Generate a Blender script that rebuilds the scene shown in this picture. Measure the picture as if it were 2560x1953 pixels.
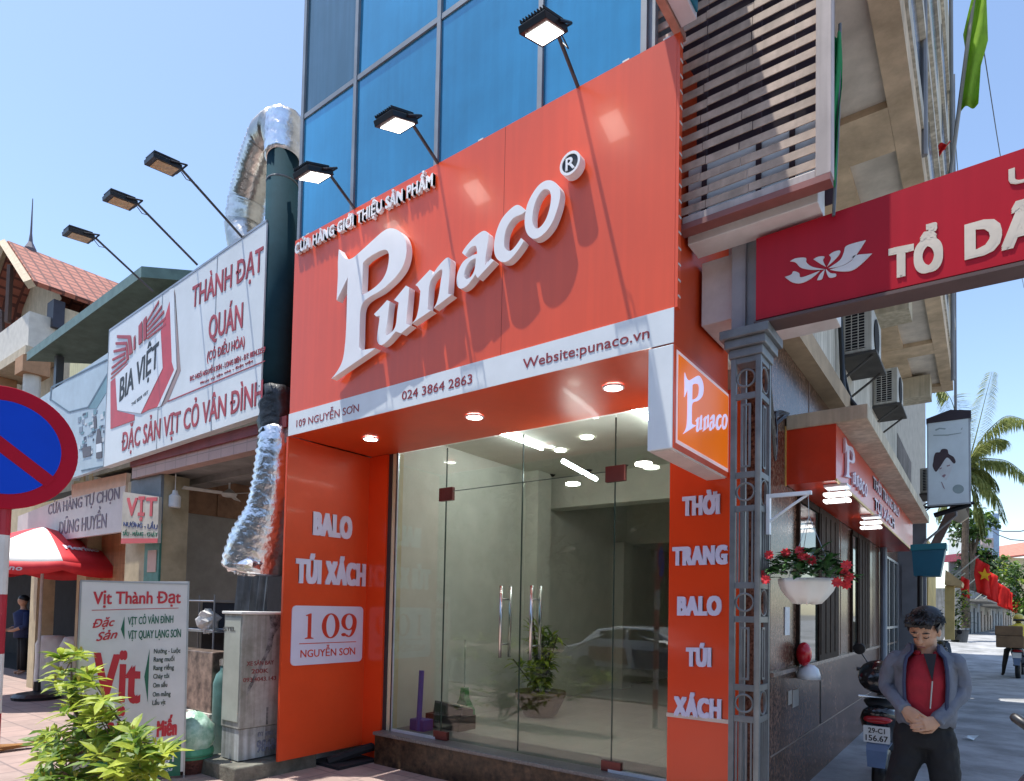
import bpy, math, random
from mathutils import Vector, Matrix
random.seed(11)
for o in list(bpy.data.objects): bpy.data.objects.remove(o)
sc = bpy.context.scene
COL = sc.collection
R = math.radians

# ---------------------------------------------------------------- camera, sky, sun, exposure
CAMH = 1.6
YAW, PIT, ROL, FPX, PY0, PX0 = R(36.5777), R(2.0834), R(1.1443), 1593.8, 1463.5, 1280.0
_r = Vector((math.cos(YAW), math.sin(YAW), 0)); _d0 = Vector((-math.sin(YAW), math.cos(YAW), 0)); _u = Vector((0, 0, 1))
CD = _d0 * math.cos(PIT) + _u * math.sin(PIT); _u2 = _u * math.cos(PIT) - _d0 * math.sin(PIT)
CR = _r * math.cos(ROL) + _u2 * math.sin(ROL); CU = _u2 * math.cos(ROL) - _r * math.sin(ROL)
cam = bpy.data.cameras.new('camera'); camo = bpy.data.objects.new('camera', cam); COL.objects.link(camo)
cam.sensor_width = 36; cam.lens = 36 * FPX / 2560; cam.shift_y = (PY0 - 976.5) / 2560
cam.clip_start = 0.05; cam.clip_end = 3000
M = Matrix((CR, CU, -CD)).transposed().to_4x4(); M.translation = (0, 0, CAMH); camo.matrix_world = M
sc.camera = camo

SUNV = Vector((-0.208, -0.17, 1)).normalized()           # towards the sun
w = bpy.data.worlds.new('World'); sc.world = w; w.use_nodes = True
nt = w.node_tree; bg = nt.nodes['Background']; sky = nt.nodes.new('ShaderNodeTexSky'); sky.sky_type = 'NISHITA'
sky.sun_disc = False; sky.sun_elevation = math.asin(SUNV.z); sky.sun_rotation = math.atan2(SUNV.x, SUNV.y)
sky.air_density = 1.0; sky.dust_density = 0.6; sky.ozone_density = 0.4; sky.altitude = 0
nt.links.new(sky.outputs[0], bg.inputs[0]); bg.inputs[1].default_value = 0.15
sl = bpy.data.lights.new('sun', 'SUN'); sl.energy = 3.8; sl.angle = R(0.5); sl.color = (1, .95, .87)
slo = bpy.data.objects.new('sun', sl); COL.objects.link(slo); slo.rotation_euler = SUNV.to_track_quat('Z', 'Y').to_euler(); slo.location = (0, 0, 30)
sc.view_settings.view_transform = 'Standard'; sc.view_settings.look = 'None'; sc.view_settings.gamma = 1; sc.view_settings.exposure = 0.88
sc.render.engine = 'CYCLES'
sc.cycles.max_bounces = 8; sc.cycles.transparent_max_bounces = 12; sc.cycles.use_denoising = True
sc.cycles.caustics_reflective = False; sc.cycles.caustics_refractive = False; sc.cycles.sample_clamp_indirect = 6

# ---------------------------------------------------------------- survey helpers (photo measurement on a known plane -> metres)
def ray(x, y): return CD + CR * ((x - PX0) / FPX) - CU * ((y - PY0) / FPX)
def at(x, y, ax, v):
    D = ray(x, y); i = 'XYZ'.index(ax); o = Vector((0, 0, CAMH)); return o + D * ((v - o[i]) / D[i])
def onpl(x, y, p, n):
    D = ray(x, y); o = Vector((0, 0, CAMH)); p = Vector(p); n = Vector(n); return o + D * ((p - o).dot(n) / D.dot(n))
def dep(x, y, z): return Vector((0, 0, CAMH)) + ray(x, y) * z
def zm(s, ox, oy): return lambda x, y: (ox + x / s, oy + y / s)

class Fr:                                                   # drawing frame on a plane: u along, v up, w out
    def __init__(s, o, u, v=(0, 0, 1)):
        s.o = Vector(o); s.u = Vector(u).normalized(); s.v = Vector(v).normalized(); s.w = s.u.cross(s.v)
    def p(s, u, v, w=0): return s.o + s.u * u + s.v * v + s.w * w
    def uv(s, x, y):
        q = onpl(x, y, s.o, s.w) - s.o; return q.dot(s.u), q.dot(s.v)
def FY(y): return Fr((0, y, 0), (1, 0, 0))                  # plane facing the street
def FX(x): return Fr((x, 0, 0), (0, 1, 0))                  # plane facing the alley

# ---------------------------------------------------------------- materials
MATS = {}
def mat(name, col, rough=.6, metal=0, var=.12, vs=4, bump=0, bs=40, spec=.5, streak=0, coat=0, emit=None, es=0, col2=None, dirt=0, trans=0):
    if name in MATS: return MATS[name]
    m = bpy.data.materials.new(name); MATS[name] = m; m.use_nodes = True; t = m.node_tree; b = t.nodes['Principled BSDF']
    L = t.links.new; N = t.nodes.new
    b.inputs['Roughness'].default_value = rough; b.inputs['Metallic'].default_value = metal
    b.inputs['Specular IOR Level'].default_value = spec; b.inputs['Coat Weight'].default_value = coat; b.inputs['Coat Roughness'].default_value = .06
    if trans: b.inputs['Transmission Weight'].default_value = trans
    tc = N('ShaderNodeTexCoord')
    c = tuple(col) + (1,)
    if var or col2:
        n = N('ShaderNodeTexNoise'); n.inputs['Scale'].default_value = vs; n.inputs['Detail'].default_value = 6; n.inputs['Roughness'].default_value = .6
        L(tc.outputs['Object'], n.inputs['Vector'])
        r = N('ShaderNodeValToRGB'); r.color_ramp.elements[0].position = .35; r.color_ramp.elements[1].position = .68
        lo = tuple(max(0, a * (1 - var)) for a in col); hi = col2 if col2 else tuple(min(1, a * (1 + var)) for a in col)
        r.color_ramp.elements[0].color = lo + (1,); r.color_ramp.elements[1].color = tuple(hi) + (1,)
        L(n.outputs[0], r.inputs[0]); out = r.outputs[0]
        if streak:
            mp = N('ShaderNodeMapping'); mp.inputs['Scale'].default_value = (7, 7, .35); L(tc.outputs['Object'], mp.inputs[0])
            n2 = N('ShaderNodeTexNoise'); n2.inputs['Scale'].default_value = 2.2; n2.inputs['Detail'].default_value = 5; L(mp.outputs[0], n2.inputs['Vector'])
            r2 = N('ShaderNodeValToRGB'); r2.color_ramp.elements[0].position = .42; r2.color_ramp.elements[1].position = .62
            r2.color_ramp.elements[0].color = (1 - streak, 1 - streak * 1.02, 1 - streak * 1.1, 1); r2.color_ramp.elements[1].color = (1, 1, 1, 1)
            L(n2.outputs[0], r2.inputs[0])
            mx = N('ShaderNodeMix'); mx.data_type = 'RGBA'; mx.blend_type = 'MULTIPLY'; mx.inputs[0].default_value = 1
            L(out, mx.inputs[6]); L(r2.outputs[0], mx.inputs[7]); out = mx.outputs[2]
        if dirt:
            n3 = N('ShaderNodeTexNoise'); n3.inputs['Scale'].default_value = 1.3; n3.inputs['Detail'].default_value = 9; n3.inputs['Roughness'].default_value = .7; L(tc.outputs['Object'], n3.inputs['Vector'])
            r3 = N('ShaderNodeValToRGB'); r3.color_ramp.elements[0].position = .38; r3.color_ramp.elements[1].position = .58
            r3.color_ramp.elements[0].color = (1 - dirt, 1 - dirt, 1 - dirt * 1.1, 1); r3.color_ramp.elements[1].color = (1, 1, 1, 1); L(n3.outputs[0], r3.inputs[0])
            mx = N('ShaderNodeMix'); mx.data_type = 'RGBA'; mx.blend_type = 'MULTIPLY'; mx.inputs[0].default_value = 1
            L(out, mx.inputs[6]); L(r3.outputs[0], mx.inputs[7]); out = mx.outputs[2]
        L(out, b.inputs['Base Color'])
    else: b.inputs['Base Color'].default_value = c
    if bump:
        n4 = N('ShaderNodeTexNoise'); n4.inputs['Scale'].default_value = bs; n4.inputs['Detail'].default_value = 4; L(tc.outputs['Object'], n4.inputs['Vector'])
        bp = N('ShaderNodeBump'); bp.inputs['Strength'].default_value = bump; bp.inputs['Distance'].default_value = .02; L(n4.outputs[0], bp.inputs['Height']); L(bp.outputs[0], b.inputs['Normal'])
    if emit:
        b.inputs['Emission Color'].default_value = tuple(emit) + (1,); b.inputs['Emission Strength'].default_value = es
    return m
def glassmat(name, tint, ior=1.5, rough=0.0, gain=1.0):
    m = bpy.data.materials.new(name); MATS[name] = m; m.use_nodes = True; t = m.node_tree; t.nodes.clear(); N = t.nodes.new; L = t.links.new
    o = N('ShaderNodeOutputMaterial'); mx = N('ShaderNodeMixShader'); tr = N('ShaderNodeBsdfTransparent'); gl = N('ShaderNodeBsdfGlossy'); lw = N('ShaderNodeLayerWeight'); lw.inputs[0].default_value = .5; pw = N('ShaderNodeMath'); pw.operation = 'POWER'; pw.inputs[1].default_value = 5; L(lw.outputs['Facing'], pw.inputs[0]); fr = N('ShaderNodeMath'); fr.operation = 'MULTIPLY_ADD'; fr.inputs[1].default_value = .957; fr.inputs[2].default_value = .043; L(pw.outputs[0], fr.inputs[0])
    tr.inputs[0].default_value = tuple(tint) + (1,); gl.inputs['Roughness'].default_value = rough
    mt = N('ShaderNodeMath'); mt.operation = 'MULTIPLY'; mt.inputs[1].default_value = gain; mt.use_clamp = True; L(fr.outputs[0], mt.inputs[0])
    L(mt.outputs[0], mx.inputs[0]); L(tr.outputs[0], mx.inputs[1]); L(gl.outputs[0], mx.inputs[2]); L(mx.outputs[0], o.inputs[0]); return m
def tilemat(name, c1, c2, cm, bw, bh, mortar=.012, rough=.7, off=0, bump=.2, swap=False, var=.25, rot=0):
    m = mat(name, c1, rough, var=0); t = m.node_tree; b = t.nodes['Principled BSDF']; N = t.nodes.new; L = t.links.new
    tc = [n for n in t.nodes if n.type == 'TEX_COORD'][0]; mp = N('ShaderNodeMapping'); L(tc.outputs['Object'], mp.inputs[0])
    if rot: mp.inputs['Rotation'].default_value = rot
    br = N('ShaderNodeTexBrick'); br.inputs['Scale'].default_value = 1; br.inputs['Color1'].default_value = c1 + (1,); br.inputs['Color2'].default_value = c2 + (1,); br.inputs['Mortar'].default_value = cm + (1,)
    br.inputs['Mortar Size'].default_value = mortar; br.inputs['Brick Width'].default_value = bw; br.inputs['Row Height'].default_value = bh; br.offset = off; L(mp.outputs[0], br.inputs['Vector'])
    n = N('ShaderNodeTexNoise'); n.inputs['Scale'].default_value = 2.5; n.inputs['Detail'].default_value = 8; n.inputs['Roughness'].default_value = .7; L(tc.outputs['Object'], n.inputs['Vector'])
    r = N('ShaderNodeValToRGB'); r.color_ramp.elements[0].position = .3; r.color_ramp.elements[1].position = .7; v = 1 - var
    r.color_ramp.elements[0].color = (v, v, v, 1); r.color_ramp.elements[1].color = (1, 1, 1, 1); L(n.outputs[0], r.inputs[0])
    mx = N('ShaderNodeMix'); mx.data_type = 'RGBA'; mx.blend_type = 'MULTIPLY'; mx.inputs[0].default_value = 1; L(br.outputs[0], mx.inputs[6]); L(r.outputs[0], mx.inputs[7]); L(mx.outputs[2], b.inputs['Base Color'])
    bp = N('ShaderNodeBump'); bp.inputs['Strength'].default_value = bump; bp.inputs['Distance'].default_value = .01; bp.invert = True; L(br.outputs['Fac'], bp.inputs['Height']); L(bp.outputs[0], b.inputs['Normal'])
    return m

# ---------------------------------------------------------------- mesh builder
class MB:
    def __init__(s): s.v = []; s.f = []; s.m = []
    def add(s, vs, fs, mi=0):
        k = len(s.v); s.v += [tuple(a) for a in vs]; s.f += [tuple(i + k for i in f) for f in fs]; s.m += [mi] * len(fs); return s
    def box(s, x0, x1, y0, y1, z0, z1, mi=0):
        return s.add([(x, y, z) for z in (z0, z1) for x, y in ((x0, y0), (x1, y0), (x1, y1), (x0, y1))], [(0, 3, 2, 1), (4, 5, 6, 7), (0, 1, 5, 4), (1, 2, 6, 5), (2, 3, 7, 6), (3, 0, 4, 7)], mi)
    def fbox(s, F, u0, u1, v0, v1, w0, w1, mi=0):          # box in a frame
        P = [F.p(u, v, w_) for w_ in (w0, w1) for u, v in ((u0, v0), (u1, v0), (u1, v1), (u0, v1))]
        return s.add(P, [(0, 3, 2, 1), (4, 5, 6, 7), (0, 1, 5, 4), (1, 2, 6, 5), (2, 3, 7, 6), (3, 0, 4, 7)], mi)
    def prism(s, F, poly, w0, w1, mi=0):
        n = len(poly); P = [F.p(u, v, w0) for u, v in poly] + [F.p(u, v, w1) for u, v in poly]
        a = sum(poly[i][0] * poly[(i + 1) % n][1] - poly[(i + 1) % n][0] * poly[i][1] for i in range(n))
        fs = [tuple(range(n))[::-1], tuple(range(n, 2 * n))] + [(i, (i + 1) % n, n + (i + 1) % n, n + i) for i in range(n)]
        if a < 0: fs = [f[::-1] for f in fs]
        return s.add(P, fs, mi)
    def loft(s, rings, mi=0, cap=True, closed=True):
        n = len(rings[0]); vs = [p for r_ in rings for p in r_]; fs = []
        for i in range(len(rings) - 1):
            for j in range(n if closed else n - 1):
                a = i * n + j; b = i * n + (j + 1) % n; fs.append((a, b, b + n, a + n))
        if cap and closed: fs.append(tuple(range(n))[::-1]); fs.append(tuple(range((len(rings) - 1) * n, len(rings) * n)))
        return s.add(vs, fs, mi)
    def tube(s, pts, r, n=8, mi=0, cap=True, flat=1.0):
        pts = [Vector(p) for p in pts]; rs = r if isinstance(r, (list, tuple)) else [r] * len(pts); rings = []; prev = None
        for i, p in enumerate(pts):
            t = (pts[min(i + 1, len(pts) - 1)] - pts[max(i - 1, 0)]).normalized()
            if prev is None: a = Vector((0, 0, 1)) if abs(t.z) < .9 else Vector((1, 0, 0)); prev = t.cross(a).normalized()
            prev = (prev - t * prev.dot(t)).normalized(); q = t.cross(prev)
            rings.append([p + (prev * math.cos(2 * math.pi * k / n) + q * math.sin(2 * math.pi * k / n) * flat) * rs[i] for k in range(n)])
        return s.loft(rings, mi, cap)
    def lathe(s, prof, c=(0, 0, 0), n=24, mi=0, axis=None, cap=True):
        c = Vector(c)
        if axis is None: X, Y, Z = Vector((1, 0, 0)), Vector((0, 1, 0)), Vector((0, 0, 1))
        else: Z = Vector(axis).normalized(); X = Z.orthogonal().normalized(); Y = Z.cross(X)
        return s.loft([[c + (X * math.cos(2 * math.pi * k / n) + Y * math.sin(2 * math.pi * k / n)) * max(r_, 1e-4) + Z * z for k in range(n)] for r_, z in prof], mi, cap)
    def ball(s, c, rx, ry=None, rz=None, n=14, m=9, mi=0):
        ry = ry or rx; rz = rz or rx; c = Vector(c)
        return s.loft([[c + Vector((rx * math.sin(a) * math.cos(2 * math.pi * k / n), ry * math.sin(a) * math.sin(2 * math.pi * k / n), -rz * math.cos(a))) for k in range(n)] for a in [max(.02, min(math.pi - .02, math.pi * i / m)) for i in range(m + 1)]], mi)
    def leaf(s, p, d, up, L_, W, mi=0, fold=.25, droop=.25):
        d = Vector(d).normalized(); sd = d.cross(Vector(up))
        if sd.length < .01: sd = d.orthogonal()
        sd.normalize(); nn = sd.cross(d); p = Vector(p)
        q = lambda t, a: p + d * (L_ * t) + sd * (W * a) + nn * (abs(a) * fold * W - droop * L_ * t * t)
        return s.add([q(0, 0), q(.3, .42), q(.65, .4), q(1, 0), q(.65, -.4), q(.3, -.42), q(.35, 0), q(.68, 0)], [(0, 1, 6), (1, 2, 7, 6), (2, 3, 7), (3, 4, 7), (4, 5, 6, 7), (5, 0, 6)], mi)
    def build(s, name, mats, parent=None, smooth=False, bevel=0, sub=0, solid=0, seg=2, remesh=0, sm=0, fold=0, fs=.07):
        me = bpy.data.meshes.new(name); vs = s.v; off = Vector((0, 0, 0))
        if parent is None and vs:
            xs = [a[0] for a in vs]; ys = [a[1] for a in vs]; zs = [a[2] for a in vs]
            off = Vector(((min(xs) + max(xs)) / 2, (min(ys) + max(ys)) / 2, min(zs)))
        elif parent is not None: off = Vector(WL[parent.name])
        me.from_pydata([tuple(Vector(a) - off) for a in vs], [], s.f); me.validate(); me.update()
        if not isinstance(mats, (list, tuple)): mats = [mats]
        for m in mats: me.materials.append(m)
        if len(me.polygons) == len(s.m): me.polygons.foreach_set('material_index', s.m)
        if smooth: me.polygons.foreach_set('use_smooth', [True] * len(me.polygons))
        o = bpy.data.objects.new(name, me); COL.objects.link(o); WL[o.name] = tuple(off)
        if parent is None: o.location = off
        else: o.parent = parent
        if remesh:
            md = o.modifiers.new('remesh', 'REMESH'); md.mode = 'VOXEL'; md.voxel_size = remesh; md.use_smooth_shade = True
            if sm: k = o.modifiers.new('smooth', 'SMOOTH'); k.iterations = sm; k.factor = .5
        if solid: md = o.modifiers.new('solid', 'SOLIDIFY'); md.thickness = solid; md.offset = 0
        if bevel: md = o.modifiers.new('bevel', 'BEVEL'); md.width = bevel; md.segments = seg; md.limit_method = 'ANGLE'; md.angle_limit = R(35); md.harden_normals = False
        if fold:
            if sub: md = o.modifiers.new('sub0', 'SUBSURF'); md.levels = md.render_levels = 2; sub = 0
            tx = bpy.data.textures.get('folds%g' % fs) or bpy.data.textures.new('folds%g' % fs, 'CLOUDS'); tx.noise_scale = fs; tx.noise_depth = 2
            md = o.modifiers.new('folds', 'DISPLACE'); md.texture = tx; md.strength = fold; md.mid_level = .5; md.texture_coords = 'LOCAL'
        if sub: md = o.modifiers.new('sub', 'SUBSURF'); md.levels = sub; md.render_levels = sub
        return o
WL = {}
def thing(name, label, cat, loc=(0, 0, 0), group=None):
    o = bpy.data.objects.new(name, None); COL.objects.link(o); o.location = loc; o.empty_display_size = .2; WL[o.name] = tuple(loc)
    return tag(o, label, cat, group)
def tag(o, label, cat, group=None, kind=None):
    o['label'] = label; o['category'] = cat
    if group: o['group'] = group
    if kind: o['kind'] = kind
    return o
def struct(o, label=None):
    o['kind'] = 'structure'
    return o
def dup(root, loc, label, group=None, rotz=None):
    def cp(o, par):
        c = o.copy(); COL.objects.link(c); c.parent = par; WL[c.name] = WL[o.name]
        for ch in [x for x in bpy.data.objects if x.parent == o and x != c]: cp(ch, c)
        return c
    r = cp(root, None); r.location = loc; WL[r.name] = tuple(loc); r['label'] = label
    if rotz is not None: r.rotation_euler.z = rotz
    if group: r['group'] = group
    return r

# ---------------------------------------------------------------- lettering and outlines
_tc = {}
def glyphs(s, bold=0, shear=0):
    k = (s, bold, shear)
    if k in _tc: return _tc[k]
    cu = bpy.data.curves.new('tmp', 'FONT'); cu.body = s; cu.size = 1; cu.space_character = 1 + bold; cu.shear = shear; cu.extrude = .5; cu.resolution_u = 3
    return _tc.setdefault(k, _ev(cu))
HORN = dict(zip('ƠỜỚỞỠỢƯỪỨỬỮỰơờớởỡợưừứửữự', 'OÒÓỎÕỌUÙÚỦŨỤoòóỏõọuùúủũụ'))
def letters(s, shear=0, sp=0):                                    # horned vowels and barred D put together from simple glyphs
    base = ''.join(HORN.get(c, 'D' if c == 'Đ' else c) for c in s); vs, fs = glyphs(base, sp, shear); vs = list(vs); fs = list(fs)
    def add(poly):
        k = len(vs); n = len(poly); vs.extend([(x + shear * y, y, -.5) for x, y in poly] + [(x + shear * y, y, .5) for x, y in poly])
        fs.extend([tuple(range(k, k + n))[::-1], tuple(range(k + n, k + 2 * n))] + [(k + i, k + (i + 1) % n, k + n + (i + 1) % n, k + n + i) for i in range(n)])
    for i, c in enumerate(s):
        if c == 'Đ' or c in HORN:
            r_ = max(a[0] - shear * a[1] for a in glyphs(base[:i + 1], sp, shear)[0]); g = [a[0] - shear * a[1] for a in glyphs(base[i], 0, shear)[0]]; wd = max(g) - min(g)
            if c == 'Đ': add([(r_ - wd - .08, .31), (r_ - wd + .27, .31), (r_ - wd + .27, .385), (r_ - wd - .08, .385)])
            else:
                h = .682 if c.isupper() else .45; q = .10 if 'O' in base[i] or base[i].upper() in 'OÒÓỎÕỌ' else .0
                add([(r_ - q - .03, h * .86), (r_ + .02, h * .90), (r_ + .065, h * 1.02), (r_ + .06, h * 1.16), (r_ + .0, h * 1.16), (r_ + .005, h * 1.04), (r_ - .02, h * .97), (r_ - q - .03, h * .95)])
    return vs, fs
def _ev(cu):
    o = bpy.data.objects.new('tmp', cu); COL.objects.link(o); dg = bpy.context.evaluated_depsgraph_get()
    me = bpy.data.meshes.new_from_object(o.evaluated_get(dg)); r = ([tuple(v.co) for v in me.vertices], [tuple(p.vertices) for p in me.polygons])
    bpy.data.objects.remove(o); bpy.data.curves.remove(cu); bpy.data.meshes.remove(me); return r
def text(mb, s, F, u0, v0, wd, cap, w0, w1, mi=0, bold=.012, shear=0, skew=0):
    vs, fs = letters(s, shear, round(bold * 1.5, 3) if bold > .04 else 0); x0 = min(a[0] for a in vs); x1 = max(a[0] for a in vs); sx = (wd - 1.6 * bold * cap) / (x1 - x0); sy = (cap - 1.2 * bold * cap) / .682; r_ = bold * cap * .8
    ST = [(0, 0), (-1, -1), (1, -1), (1, 1), (-1, 1), (-1, 0), (1, 0), (0, 1), (0, -1)]
    for k in range((9 if bold > .045 else 5) if bold > .006 else 1):   # heavier weights: the same glyph stepped round a small square
        dx, dy, dw = r_ * ST[k][0], r_ * .75 * ST[k][1], -.00025 * k
        mb.add([F.p(u0 + r_ + dx + (a[0] - x0) * sx, v0 + r_ * .75 + dy + a[1] * sy + skew * (a[0] - x0) * sx, w0 + (a[2] + .5) * (w1 - w0) + dw) for a in vs], fs, mi)
def tpx(mb, s, F, bl, br, tl, w0=0, w1=.004, mi=0, bold=.012, shear=0):
    u0, v0 = F.uv(*bl); u1, v1 = F.uv(*br); ut, vt = F.uv(*tl)
    text(mb, s, F, u0, v0, u1 - u0, vt - v0, w0, w1, mi, bold, shear, (v1 - v0) / (u1 - u0))
def smooth_pts(pts, n=5):
    out = []; N_ = len(pts); P = [Vector((p[0], p[1])) for p in pts]; C_ = [len(p) > 2 for p in pts]
    for i in range(N_):
        p1, p2 = P[i], P[(i + 1) % N_]; p0 = p1 if C_[i] else P[i - 1]; p3 = p2 if C_[(i + 1) % N_] else P[(i + 2) % N_]
        if C_[i] and C_[(i + 1) % N_]: out.append(tuple(p1)); continue
        for k in range(n):
            t = k / n; q = .5 * ((2 * p1) + (p2 - p0) * t + (2 * p0 - 5 * p1 + 4 * p2 - p3) * t * t + (3 * p1 - p0 - 3 * p2 + p3) * t ** 3); out.append(tuple(q))
    return out
def shape(loops):                                           # filled outline with holes, unit thickness
    cu = bpy.data.curves.new('tmp', 'CURVE'); cu.dimensions = '2D'; cu.fill_mode = 'BOTH'; cu.extrude = .5
    for lp in loops:
        sp = cu.splines.new('POLY'); sp.points.add(len(lp) - 1); sp.use_cyclic_u = True
        for i, p in enumerate(lp): sp.points[i].co = (p[0], p[1], 0, 1)
    return _ev(cu)
def putshape(mb, sh, F, w0, w1, fx=lambda u, v: (u, v), mi=0):
    mb.add([F.p(*fx(a[0], a[1]), w0 + (a[2] + .5) * (w1 - w0)) for a in sh[0]], sh[1], mi)
def pxpoly(F, pts): return [F.uv(*p) for p in pts]
def cyl(mb, a, b, r, n=10, mi=0): mb.tube([a, b], r, n, mi)
def sp3(pts, n=5):                                          # smooth path through points
    P = [Vector(p) for p in pts]; out = []
    for i in range(len(P) - 1):
        p0, p1, p2, p3 = P[max(i - 1, 0)], P[i], P[i + 1], P[min(i + 2, len(P) - 1)]
        for k in range(n): t = k / n; out.append(.5 * ((2 * p1) + (p2 - p0) * t + (2 * p0 - 5 * p1 + 4 * p2 - p3) * t * t + (3 * p1 - p0 - 3 * p2 + p3) * t ** 3))
    return out + [P[-1]]
# ---------------------------------------------------------------- common materials
ORANGE = mat('orange_panel', (.66, .068, .016), .42, var=.06, vs=1.5, spec=.35, coat=.04, dirt=.06)
ORANGE2 = mat('orange_panel_glossy', (.74, .06, .012), .2, var=.04, vs=1.2, coat=.3)
WHITE = mat('white_acrylic', (.80, .82, .86), .35, var=.03)
WPAINT = mat('white_paint', (.72, .72, .70), .5, var=.08, vs=5, dirt=.12)
WBAND = mat('white_sheet', (.72, .78, .82), .3, var=.04)
DKRED = mat('dark_red_print', (.28, .03, .04), .5, var=.05)
RED = mat('red_print', (.50, .025, .04), .45, var=.08)
GREENP = mat('green_print', (.015, .13, .075), .5, var=.08)
BLACK = mat('black_plastic', (.012, .012, .014), .4, var=.2)
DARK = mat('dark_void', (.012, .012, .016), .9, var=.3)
STEEL = mat('brushed_steel', (.6, .6, .58), .25, 1, var=.08)
ALU = mat('aluminium_frame', (.38, .40, .42), .4, .7, var=.1)
GREYP = mat('grey_metal_paint', (.165, .175, .185), .45, .2, var=.2, vs=6, dirt=.25)
CREAM = mat('cream_render', (.62, .55, .42), .85, var=.12, vs=2, streak=.25, dirt=.2, bump=.1, bs=60)
CREAMW = mat('pale_render', (.66, .63, .56), .85, var=.1, vs=2, streak=.3, dirt=.15, bump=.08, bs=60)
CONC = mat('concrete', (.27, .26, .25), .9, var=.22, vs=3, dirt=.3, bump=.3, bs=30)
WOODS = mat('weathered_slat', (.30, .19, .15), .7, var=.3, vs=8, streak=.2, dirt=.2)
GRAN = mat('polished_brown_granite', (.13, .066, .046), .22, var=.6, vs=30, col2=(.30, .175, .125), dirt=.4, spec=.18, streak=.2)
GRAND = mat('rough_brown_granite', (.035, .024, .02), .35, var=.6, vs=16, col2=(.14, .085, .05), dirt=.55)
LED = mat('led_lamp', (.9, .9, .9), .4, var=0, emit=(1, .96, .9), es=14)
LEDB = mat('led_tube', (.9, .9, .9), .4, var=0, emit=(.9, .96, 1), es=24)
INNER = mat('white_plaster', (.72, .70, .62), .8, var=.05)

# ---------------------------------------------------------------- the setting
def sstep(a, b, x): t = max(0, min(1, (x - a) / (b - a))); return t * t * (3 - 2 * t)
def gz(x, y):
    z = -.15 * (1 - sstep(-4.6, -1.7, x))
    if x > -2.2: z += .8 * sstep(21, 37, y)
    return z
def sheet(name, xs, ys, m, dz=0, fz=gz):
    b = MB(); n = len(xs)
    b.add([(x, y, fz(x, y) + dz) for y in ys for x in xs], [(j * n + i, j * n + i + 1, (j + 1) * n + i + 1, (j + 1) * n + i) for j in range(len(ys) - 1) for i in range(n - 1)])
    return struct(b.build(name, m, smooth=True))
fr = lambda a, b, n: [a + (b - a) * i / n for i in range(n + 1)]
PAVE = tilemat('pink_paving_tiles', (.42, .30, .265), (.36, .27, .24), (.25, .19, .18), .4, .4, .012, .75, 0, .15, var=.3)
ALLEY = mat('worn_alley_concrete', (.31, .315, .32), .85, var=.18, vs=1.3, col2=(.39, .395, .40), dirt=.22, bump=.25, bs=25)
ASPH = mat('asphalt', (.05, .05, .052), .85, var=.25, vs=6, bump=.4, bs=80)
EARTH = mat('far_ground', (.22, .21, .19), .95, var=.2, vs=.4)
sheet('ground', [-900, -60, 60, 900], [-900, -60, 140, 1500], EARTH, 0, lambda x, y: -.45)
sheet('pavement', fr(-60, -4.8, 24) + fr(-4.6, -1.42, 16), [-1.2, 0, 2, 4, 6, 9], PAVE)
sheet('alley', [-1.42, -1.2, -.8, 0, 2, 5, 9, 16], [-1.2, 0, 2, 4, 8, 14, 20] + fr(21, 37, 16) + [60, 100, 140], ALLEY, .002)
b = MB(); b.box(-60, 16, -1.35, -1.2, -.42, -.10); struct(b.build('kerb', CONC, bevel=.02))
sheet('road', [-60, 0, 60], [-9, -1.35], ASPH, 0, lambda x, y: -.29)
sheet('far_pavement', [-60, 0, 60], [-16, -9], PAVE, 0, lambda x, y: -.15)

# ---------------------------------------------------------------- the shop
XL, XR, YS, YG, Z0, Z1 = -5.78, -1.604, 3.86, 4.95, 3.337, 5.40
shop = thing('shop_building', 'orange fronted handbag shop with glass doors under a blue glass upper floor', 'shop', (-3.7, 5, -.15))
b = MB(); b.box(XL + .02, XR - .02, YS + .012, YG + .05, Z0 + .004, Z1 - .03); b.build('canopy', ORANGE, shop)
b = MB(); b.box(XL - .03, XL, YS - .005, YG + .02, -.005, Z0 - .004)
for z in (1.2, 2.4): pass
b.build('side_panel', ORANGE, shop)
b = MB(); b.box(XL, -5.475, YG - .004, YG + .05, -.13, Z0 - .003); b.build('front_strip', ORANGE2, shop)
b = MB(); b.box(-2.068, -1.575, YG - .02, YG + .3, -.05, Z0 - .003); b.build('column', ORANGE2, shop)
b = MB(); b.box(-2.07, -1.57, YG - .035, YG - .021, .755, .785); b.build('column_ledge', mat('beige_trim', (.6, .5, .42), .6), shop)
b = MB(); b.box(-5.475, -5.42, YG + .02, YG + .08, .2, Z0); b.build('jamb', mat('dark_jamb', (.03, .03, .035), .5), shop)
b = MB(); b.box(-5.42, -5.345, YG + .03, YG + .12, .2, Z0); b.build('door_post', mat('cream_post', (.62, .55, .38), .6, var=.1), shop)
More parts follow.
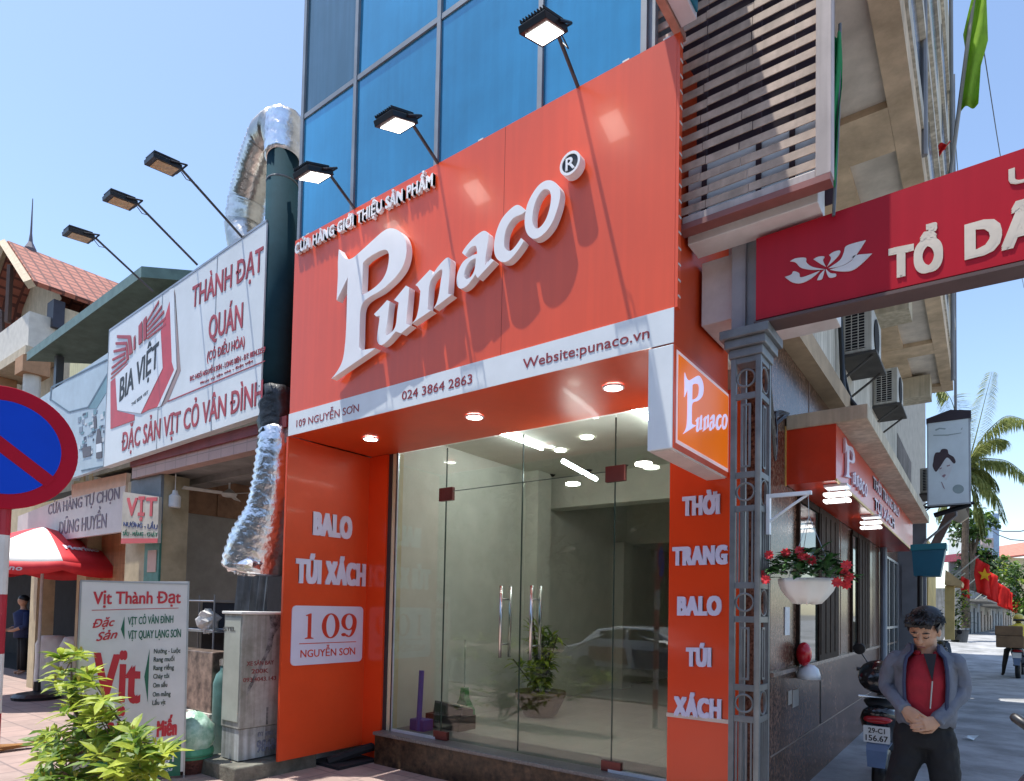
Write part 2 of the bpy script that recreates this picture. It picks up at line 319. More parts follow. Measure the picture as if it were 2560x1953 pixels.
# granite step with its tread
b = MB(); b.box(-5.46, -2.07, YG - .10, YG + .5, -.2, .17); b.build('step', GRAND, shop, bevel=.006)
b = MB(); b.box(-5.46, -2.07, YG - .13, YG + .52, .17, .205); b.build('step_tread', mat('grey_granite_tread', (.16, .155, .15), .3, var=.35, vs=60), shop, bevel=.005)
CHN = mat('anodised_channel', (.62, .68, .75), .3, .3)
for bx_ in ((-5.334, -4.66, YG + .02, YG + .06, .206, .232), (-2.62, -2.07, YG + .02, YG + .06, .206, .232), (-5.365, -5.335, YG + .03, YG + .05, .206, Z0)): b = MB(); b.box(*bx_); b.build('glass_channel', CHN, shop)
GL = glassmat('clear_green_glass', (.84, .89, .86), 1.5, 0, 1.45)
def pane(x0, x1, z0, z1, name='glass_pane', y=YG + .04, par=shop):
    q = MB(); q.box(x0, x1, y, y + .010, z0, z1); return q.build(name, GL, par)
pane(-5.333, -4.605, .235, Z0 - .01); pane(-4.595, -2.605, 2.83, Z0 - .01); pane(-2.595, -2.08, .235, Z0 - .01)
dl = pane(-4.595, -3.604, .222, 2.822, 'glass_door'); drr = pane(-3.596, -2.605, .222, 2.822, 'glass_door')
for d_, x in ((dl, -3.78), (drr, -3.42)):
    q = MB(); z0, z1 = (1.12, 1.82)
    for yy in (YG - .03, YG + .12):
        q.tube([(x, yy, z0), (x, yy, z1)], .017, 10)
    for z in (z0 + .13, z1 - .13): q.tube([(x, YG - .03, z), (x, YG + .12, z)], .009, 8)
    q.build('handle', STEEL, d_, smooth=True)
for x, z0, z1 in ((-4.6, 2.73, 2.87), (-2.6, 2.73, 2.87), (-4.6, .21, .30), (-2.6, .21, .30)): b = MB(); b.box(x - .09, x + .10, YG + .022, YG + .068, z0, z1); b.build('patch_fitting', mat('brown_fitting', (.16, .045, .04), .4, .5), shop, bevel=.004)
b = MB()
for x in (-4.6, -3.6, -2.6): b.box(x - .004, x + .004, YG + .038, YG + .052, .24, 3.3)
b.box(-4.6, -2.6, YG + .038, YG + .052, 2.824, 2.829); b.build('glass_edge', mat('glass_edge_dark', (.02, .05, .04), .3), shop)
# the room behind the glass
b = MB(); b.box(-5.6, -1.65, YG + .12, 13.2, .10, .2); b.build('floor', tilemat('cream_floor_tiles', (.58, .55, .47), (.56, .53, .46), (.45, .43, .37), .6, .6, .004, .12, 0, .02, var=.1), shop)
b = MB(); b.box(-5.6, -1.65, YG + .11, 13.2, 3.62, 3.70); b.build('ceiling', INNER, shop)
b = MB(); b.box(-5.6, -1.75, 8.2, 8.5, 3.15, 3.619); b.box(-5.6, -1.75, 10.9, 13.1, 2.85, 3.618); b.build('ceiling_bulkhead', INNER, shop)
b = MB(); b.box(-5.56, -5.42, YG + .125, 13.2, .2, 3.619); b.box(-5.42, -5.2, 7.6, 7.95, .2, 3.618); b.box(-5.42, -5.22, 10.4, 10.75, .2, 2.84)
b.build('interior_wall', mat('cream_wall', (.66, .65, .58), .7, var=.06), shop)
b = MB(); b.box(-1.75, -1.6, YG + .31, 13.2, .2, 3.619); b.box(-5.42, -1.75, 13.0, 13.2, .2, 2.845); b.build('interior_wall', mat('dimmed_inner_wall', (.40, .40, .36), .7, var=.06), shop)  # wall tone lowered so the back of the room reads dimmer
# upper floor: curtain wall
b = MB(); b.box(-5.80, -1.86, 4.06, 13.5, 5.42, 12.5); b.box(-5.8, -1.62, 5.005, 13.5, 3.75, 5.41); b.build('upper_storeys', CREAMW, shop)
BLUE = mat('blue_mirror_glass', (.042, .29, .50), .09, .3, var=.25, vs=.45, streak=.07, spec=.8)
BLUEG = mat('grey_mirror_glass', (.09, .22, .30), .16, .3, var=.3, vs=.8, streak=.14, col2=(.10, .2, .28))
xs = [-5.83, -4.968, -3.84, -2.745, -1.875]; zs = [5.415, 6.80, 8.5, 10.2, 11.9]
g = MB(); rnd = random.Random(3)
for i in range(4):
    for j in range(4):
        t = [rnd.uniform(-.006, .006) for _ in range(4)]
        x0, x1, z0, z1 = xs[i] + .02, xs[i + 1] - .02, zs[j] + .02, zs[j + 1] - .02
        g.add([(x0, 3.95 + t[0], z0), (x1, 3.95 + t[1], z0), (x1, 3.95 + t[2], z1), (x0, 3.95 + t[0] - t[1] + t[2], z1)], [(0, 1, 2, 3)], 1 if (i == 0 and j >= 1) else 0)
g.build('curtain_glass', [BLUE, BLUEG], shop)
b = MB()
for x in xs: b.box(x - .022, x + .022, 3.925, 4.05, 5.41, 12.2)
for z in zs[1:]:
    for i in range(4): b.box(xs[i] + .022, xs[i + 1] - .022, 3.932, 4.04, z - .025, z + .025)
b.box(-1.852, -1.80, 3.95, 4.3, 5.2, 12.2); b.build('mullions', mat('grey_mullion', (.24, .27, .30), .5, .3, var=.15), shop)

# fascia sign
FS = FY(YS)
sign = thing('shop_sign', 'large orange fascia sign with raised white shop name above the glass doors', 'sign', (-3.7, YS, Z0))
ORS = mat('orange_sign_sheet', (.76, .085, .022), .33, var=.05, vs=.8, coat=.2, spec=.45, bump=.06, bs=1.6, streak=.05)
b = MB(); b.fbox(FS, XL, XR, Z0 + .002, Z1, -.012, 0)
b.fbox(FS, XR - .004, XR + .022, Z0 + .23, Z1, -.05, -.002)
for k in range(17): b.fbox(FS, XR + .0225, XR + .026, Z0 + .3 + k * .105, Z0 + .312 + k * .105, -.045, -.006, 1)
for u in (-5.6, -4.6, -3.3, -2.0, -1.7): b.fbox(FS, u, u + .05, Z1 + .001, Z1 + .014, -.02, -.002, 1)
b.build('sign_panel', [ORS, WPAINT], sign)
b = MB()
for u in (-3.02,): b.fbox(FS, u, u + .003, 3.57, Z1 - .001, .0002, .0012)
b.build('sheet_joint', mat('dark_red_joint', (.32, .03, .012), .6), sign)  # thin darker red line marks the joint between sheets
b = MB(); b.fbox(FS, XL - .002, XR + .002, Z0, 3.566, .001, .008); b.build('white_band', WBAND, sign)
z5 = zm(2.8, 700, 750); z7 = zm(3.055, 1250, 800)
b = MB()
tpx(b, '109 NGUYỄN SƠN', FS, z5(120, 893), z5(557, 783), z5(120, 845), .008, .011, bold=.004); b.build('address_lettering', DKRED, sign); b = MB()
tpx(b, '024 3864 2863', FS, z5(858, 705), z5(1350, 585), z5(858, 645), .008, .011, bold=.008); b.build('phone_lettering', DKRED, sign); b = MB()
tpx(b, 'Website:punaco.vn', FS, z7(180, 378), z7(1145, 142), z7(172, 305), .008, .011, bold=.008)
b.build('website_lettering', DKRED, sign)
b = MB(); z4 = zm(2.1, 700, 0)
tpx(b, 'CỬA HÀNG GIỚI THIỆU SẢN PHẨM', FS, z4(92, 1345), z4(816, 985), z4(92, 1291), .002, .035, bold=.05); b.build('small_raised_lettering', WHITE, sign)
# the raised name, outlines on the front plane of the letters
LT = .088; FLT = FY(YS - LT)
za = zm(4.2, 810, 560); zb = zm(4.2, 1080, 380)
def loopA(z, pts): return smooth_pts([FLT.uv(*z(p[0], p[1])) + ((1,) if len(p) > 2 else ()) for p in pts], 5)
c = 1
LET = [
 [loopA(za, [(155,265,c),(195,335),(245,370),(300,357),(380,292),(500,182),(620,78),(700,45),(790,75),(845,145),(866,235),(862,330),(838,420),(795,500),(720,590),(600,695),(480,765),(415,820),(385,890),(376,1000),(372,1200),(370,1295),(400,1325,c),(535,1302,c),(525,1318,c),(75,1627,c),(140,1545),(195,1430),(222,1250),(236,1000),(243,700),(250,560,c),(132,806,c),(145,560),(146,400)]),
  loopA(za, [(410,405,c),(470,350),(570,292),(640,270),(676,300),(680,380),(655,500),(600,600),(500,690),(394,748,c),(402,600)])],
 [loopA(za, [(525,948,c),(600,870),(662,800,c),(690,812,c),(676,920),(662,1050),(645,1135),(655,1165),(690,1150),(735,1105),(757,1040),(770,920),(785,825,c),(735,800,c),(860,648,c),(895,665,c),(884,800),(872,930),(862,1045,c),(912,1062,c),(806,1150,c),(756,1128,c),(735,1150),(680,1215),(620,1265),(580,1265),(558,1215),(565,1120),(578,1030),(584,965,c),(545,970,c)])],
 [loopA(za, [(960,642,c),(1112,480,c),(1138,495,c),(1122,560,c),(1190,458),(1260,378),(1302,352),(1326,376),(1322,460),(1312,600),(1302,735,c),(1342,742,c),(1150,887,c),(1182,830),(1206,740),(1226,600),(1241,510),(1232,478),(1190,505),(1132,575),(1106,650),(1096,770),(1087,898,c),(1128,905,c),(920,1047,c),(968,985),(996,860),(1012,705,c),(985,658,c)])],
 [loopA(zb, [(315,1060,c),(350,1002),(440,900),(530,832),(582,845),(592,900),(578,1000),(562,1100),(553,1195,c),(620,1117,c),(648,1140,c),(478,1325,c),(455,1285,c),(430,1325),(370,1400),(310,1435),(268,1412),(258,1340),(276,1250),(330,1150),(420,1088),(472,1070,c),(468,1010),(452,985),(400,1010),(345,1088,c)]),
  loopA(zb, [(462,1115,c),(405,1140),(358,1210),(336,1290),(356,1332),(405,1312),(445,1240)])],
 [loopA(zb, [(985,618,c),(935,570),(880,560),(800,622),(722,722),(667,870),(650,1000),(668,1098),(720,1150),(790,1148),(860,1085),(935,985),(962,935,c),(935,903,c),(885,978),(830,1035),(785,1030),(757,980),(765,860),(800,765),(860,690),(940,655,c)])],
 [loopA(zb, [(1240,298),(1312,338),(1347,420),(1327,560),(1262,740),(1172,860),(1075,912),(1000,860),(972,740),(998,560),(1080,400),(1160,318)]),
  loopA(zb, [(1192,390),(1236,412),(1250,485),(1232,600),(1192,715),(1132,792),(1082,800),(1055,738),(1062,615),(1100,490),(1150,412)])]]
LSH = [shape(l) for l in LET]
b = MB()
for s_ in LSH: putshape(b, s_, FS, .02, LT)
cu_, cv_ = FLT.uv(*zb(1447, 117)); RR = .085
circ = lambda r_, n=32: [(cu_ + r_ * math.cos(2 * math.pi * k / n), cv_ + r_ * math.sin(2 * math.pi * k / n)) for k in range(n)]
putshape(b, shape([circ(RR)]), FS, .015, LT - .012); putshape(b, shape([circ(RR), circ(RR * .78)]), FS, LT - .011, LT)
text(b, 'R', FS, cu_ - .036, cv_ - .045, .075, .09, LT - .006, LT, 0, .03)
b.build('raised_shop_name', WHITE, sign, bevel=.006)
b = MB(); putshape(b, shape([circ(RR * .77)]), FS, LT - .0115, LT - .0075); b.build('registered_disc', BLACK, sign)

# lettering on the recess side panel and the column: applied letters of the shop
F1 = FX(XL); z6 = zm(2.573, 700, 1300); z8 = zm(2.786, 1250, 1350); FC = FY(YG - .021)
LAV = mat('pale_lilac_letter', (.62, .62, .80), .4, var=.03)
b = MB(); tpx(b, 'BALO', F1, z5(225, 1645), z5(500, 1677), z5(230, 1480), 0, .012, bold=.085); b.build('side_word', LAV, shop)
b = MB(); tpx(b, 'TÚI XÁCH', F1, z6(95, 405), z6(546, 428), z6(90, 245), 0, .012, bold=.085); b.build('side_word', LAV, shop)
for s_, bl, br, tl in (('TRANG', z8(1203, 180), z8(1587, 170), z8(1195, 52)), ('BALO', z8(1237, 527), z8(1545, 527), z8(1237, 395)), ('TÚI', z8(1298, 880), z8(1475, 885), z8(1285, 748)), ('XÁCH', z8(1213, 1222), z8(1545, 1250), z8(1215, 1088)), ('THỜI', z7(1395, 1500), z7(1682, 1482), z7(1380, 1355))):
    b = MB(); tpx(b, s_, FC, bl, br, tl, 0, .015, bold=.085); b.build('column_word', LAV, shop)
plate = thing('house_number_plate', 'pale lilac rounded plate reading 109 on the orange side panel', 'number plate', (XL, 4.4, 1))
u0, v0 = F1.uv(*z6(64, 930)); u1, v1 = F1.uv(*z6(532, 560)); v0 = F1.uv(*z6(60, 940))[1]; v1 = F1.uv(*z6(75, 550))[1]
rr = .05; pl = []
for cx, cy, a0 in ((u1 - rr, v1 - rr, 0), (u0 + rr, v1 - rr, 90), (u0 + rr, v0 + rr, 180), (u1 - rr, v0 + rr, 270)):
    pl += [(cx + rr * math.cos(R(a0 + k * 18)), cy + rr * math.sin(R(a0 + k * 18))) for k in range(6)]
b = MB(); b.prism(F1, pl, .001, .012); b.build('plate', LAV, plate)
b = MB(); H = v1 - v0; W_ = u1 - u0
def ell(cx, cy, rx, ry, n=28): return [(cx + rx * math.cos(2 * math.pi * k / n), cy + ry * math.sin(2 * math.pi * k / n)) for k in range(n)]
nb, nh = v0 + H * .44, H * .43
one = [(0, 0), (.36, 0), (.36, .03), (.25, .06), (.25, 1), (.2, 1), (.02, .93), (.02, .90), (.11, .90), (.11, .06), (0, .03)]
x = u0 + W_ * .17; putshape(b, shape([[(x + p * W_ * .32, nb + q * nh) for p, q in one]]), F1, .012, .016)
cx = u0 + W_ * .52; putshape(b, shape([ell(cx, nb + nh / 2, W_ * .125, nh * .51), ell(cx, nb + nh / 2, W_ * .065, nh * .46)]), F1, .012, .016)
cx = u0 + W_ * .785; putshape(b, shape([ell(cx, nb + nh * .66, W_ * .115, nh * .35), ell(cx, nb + nh * .66, W_ * .055, nh * .30)]), F1, .012, .016)
tail = [(cx + W_ * .115 * math.cos(a), nb + nh * .66 + (nh * .64) * min(0, math.sin(a))) for a in [R(0 - k * 9) for k in range(14)]]
tail2 = [(cx + W_ * .06 * math.cos(a) * .95, nb + nh * .66 + (nh * .585) * min(0, math.sin(a))) for a in [R(0 - k * 9) for k in range(14)]]
putshape(b, shape([tail + tail2[::-1]]), F1, .0125, .0165); b.prism(F1, ell(cx - W_ * .075, nb + nh * .13, W_ * .035, nh * .07, 14), .012, .0158)
b.fbox(F1, u0 + W_ * .1, u1 - W_ * .1, v0 + H * .355, v0 + H * .368, .012, .015)
text(b, 'NGUYỄN SƠN', F1, u0 + W_ * .12, v0 + H * .13, W_ * .77, H * .125, .012, .015, 0, .02); b.build('plate_lettering', mat('orange_red_print', (.55, .04, .02), .4), plate)

# soffit downlights
DL = None
for k, x in enumerate((-5.115, -3.712, -2.308)):
    lab = ['lit round downlight in the orange soffit nearest the side panel', 'lit round downlight in the middle of the orange soffit', 'lit round downlight in the orange soffit beside the small box sign'][k]
    if DL is None:
        DL = thing('downlight', lab, 'downlight', (x, 4.38, 3.337), 'downlights in the orange soffit')
        b = MB(); b.lathe([(.07, 0), (.085, 0), (.085, -.012), (.07, -.014)], (x, 4.38, 3.3365), 28, cap=False); b.build('rim', WHITE, DL)
        b = MB(); b.lathe([(.068, -.004), (.068, -.010)], (x, 4.38, 3.3365), 24); b.build('lens', LED, DL)
    else: dup(DL, (x, 4.38, 3.337), lab)
# room lights
RL = None
for k, (px, py) in enumerate(((990 * 1.1626, 998 * 1.1626), (1205 * 1.1626, 968 * 1.1626), (1262 * 1.1626, 940 * 1.1626), (1384 * 1.1626, 997 * 1.1626), (1232 * 1.1626, 1040 * 1.1626))):
    p = at(px, py, 'Z', 3.615 if k not in (3, 4) else 2.84)
    lab = ['round ceiling light inside near the cream wall', 'second round ceiling light seen behind the glass door', 'round ceiling light inside above the glass door handles', 'round light on the low ceiling behind the box sign', 'small deep ceiling light at the back of the room'][k]
    if RL is None:
        RL = thing('ceiling_light', lab, 'ceiling light', p, 'round lights in the shop ceiling'); b = MB(); b.lathe([(.07, .004), (.07, -.012)], p, 20); b.build('lens', LED, RL)
    else: dup(RL, p, lab)
for k, (a, b_) in enumerate((((1246, 1080), (1355, 1122)), ((1576, 1018), (1640, 1057)), ((1408, 1153), (1490, 1198)))):
    z = 3.59 if k < 2 else 3.0; p, q = at(*a, 'Z', z), at(*b_, 'Z', z)
    if k == 1: q = p + (q - p).normalized() * 1.2
    b = MB(); b.tube([p, q], .022, 8)
    tag(b.build('tube_light', LEDB), ['lit blue white tube on the shop ceiling left of the doors', 'lit tube on the shop ceiling beside the box sign', 'greenish lit tube deep in the shop ceiling'][k], 'tube light', 'tubes on the shop ceiling')
# track spots
for k, (px, py) in enumerate(((1470, 1165), (1562, 1150), (1378, 1178), (1608, 1140))):
    p = at(px, py, 'Y', 8.0); b = MB(); b.tube([p + Vector((0, 0, .12)), p], .012, 6); b.tube([p + Vector((-.05, 0, .03)), p + Vector((.07, -.06, -.06))], .05, 12)
    tag(b.build('spotlight', BLACK, smooth=False), ['black spot lamp on the bulkhead left of the tube light', 'black spot lamp on the bulkhead next to the box sign', 'small black spot lamp farthest left on the bulkhead', 'black spot lamp half behind the box sign'][k], 'spotlight', 'spot lamps on the bulkhead')
# things standing in the room
zi = .2
b = MB(); p = at(1160, 1800, 'Z', zi); p2 = at(1163, 1600, 'Y', p.y + .1)
b.tube([p + Vector((0, 0, .25)), (p2.x, p2.y, p2.z)], .012, 8)
br_ = thing('broom', 'broom with green bristles leaning in the shop', 'broom', p); b.build('handle', mat('pale_stick', (.4, .42, .36), .5), br_)
b = MB(); b.loft([[p + Vector((sx * w_, sy * .05, z)) for sx, sy in ((-1, -1), (1, -1), (1, 1), (-1, 1))] for w_, z in ((.14, .0), (.13, .14), (.04, .27), (.025, .4))]); b.build('bristles', mat('green_bristles', (.02, .20, .06), .8, var=.4, vs=40), br_)
p = at(1041, 1830, 'Z', zi)
b = MB(); b.tube([p + Vector((0, .03, 0)), p + Vector((0, .06, .68))], .03, 14); tag(b.build('blue_tube', mat('blue_plastic', (.03, .07, .38), .4)), 'upright blue plastic tube beside the brown boxes', 'tube')
bx = thing('cardboard_stack', 'open dark brown box with pale papers inside the glass', 'box', at(1110, 1830, 'Z', zi))
p = at(1110, 1825, 'Z', zi); BRN = mat('dark_brown_card', (.035, .018, .014), .7, var=.3)
b = MB(); b.box(p.x - .3, p.x + .22, p.y, p.y + .3, zi, zi + .16); b.build('lower_box', BRN, bx, bevel=.005)
b = MB(); F_ = Fr((p.x - .2, p.y + .02, zi + .165), (.96, .1, -.12), (0, .2, .98)); b.fbox(F_, 0, .4, 0, .15, -.24, 0); b.build('upper_box', BRN, bx, bevel=.005)
b = MB(); b.fbox(F_, .12, .38, .15, .165, -.22, -.03); b.build('paper', mat('pale_paper', (.5, .46, .36), .8), bx)
b = MB(); p = at(1045, 1828, 'Z', zi); b.box(p.x - .12, p.x + .1, p.y - .02, p.y + .14, zi, zi + .13); tag(b.build('blue_crate', mat('blue_bin', (.02, .05, .3), .5), bevel=.01), 'low blue plastic crate on the shop floor by the jamb', 'crate')
# ---------------------------------------------------------------- floodlights over the signs
LENS = mat('lit_flood_lens', (.9, .9, .88), .3, var=0, emit=(1, .95, .88), es=5)
AMBER = mat('amber_flood_lens', (.50, .34, .16), .25, var=.25, vs=25)
def flood(name, base, cen, ev, lens, label, group):
    t = thing(name, label, 'floodlight', base, group); base = Vector(base); cen = Vector(cen)
    eu = Vector((1, 0, 0)); ev = Vector(ev).normalized(); n = eu.cross(ev)          # n points up/back
    F = Fr(cen, eu, ev)
    b = MB(); b.fbox(F, -.105, .105, -.145, .145, 0, .045); b.fbox(F, -.085, .085, -.10, .10, .045, .06)
    for k in range(9): b.fbox(F, -.095 + k * .0225, -.088 + k * .0225, -.13, .13, .06, .082)
    b.build('housing', BLACK, t, bevel=.004)
    b = MB(); b.fbox(F, -.085, .085, -.10, .115, -.004, -.001); b.build('lens', lens, t)
    q = F.p(0, .145, .03); s_ = .115
    b = MB(); b.tube([F.p(-s_, .02, .03), F.p(-s_, .19, .06), F.p(s_, .19, .06), F.p(s_, .02, .03)], .010, 6); b.build('bracket', BLACK, t)
    b = MB(); e = F.p(0, .19, .06); b.tube([base, base + (e - base) * .5, e], .014, 8); b.build('arm', mat('dark_arm_tube', (.07, .075, .085), .45, .4), t)
    b = MB(); m_ = base + (e - base) * .85; b.tube([F.p(.05, .14, .02), F.p(.06, .2, -.06), m_ + Vector((.015, 0, -.02)), base + (e - base) * .3 + Vector((.012, 0, -.015))], .005, 5); b.build('cable', BLACK, t)
for X, bxx, lab in ((-2.32, -2.36, 'lit black floodlight on an arm over the right end of the orange sign'), (-3.72, -3.75, 'lit black floodlight on an arm over the middle of the orange sign'), (-4.78, -4.84, 'lit black floodlight over the left end of the orange sign by the green pipe')):
    flood('floodlight', (bxx, 3.87, 5.405), (X, 3.36, 5.405), (0, .926, .377), LENS, lab, 'floodlights above the orange sign')
for X, lab in ((-6.80, 'amber lensed floodlight on a long arm nearest the silver duct'), (-7.82, 'middle amber lensed floodlight on a long arm over the restaurant sign'), (-9.0, 'amber lensed floodlight over the beer logo in front of the tiled roof')):
    flood('floodlight', (X - .02, 3.87, 5.79), (X, 2.97, 6.09), (0, .992, .12), AMBER, lab, 'floodlights above the restaurant sign')

# ---------------------------------------------------------------- small box sign and the tall blade sign above
bs = thing('box_sign', 'orange lightbox with the white shop name hung at the corner of the doorway', 'box sign', (-1.69, 4.4, 2.65))
b = MB(); b.box(-1.775, -1.603, 3.852, 4.955, 2.65, 3.326); b.build('casing', WBAND, bs, bevel=.004)
b = MB(); b.box(-1.76, -1.615, 3.87, 4.94, 2.642, 2.6495); b.build('underside', mat('pale_pink_sheet', (.66, .56, .52), .5), bs)
FB = FX(-1.602); OL = mat('lit_orange_face', (.85, .17, .0), .3, var=.03, emit=(.85, .16, 0), es=.22); PK = mat('pink_white_edge', (.8, .62, .66), .4, emit=(.8, .6, .62), es=.15)
b = MB(); b.fbox(FB, 3.856, 4.953, 2.652, 3.324, 0, .006); b.build('orange_face', mat('orange_red_edge', (.72, .08, .02), .3), bs)
b = MB(); b.fbox(FB, 3.89, 4.93, 2.69, 3.30, .006, .009); b.build('border', PK, bs)
b = MB(); b.fbox(FB, 3.915, 4.91, 2.715, 3.275, .009, .013); b.build('lit_panel', OL, bs)
allu = [p for l in LET for lp in l for p in lp]; mnu = min(p[0] for p in allu); mxu = max(p[0] for p in allu); mnv = min(p[1] for p in LET[0][0]); mxv = max(p[1] for p in LET[0][0])
def logo(mb, F, u0, u1, v0, v1, w0, w1):                    # the shop name in small: tall first letter, level baseline
    pu1 = max(p[0] for p in LET[0][0]); pw = (u1 - u0) * .40
    putshape(mb, LSH[0], F, w0, w1, lambda u, v: (u0 + (u - mnu) / (pu1 - mnu) * pw, v0 + (v - mnv) / (mxv - mnv) * (v1 - v0)))
    x = u0 + pw * .80; wl = (u1 - x) / 5
    for k in range(1, 6):
        ps = LET[k][0]; a0 = min(p[0] for p in ps); a1 = max(p[0] for p in ps); b0 = min(p[1] for p in ps); b1 = max(p[1] for p in ps)
        putshape(mb, LSH[k], F, w0, w1, lambda u, v: (x + (k - 1) * wl + (u - a0) / (a1 - a0) * wl * .94, v0 + .02 * (v1 - v0) + (v - b0) / (b1 - b0) * (v1 - v0) * .40))
zc8 = zm(4.54, 1600, 850); A_, B_, C_ = [Vector(FB.uv(*zc8(*q))) for q in ((462, 1072), (972, 1022), (468, 375))]
b = MB(); pu1 = max(p[0] for p in LET[0][0])                # rising baseline as printed on the box
def aff(s_, t_): q = A_ + (B_ - A_) * s_ + (C_ - A_) * t_; return q.x, q.y
putshape(b, LSH[0], FB, .013, .018, lambda u, v: aff((u - mnu) / (pu1 - mnu) * .41, (v - mnv) / (mxv - mnv)))
for k in range(1, 6):
    ps = LET[k][0]; a0 = min(p[0] for p in ps); a1 = max(p[0] for p in ps); b0 = min(p[1] for p in ps); b1 = max(p[1] for p in ps)
    putshape(b, LSH[k], FB, .013, .018, lambda u, v: aff(.25 + (k - 1) * .15 + (u - a0) / (a1 - a0) * .142, .01 + (v - b0) / (b1 - b0) * .29))
b.build('shop_name', mat('lilac_lit_letter', (.65, .62, .85), .4, emit=(.6, .58, .85), es=.35), bs)
ts = thing('blade_sign', 'tall projecting sign with lilac edge and teal side above the sign corner', 'blade sign', (-1.52, 3.2, 5.42))
b = MB(); b.box(-1.575, -1.47, 2.75, 3.86, 5.42, 6.75); b.build('casing', mat('lilac_white_sheet', (.68, .62, .68), .4, var=.06), ts, bevel=.004)
b = MB(); b.fbox(FX(-1.469), 2.77, 3.84, 5.45, 6.72, 0, .012); b.build('teal_face', mat('teal_print', (.01, .16, .24), .35, var=.2), ts)
b = MB(); b.box(-1.9, -1.48, 3.2, 3.9, 6.40, 6.45); b.build('added_shade_plate', mat('pale_plate', (.5, .5, .5), .6), ts)  # plate added above the view to throw shade on the louvre slats
b = MB(); b.box(-1.625, -1.578, 2.9, 3.95, 5.40, 5.45); b.build('bracket', mat('rusty_pink_bar', (.50, .25, .20), .6, var=.3), ts)

# ---------------------------------------------------------------- louvre screen
lv = thing('louvre_screen', 'brown slatted louvre screen beside the blue glass', 'louvre screen', (-1.25, 4, 4.1))
b = MB(); z = 4.27; rnd = random.Random(5)
while z < 7.6:
    cuts = [-1.80, -1.46 + rnd.uniform(-.03, .03), -1.2 + rnd.uniform(-.05, .05), -.785]
    for i in range(3):
        dy = rnd.uniform(-.004, .004); F = Fr((0, 4.0 + dy, z + rnd.uniform(-.003, .003)), (1, 0, 0), (0, .05, 1)); b.fbox(F, cuts[i], cuts[i + 1] - .004, -.027, .027, -.003, .003)
    z += .098
b.build('slats', mat('slat_wood', (.50, .37, .29), .65, var=.25, vs=8, streak=.15, dirt=.15), lv)
b = MB(); b.box(-.785, -.70, 3.965, 4.06, 4.165, 7.7); b.box(-1.60, -.785, 3.97, 4.06, 4.165, 4.215); b.build('frame', mat('pale_pink_frame', (.47, .40, .38), .55, var=.1, streak=.2), lv, bevel=.004)
b = MB(); b.box(-1.62, -.705, 3.962, 4.06, 4.125, 4.164); b.build('bottom_rail', mat('maroon_rail', (.25, .09, .08), .6, var=.2), lv)
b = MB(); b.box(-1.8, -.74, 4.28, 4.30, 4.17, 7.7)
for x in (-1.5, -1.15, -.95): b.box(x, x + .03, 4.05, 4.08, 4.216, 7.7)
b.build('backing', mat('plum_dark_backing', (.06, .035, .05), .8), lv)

# ---------------------------------------------------------------- the alley building
ab = thing('apartment_building', 'stained cream building overhanging the alley with brown granite at street level', 'building', (-1.4, 9, 0))
b = MB(); b.box(-1.66, -1.36, 5.262, 14.4, -.1, 3.86); b.build('granite_wall', GRAN, ab)
b = MB(); b.box(-1.64, -1.36, 5.0, 14.38, 4.06, 5.92); b.build('upper_wall', CREAMW, ab)
b = MB(); b.box(-1.60, -.79, 4.07, 4.27, 4.075, 4.6); b.box(-1.60, -.80, 4.34, 4.9, 3.62, 4.074); b.build('white_bulkhead', WPAINT, ab, bevel=.005)
b = MB(); b.box(-1.66, -1.2, 5.0, 14.38, 3.862, 4.058); b.build('ledge_beam', mat('tan_beam', (.42, .31, .20), .8, var=.2, vs=3, dirt=.2), ab)
b = MB(); b.box(-1.6, -.461, 4.31, 14.35, 5.925, 6.11); b.build('soffit', mat('soffit_grey', (.66, .60, .52), .9, var=.15, vs=3, dirt=.15), ab)
b = MB(); b.box(-.63, -.45, 4.30, 14.4, 5.86, 6.12)
for y0, y1 in ((4.3, 4.5), (6.0, 6.62), (9.3, 9.9), (11.7, 12.2), (14.0, 14.38)): b.box(-1.358, -.632, y0, y1, 5.862, 5.924)
b.box(-1.358, -1.02, 4.51, 14.0, 5.866, 5.923); b.build('soffit_beam', mat('soffit_tan', (.62, .48, .33), .9, var=.2, vs=3, dirt=.25), ab)
for y0 in (9.3, 13.2): b = MB(); b.box(-1.355, -.75, y0, y0 + .5, 5.5, 5.861); b.build('corbel', CREAM, ab)
b = MB(); b.box(-.60, -.46, 4.34, 14.35, 6.12, 12.4); b.box(-1.6, -.60, 4.34, 4.5, 6.2, 12.4); b.build('overhang_wall', CREAM, ab)
b = MB()
for z0, z1, d_ in ((6.14, 6.34, .02), (7.0, 7.12, .04), (7.75, 7.98, .03), (9.0, 9.2, .03), (10.4, 10.6, .03)): b.box(-.458, -.45 + d_, 4.4, 14.4, z0, z1)
b.build('moulding', mat('white_moulding', (.62, .58, .5), .8, var=.15, streak=.35), ab)
for z0 in (6.44, 8.1, 9.3):
    for y0 in (5.2, 8.0, 10.8): b = MB(); b.box(-.459, -.452, y0, y0 + 1.7, z0, z0 + .9 if z0 > 7 else z0 + .5); b.build('window', mat('dark_window', (.04, .05, .06), .15), ab)
GPIPE = mat('grey_pipe', (.22, .22, .23), .5)
for k, (x, y, zt) in enumerate(((-.43, 6.9, 12), (-.40, 12.6, 12))): b = MB(); b.tube([(x, y, 5.5 if k else 5.9), (x, y, zt)], .03, 8); b.build('drain_pipe', GPIPE, ab)
b = MB()
b.tube([(-.42, 14.46, 12), (-.42, 14.46, 3.5), (-.95, 14.46, 3.0)], .025, 6); b.build('drain_pipe', GPIPE, ab)
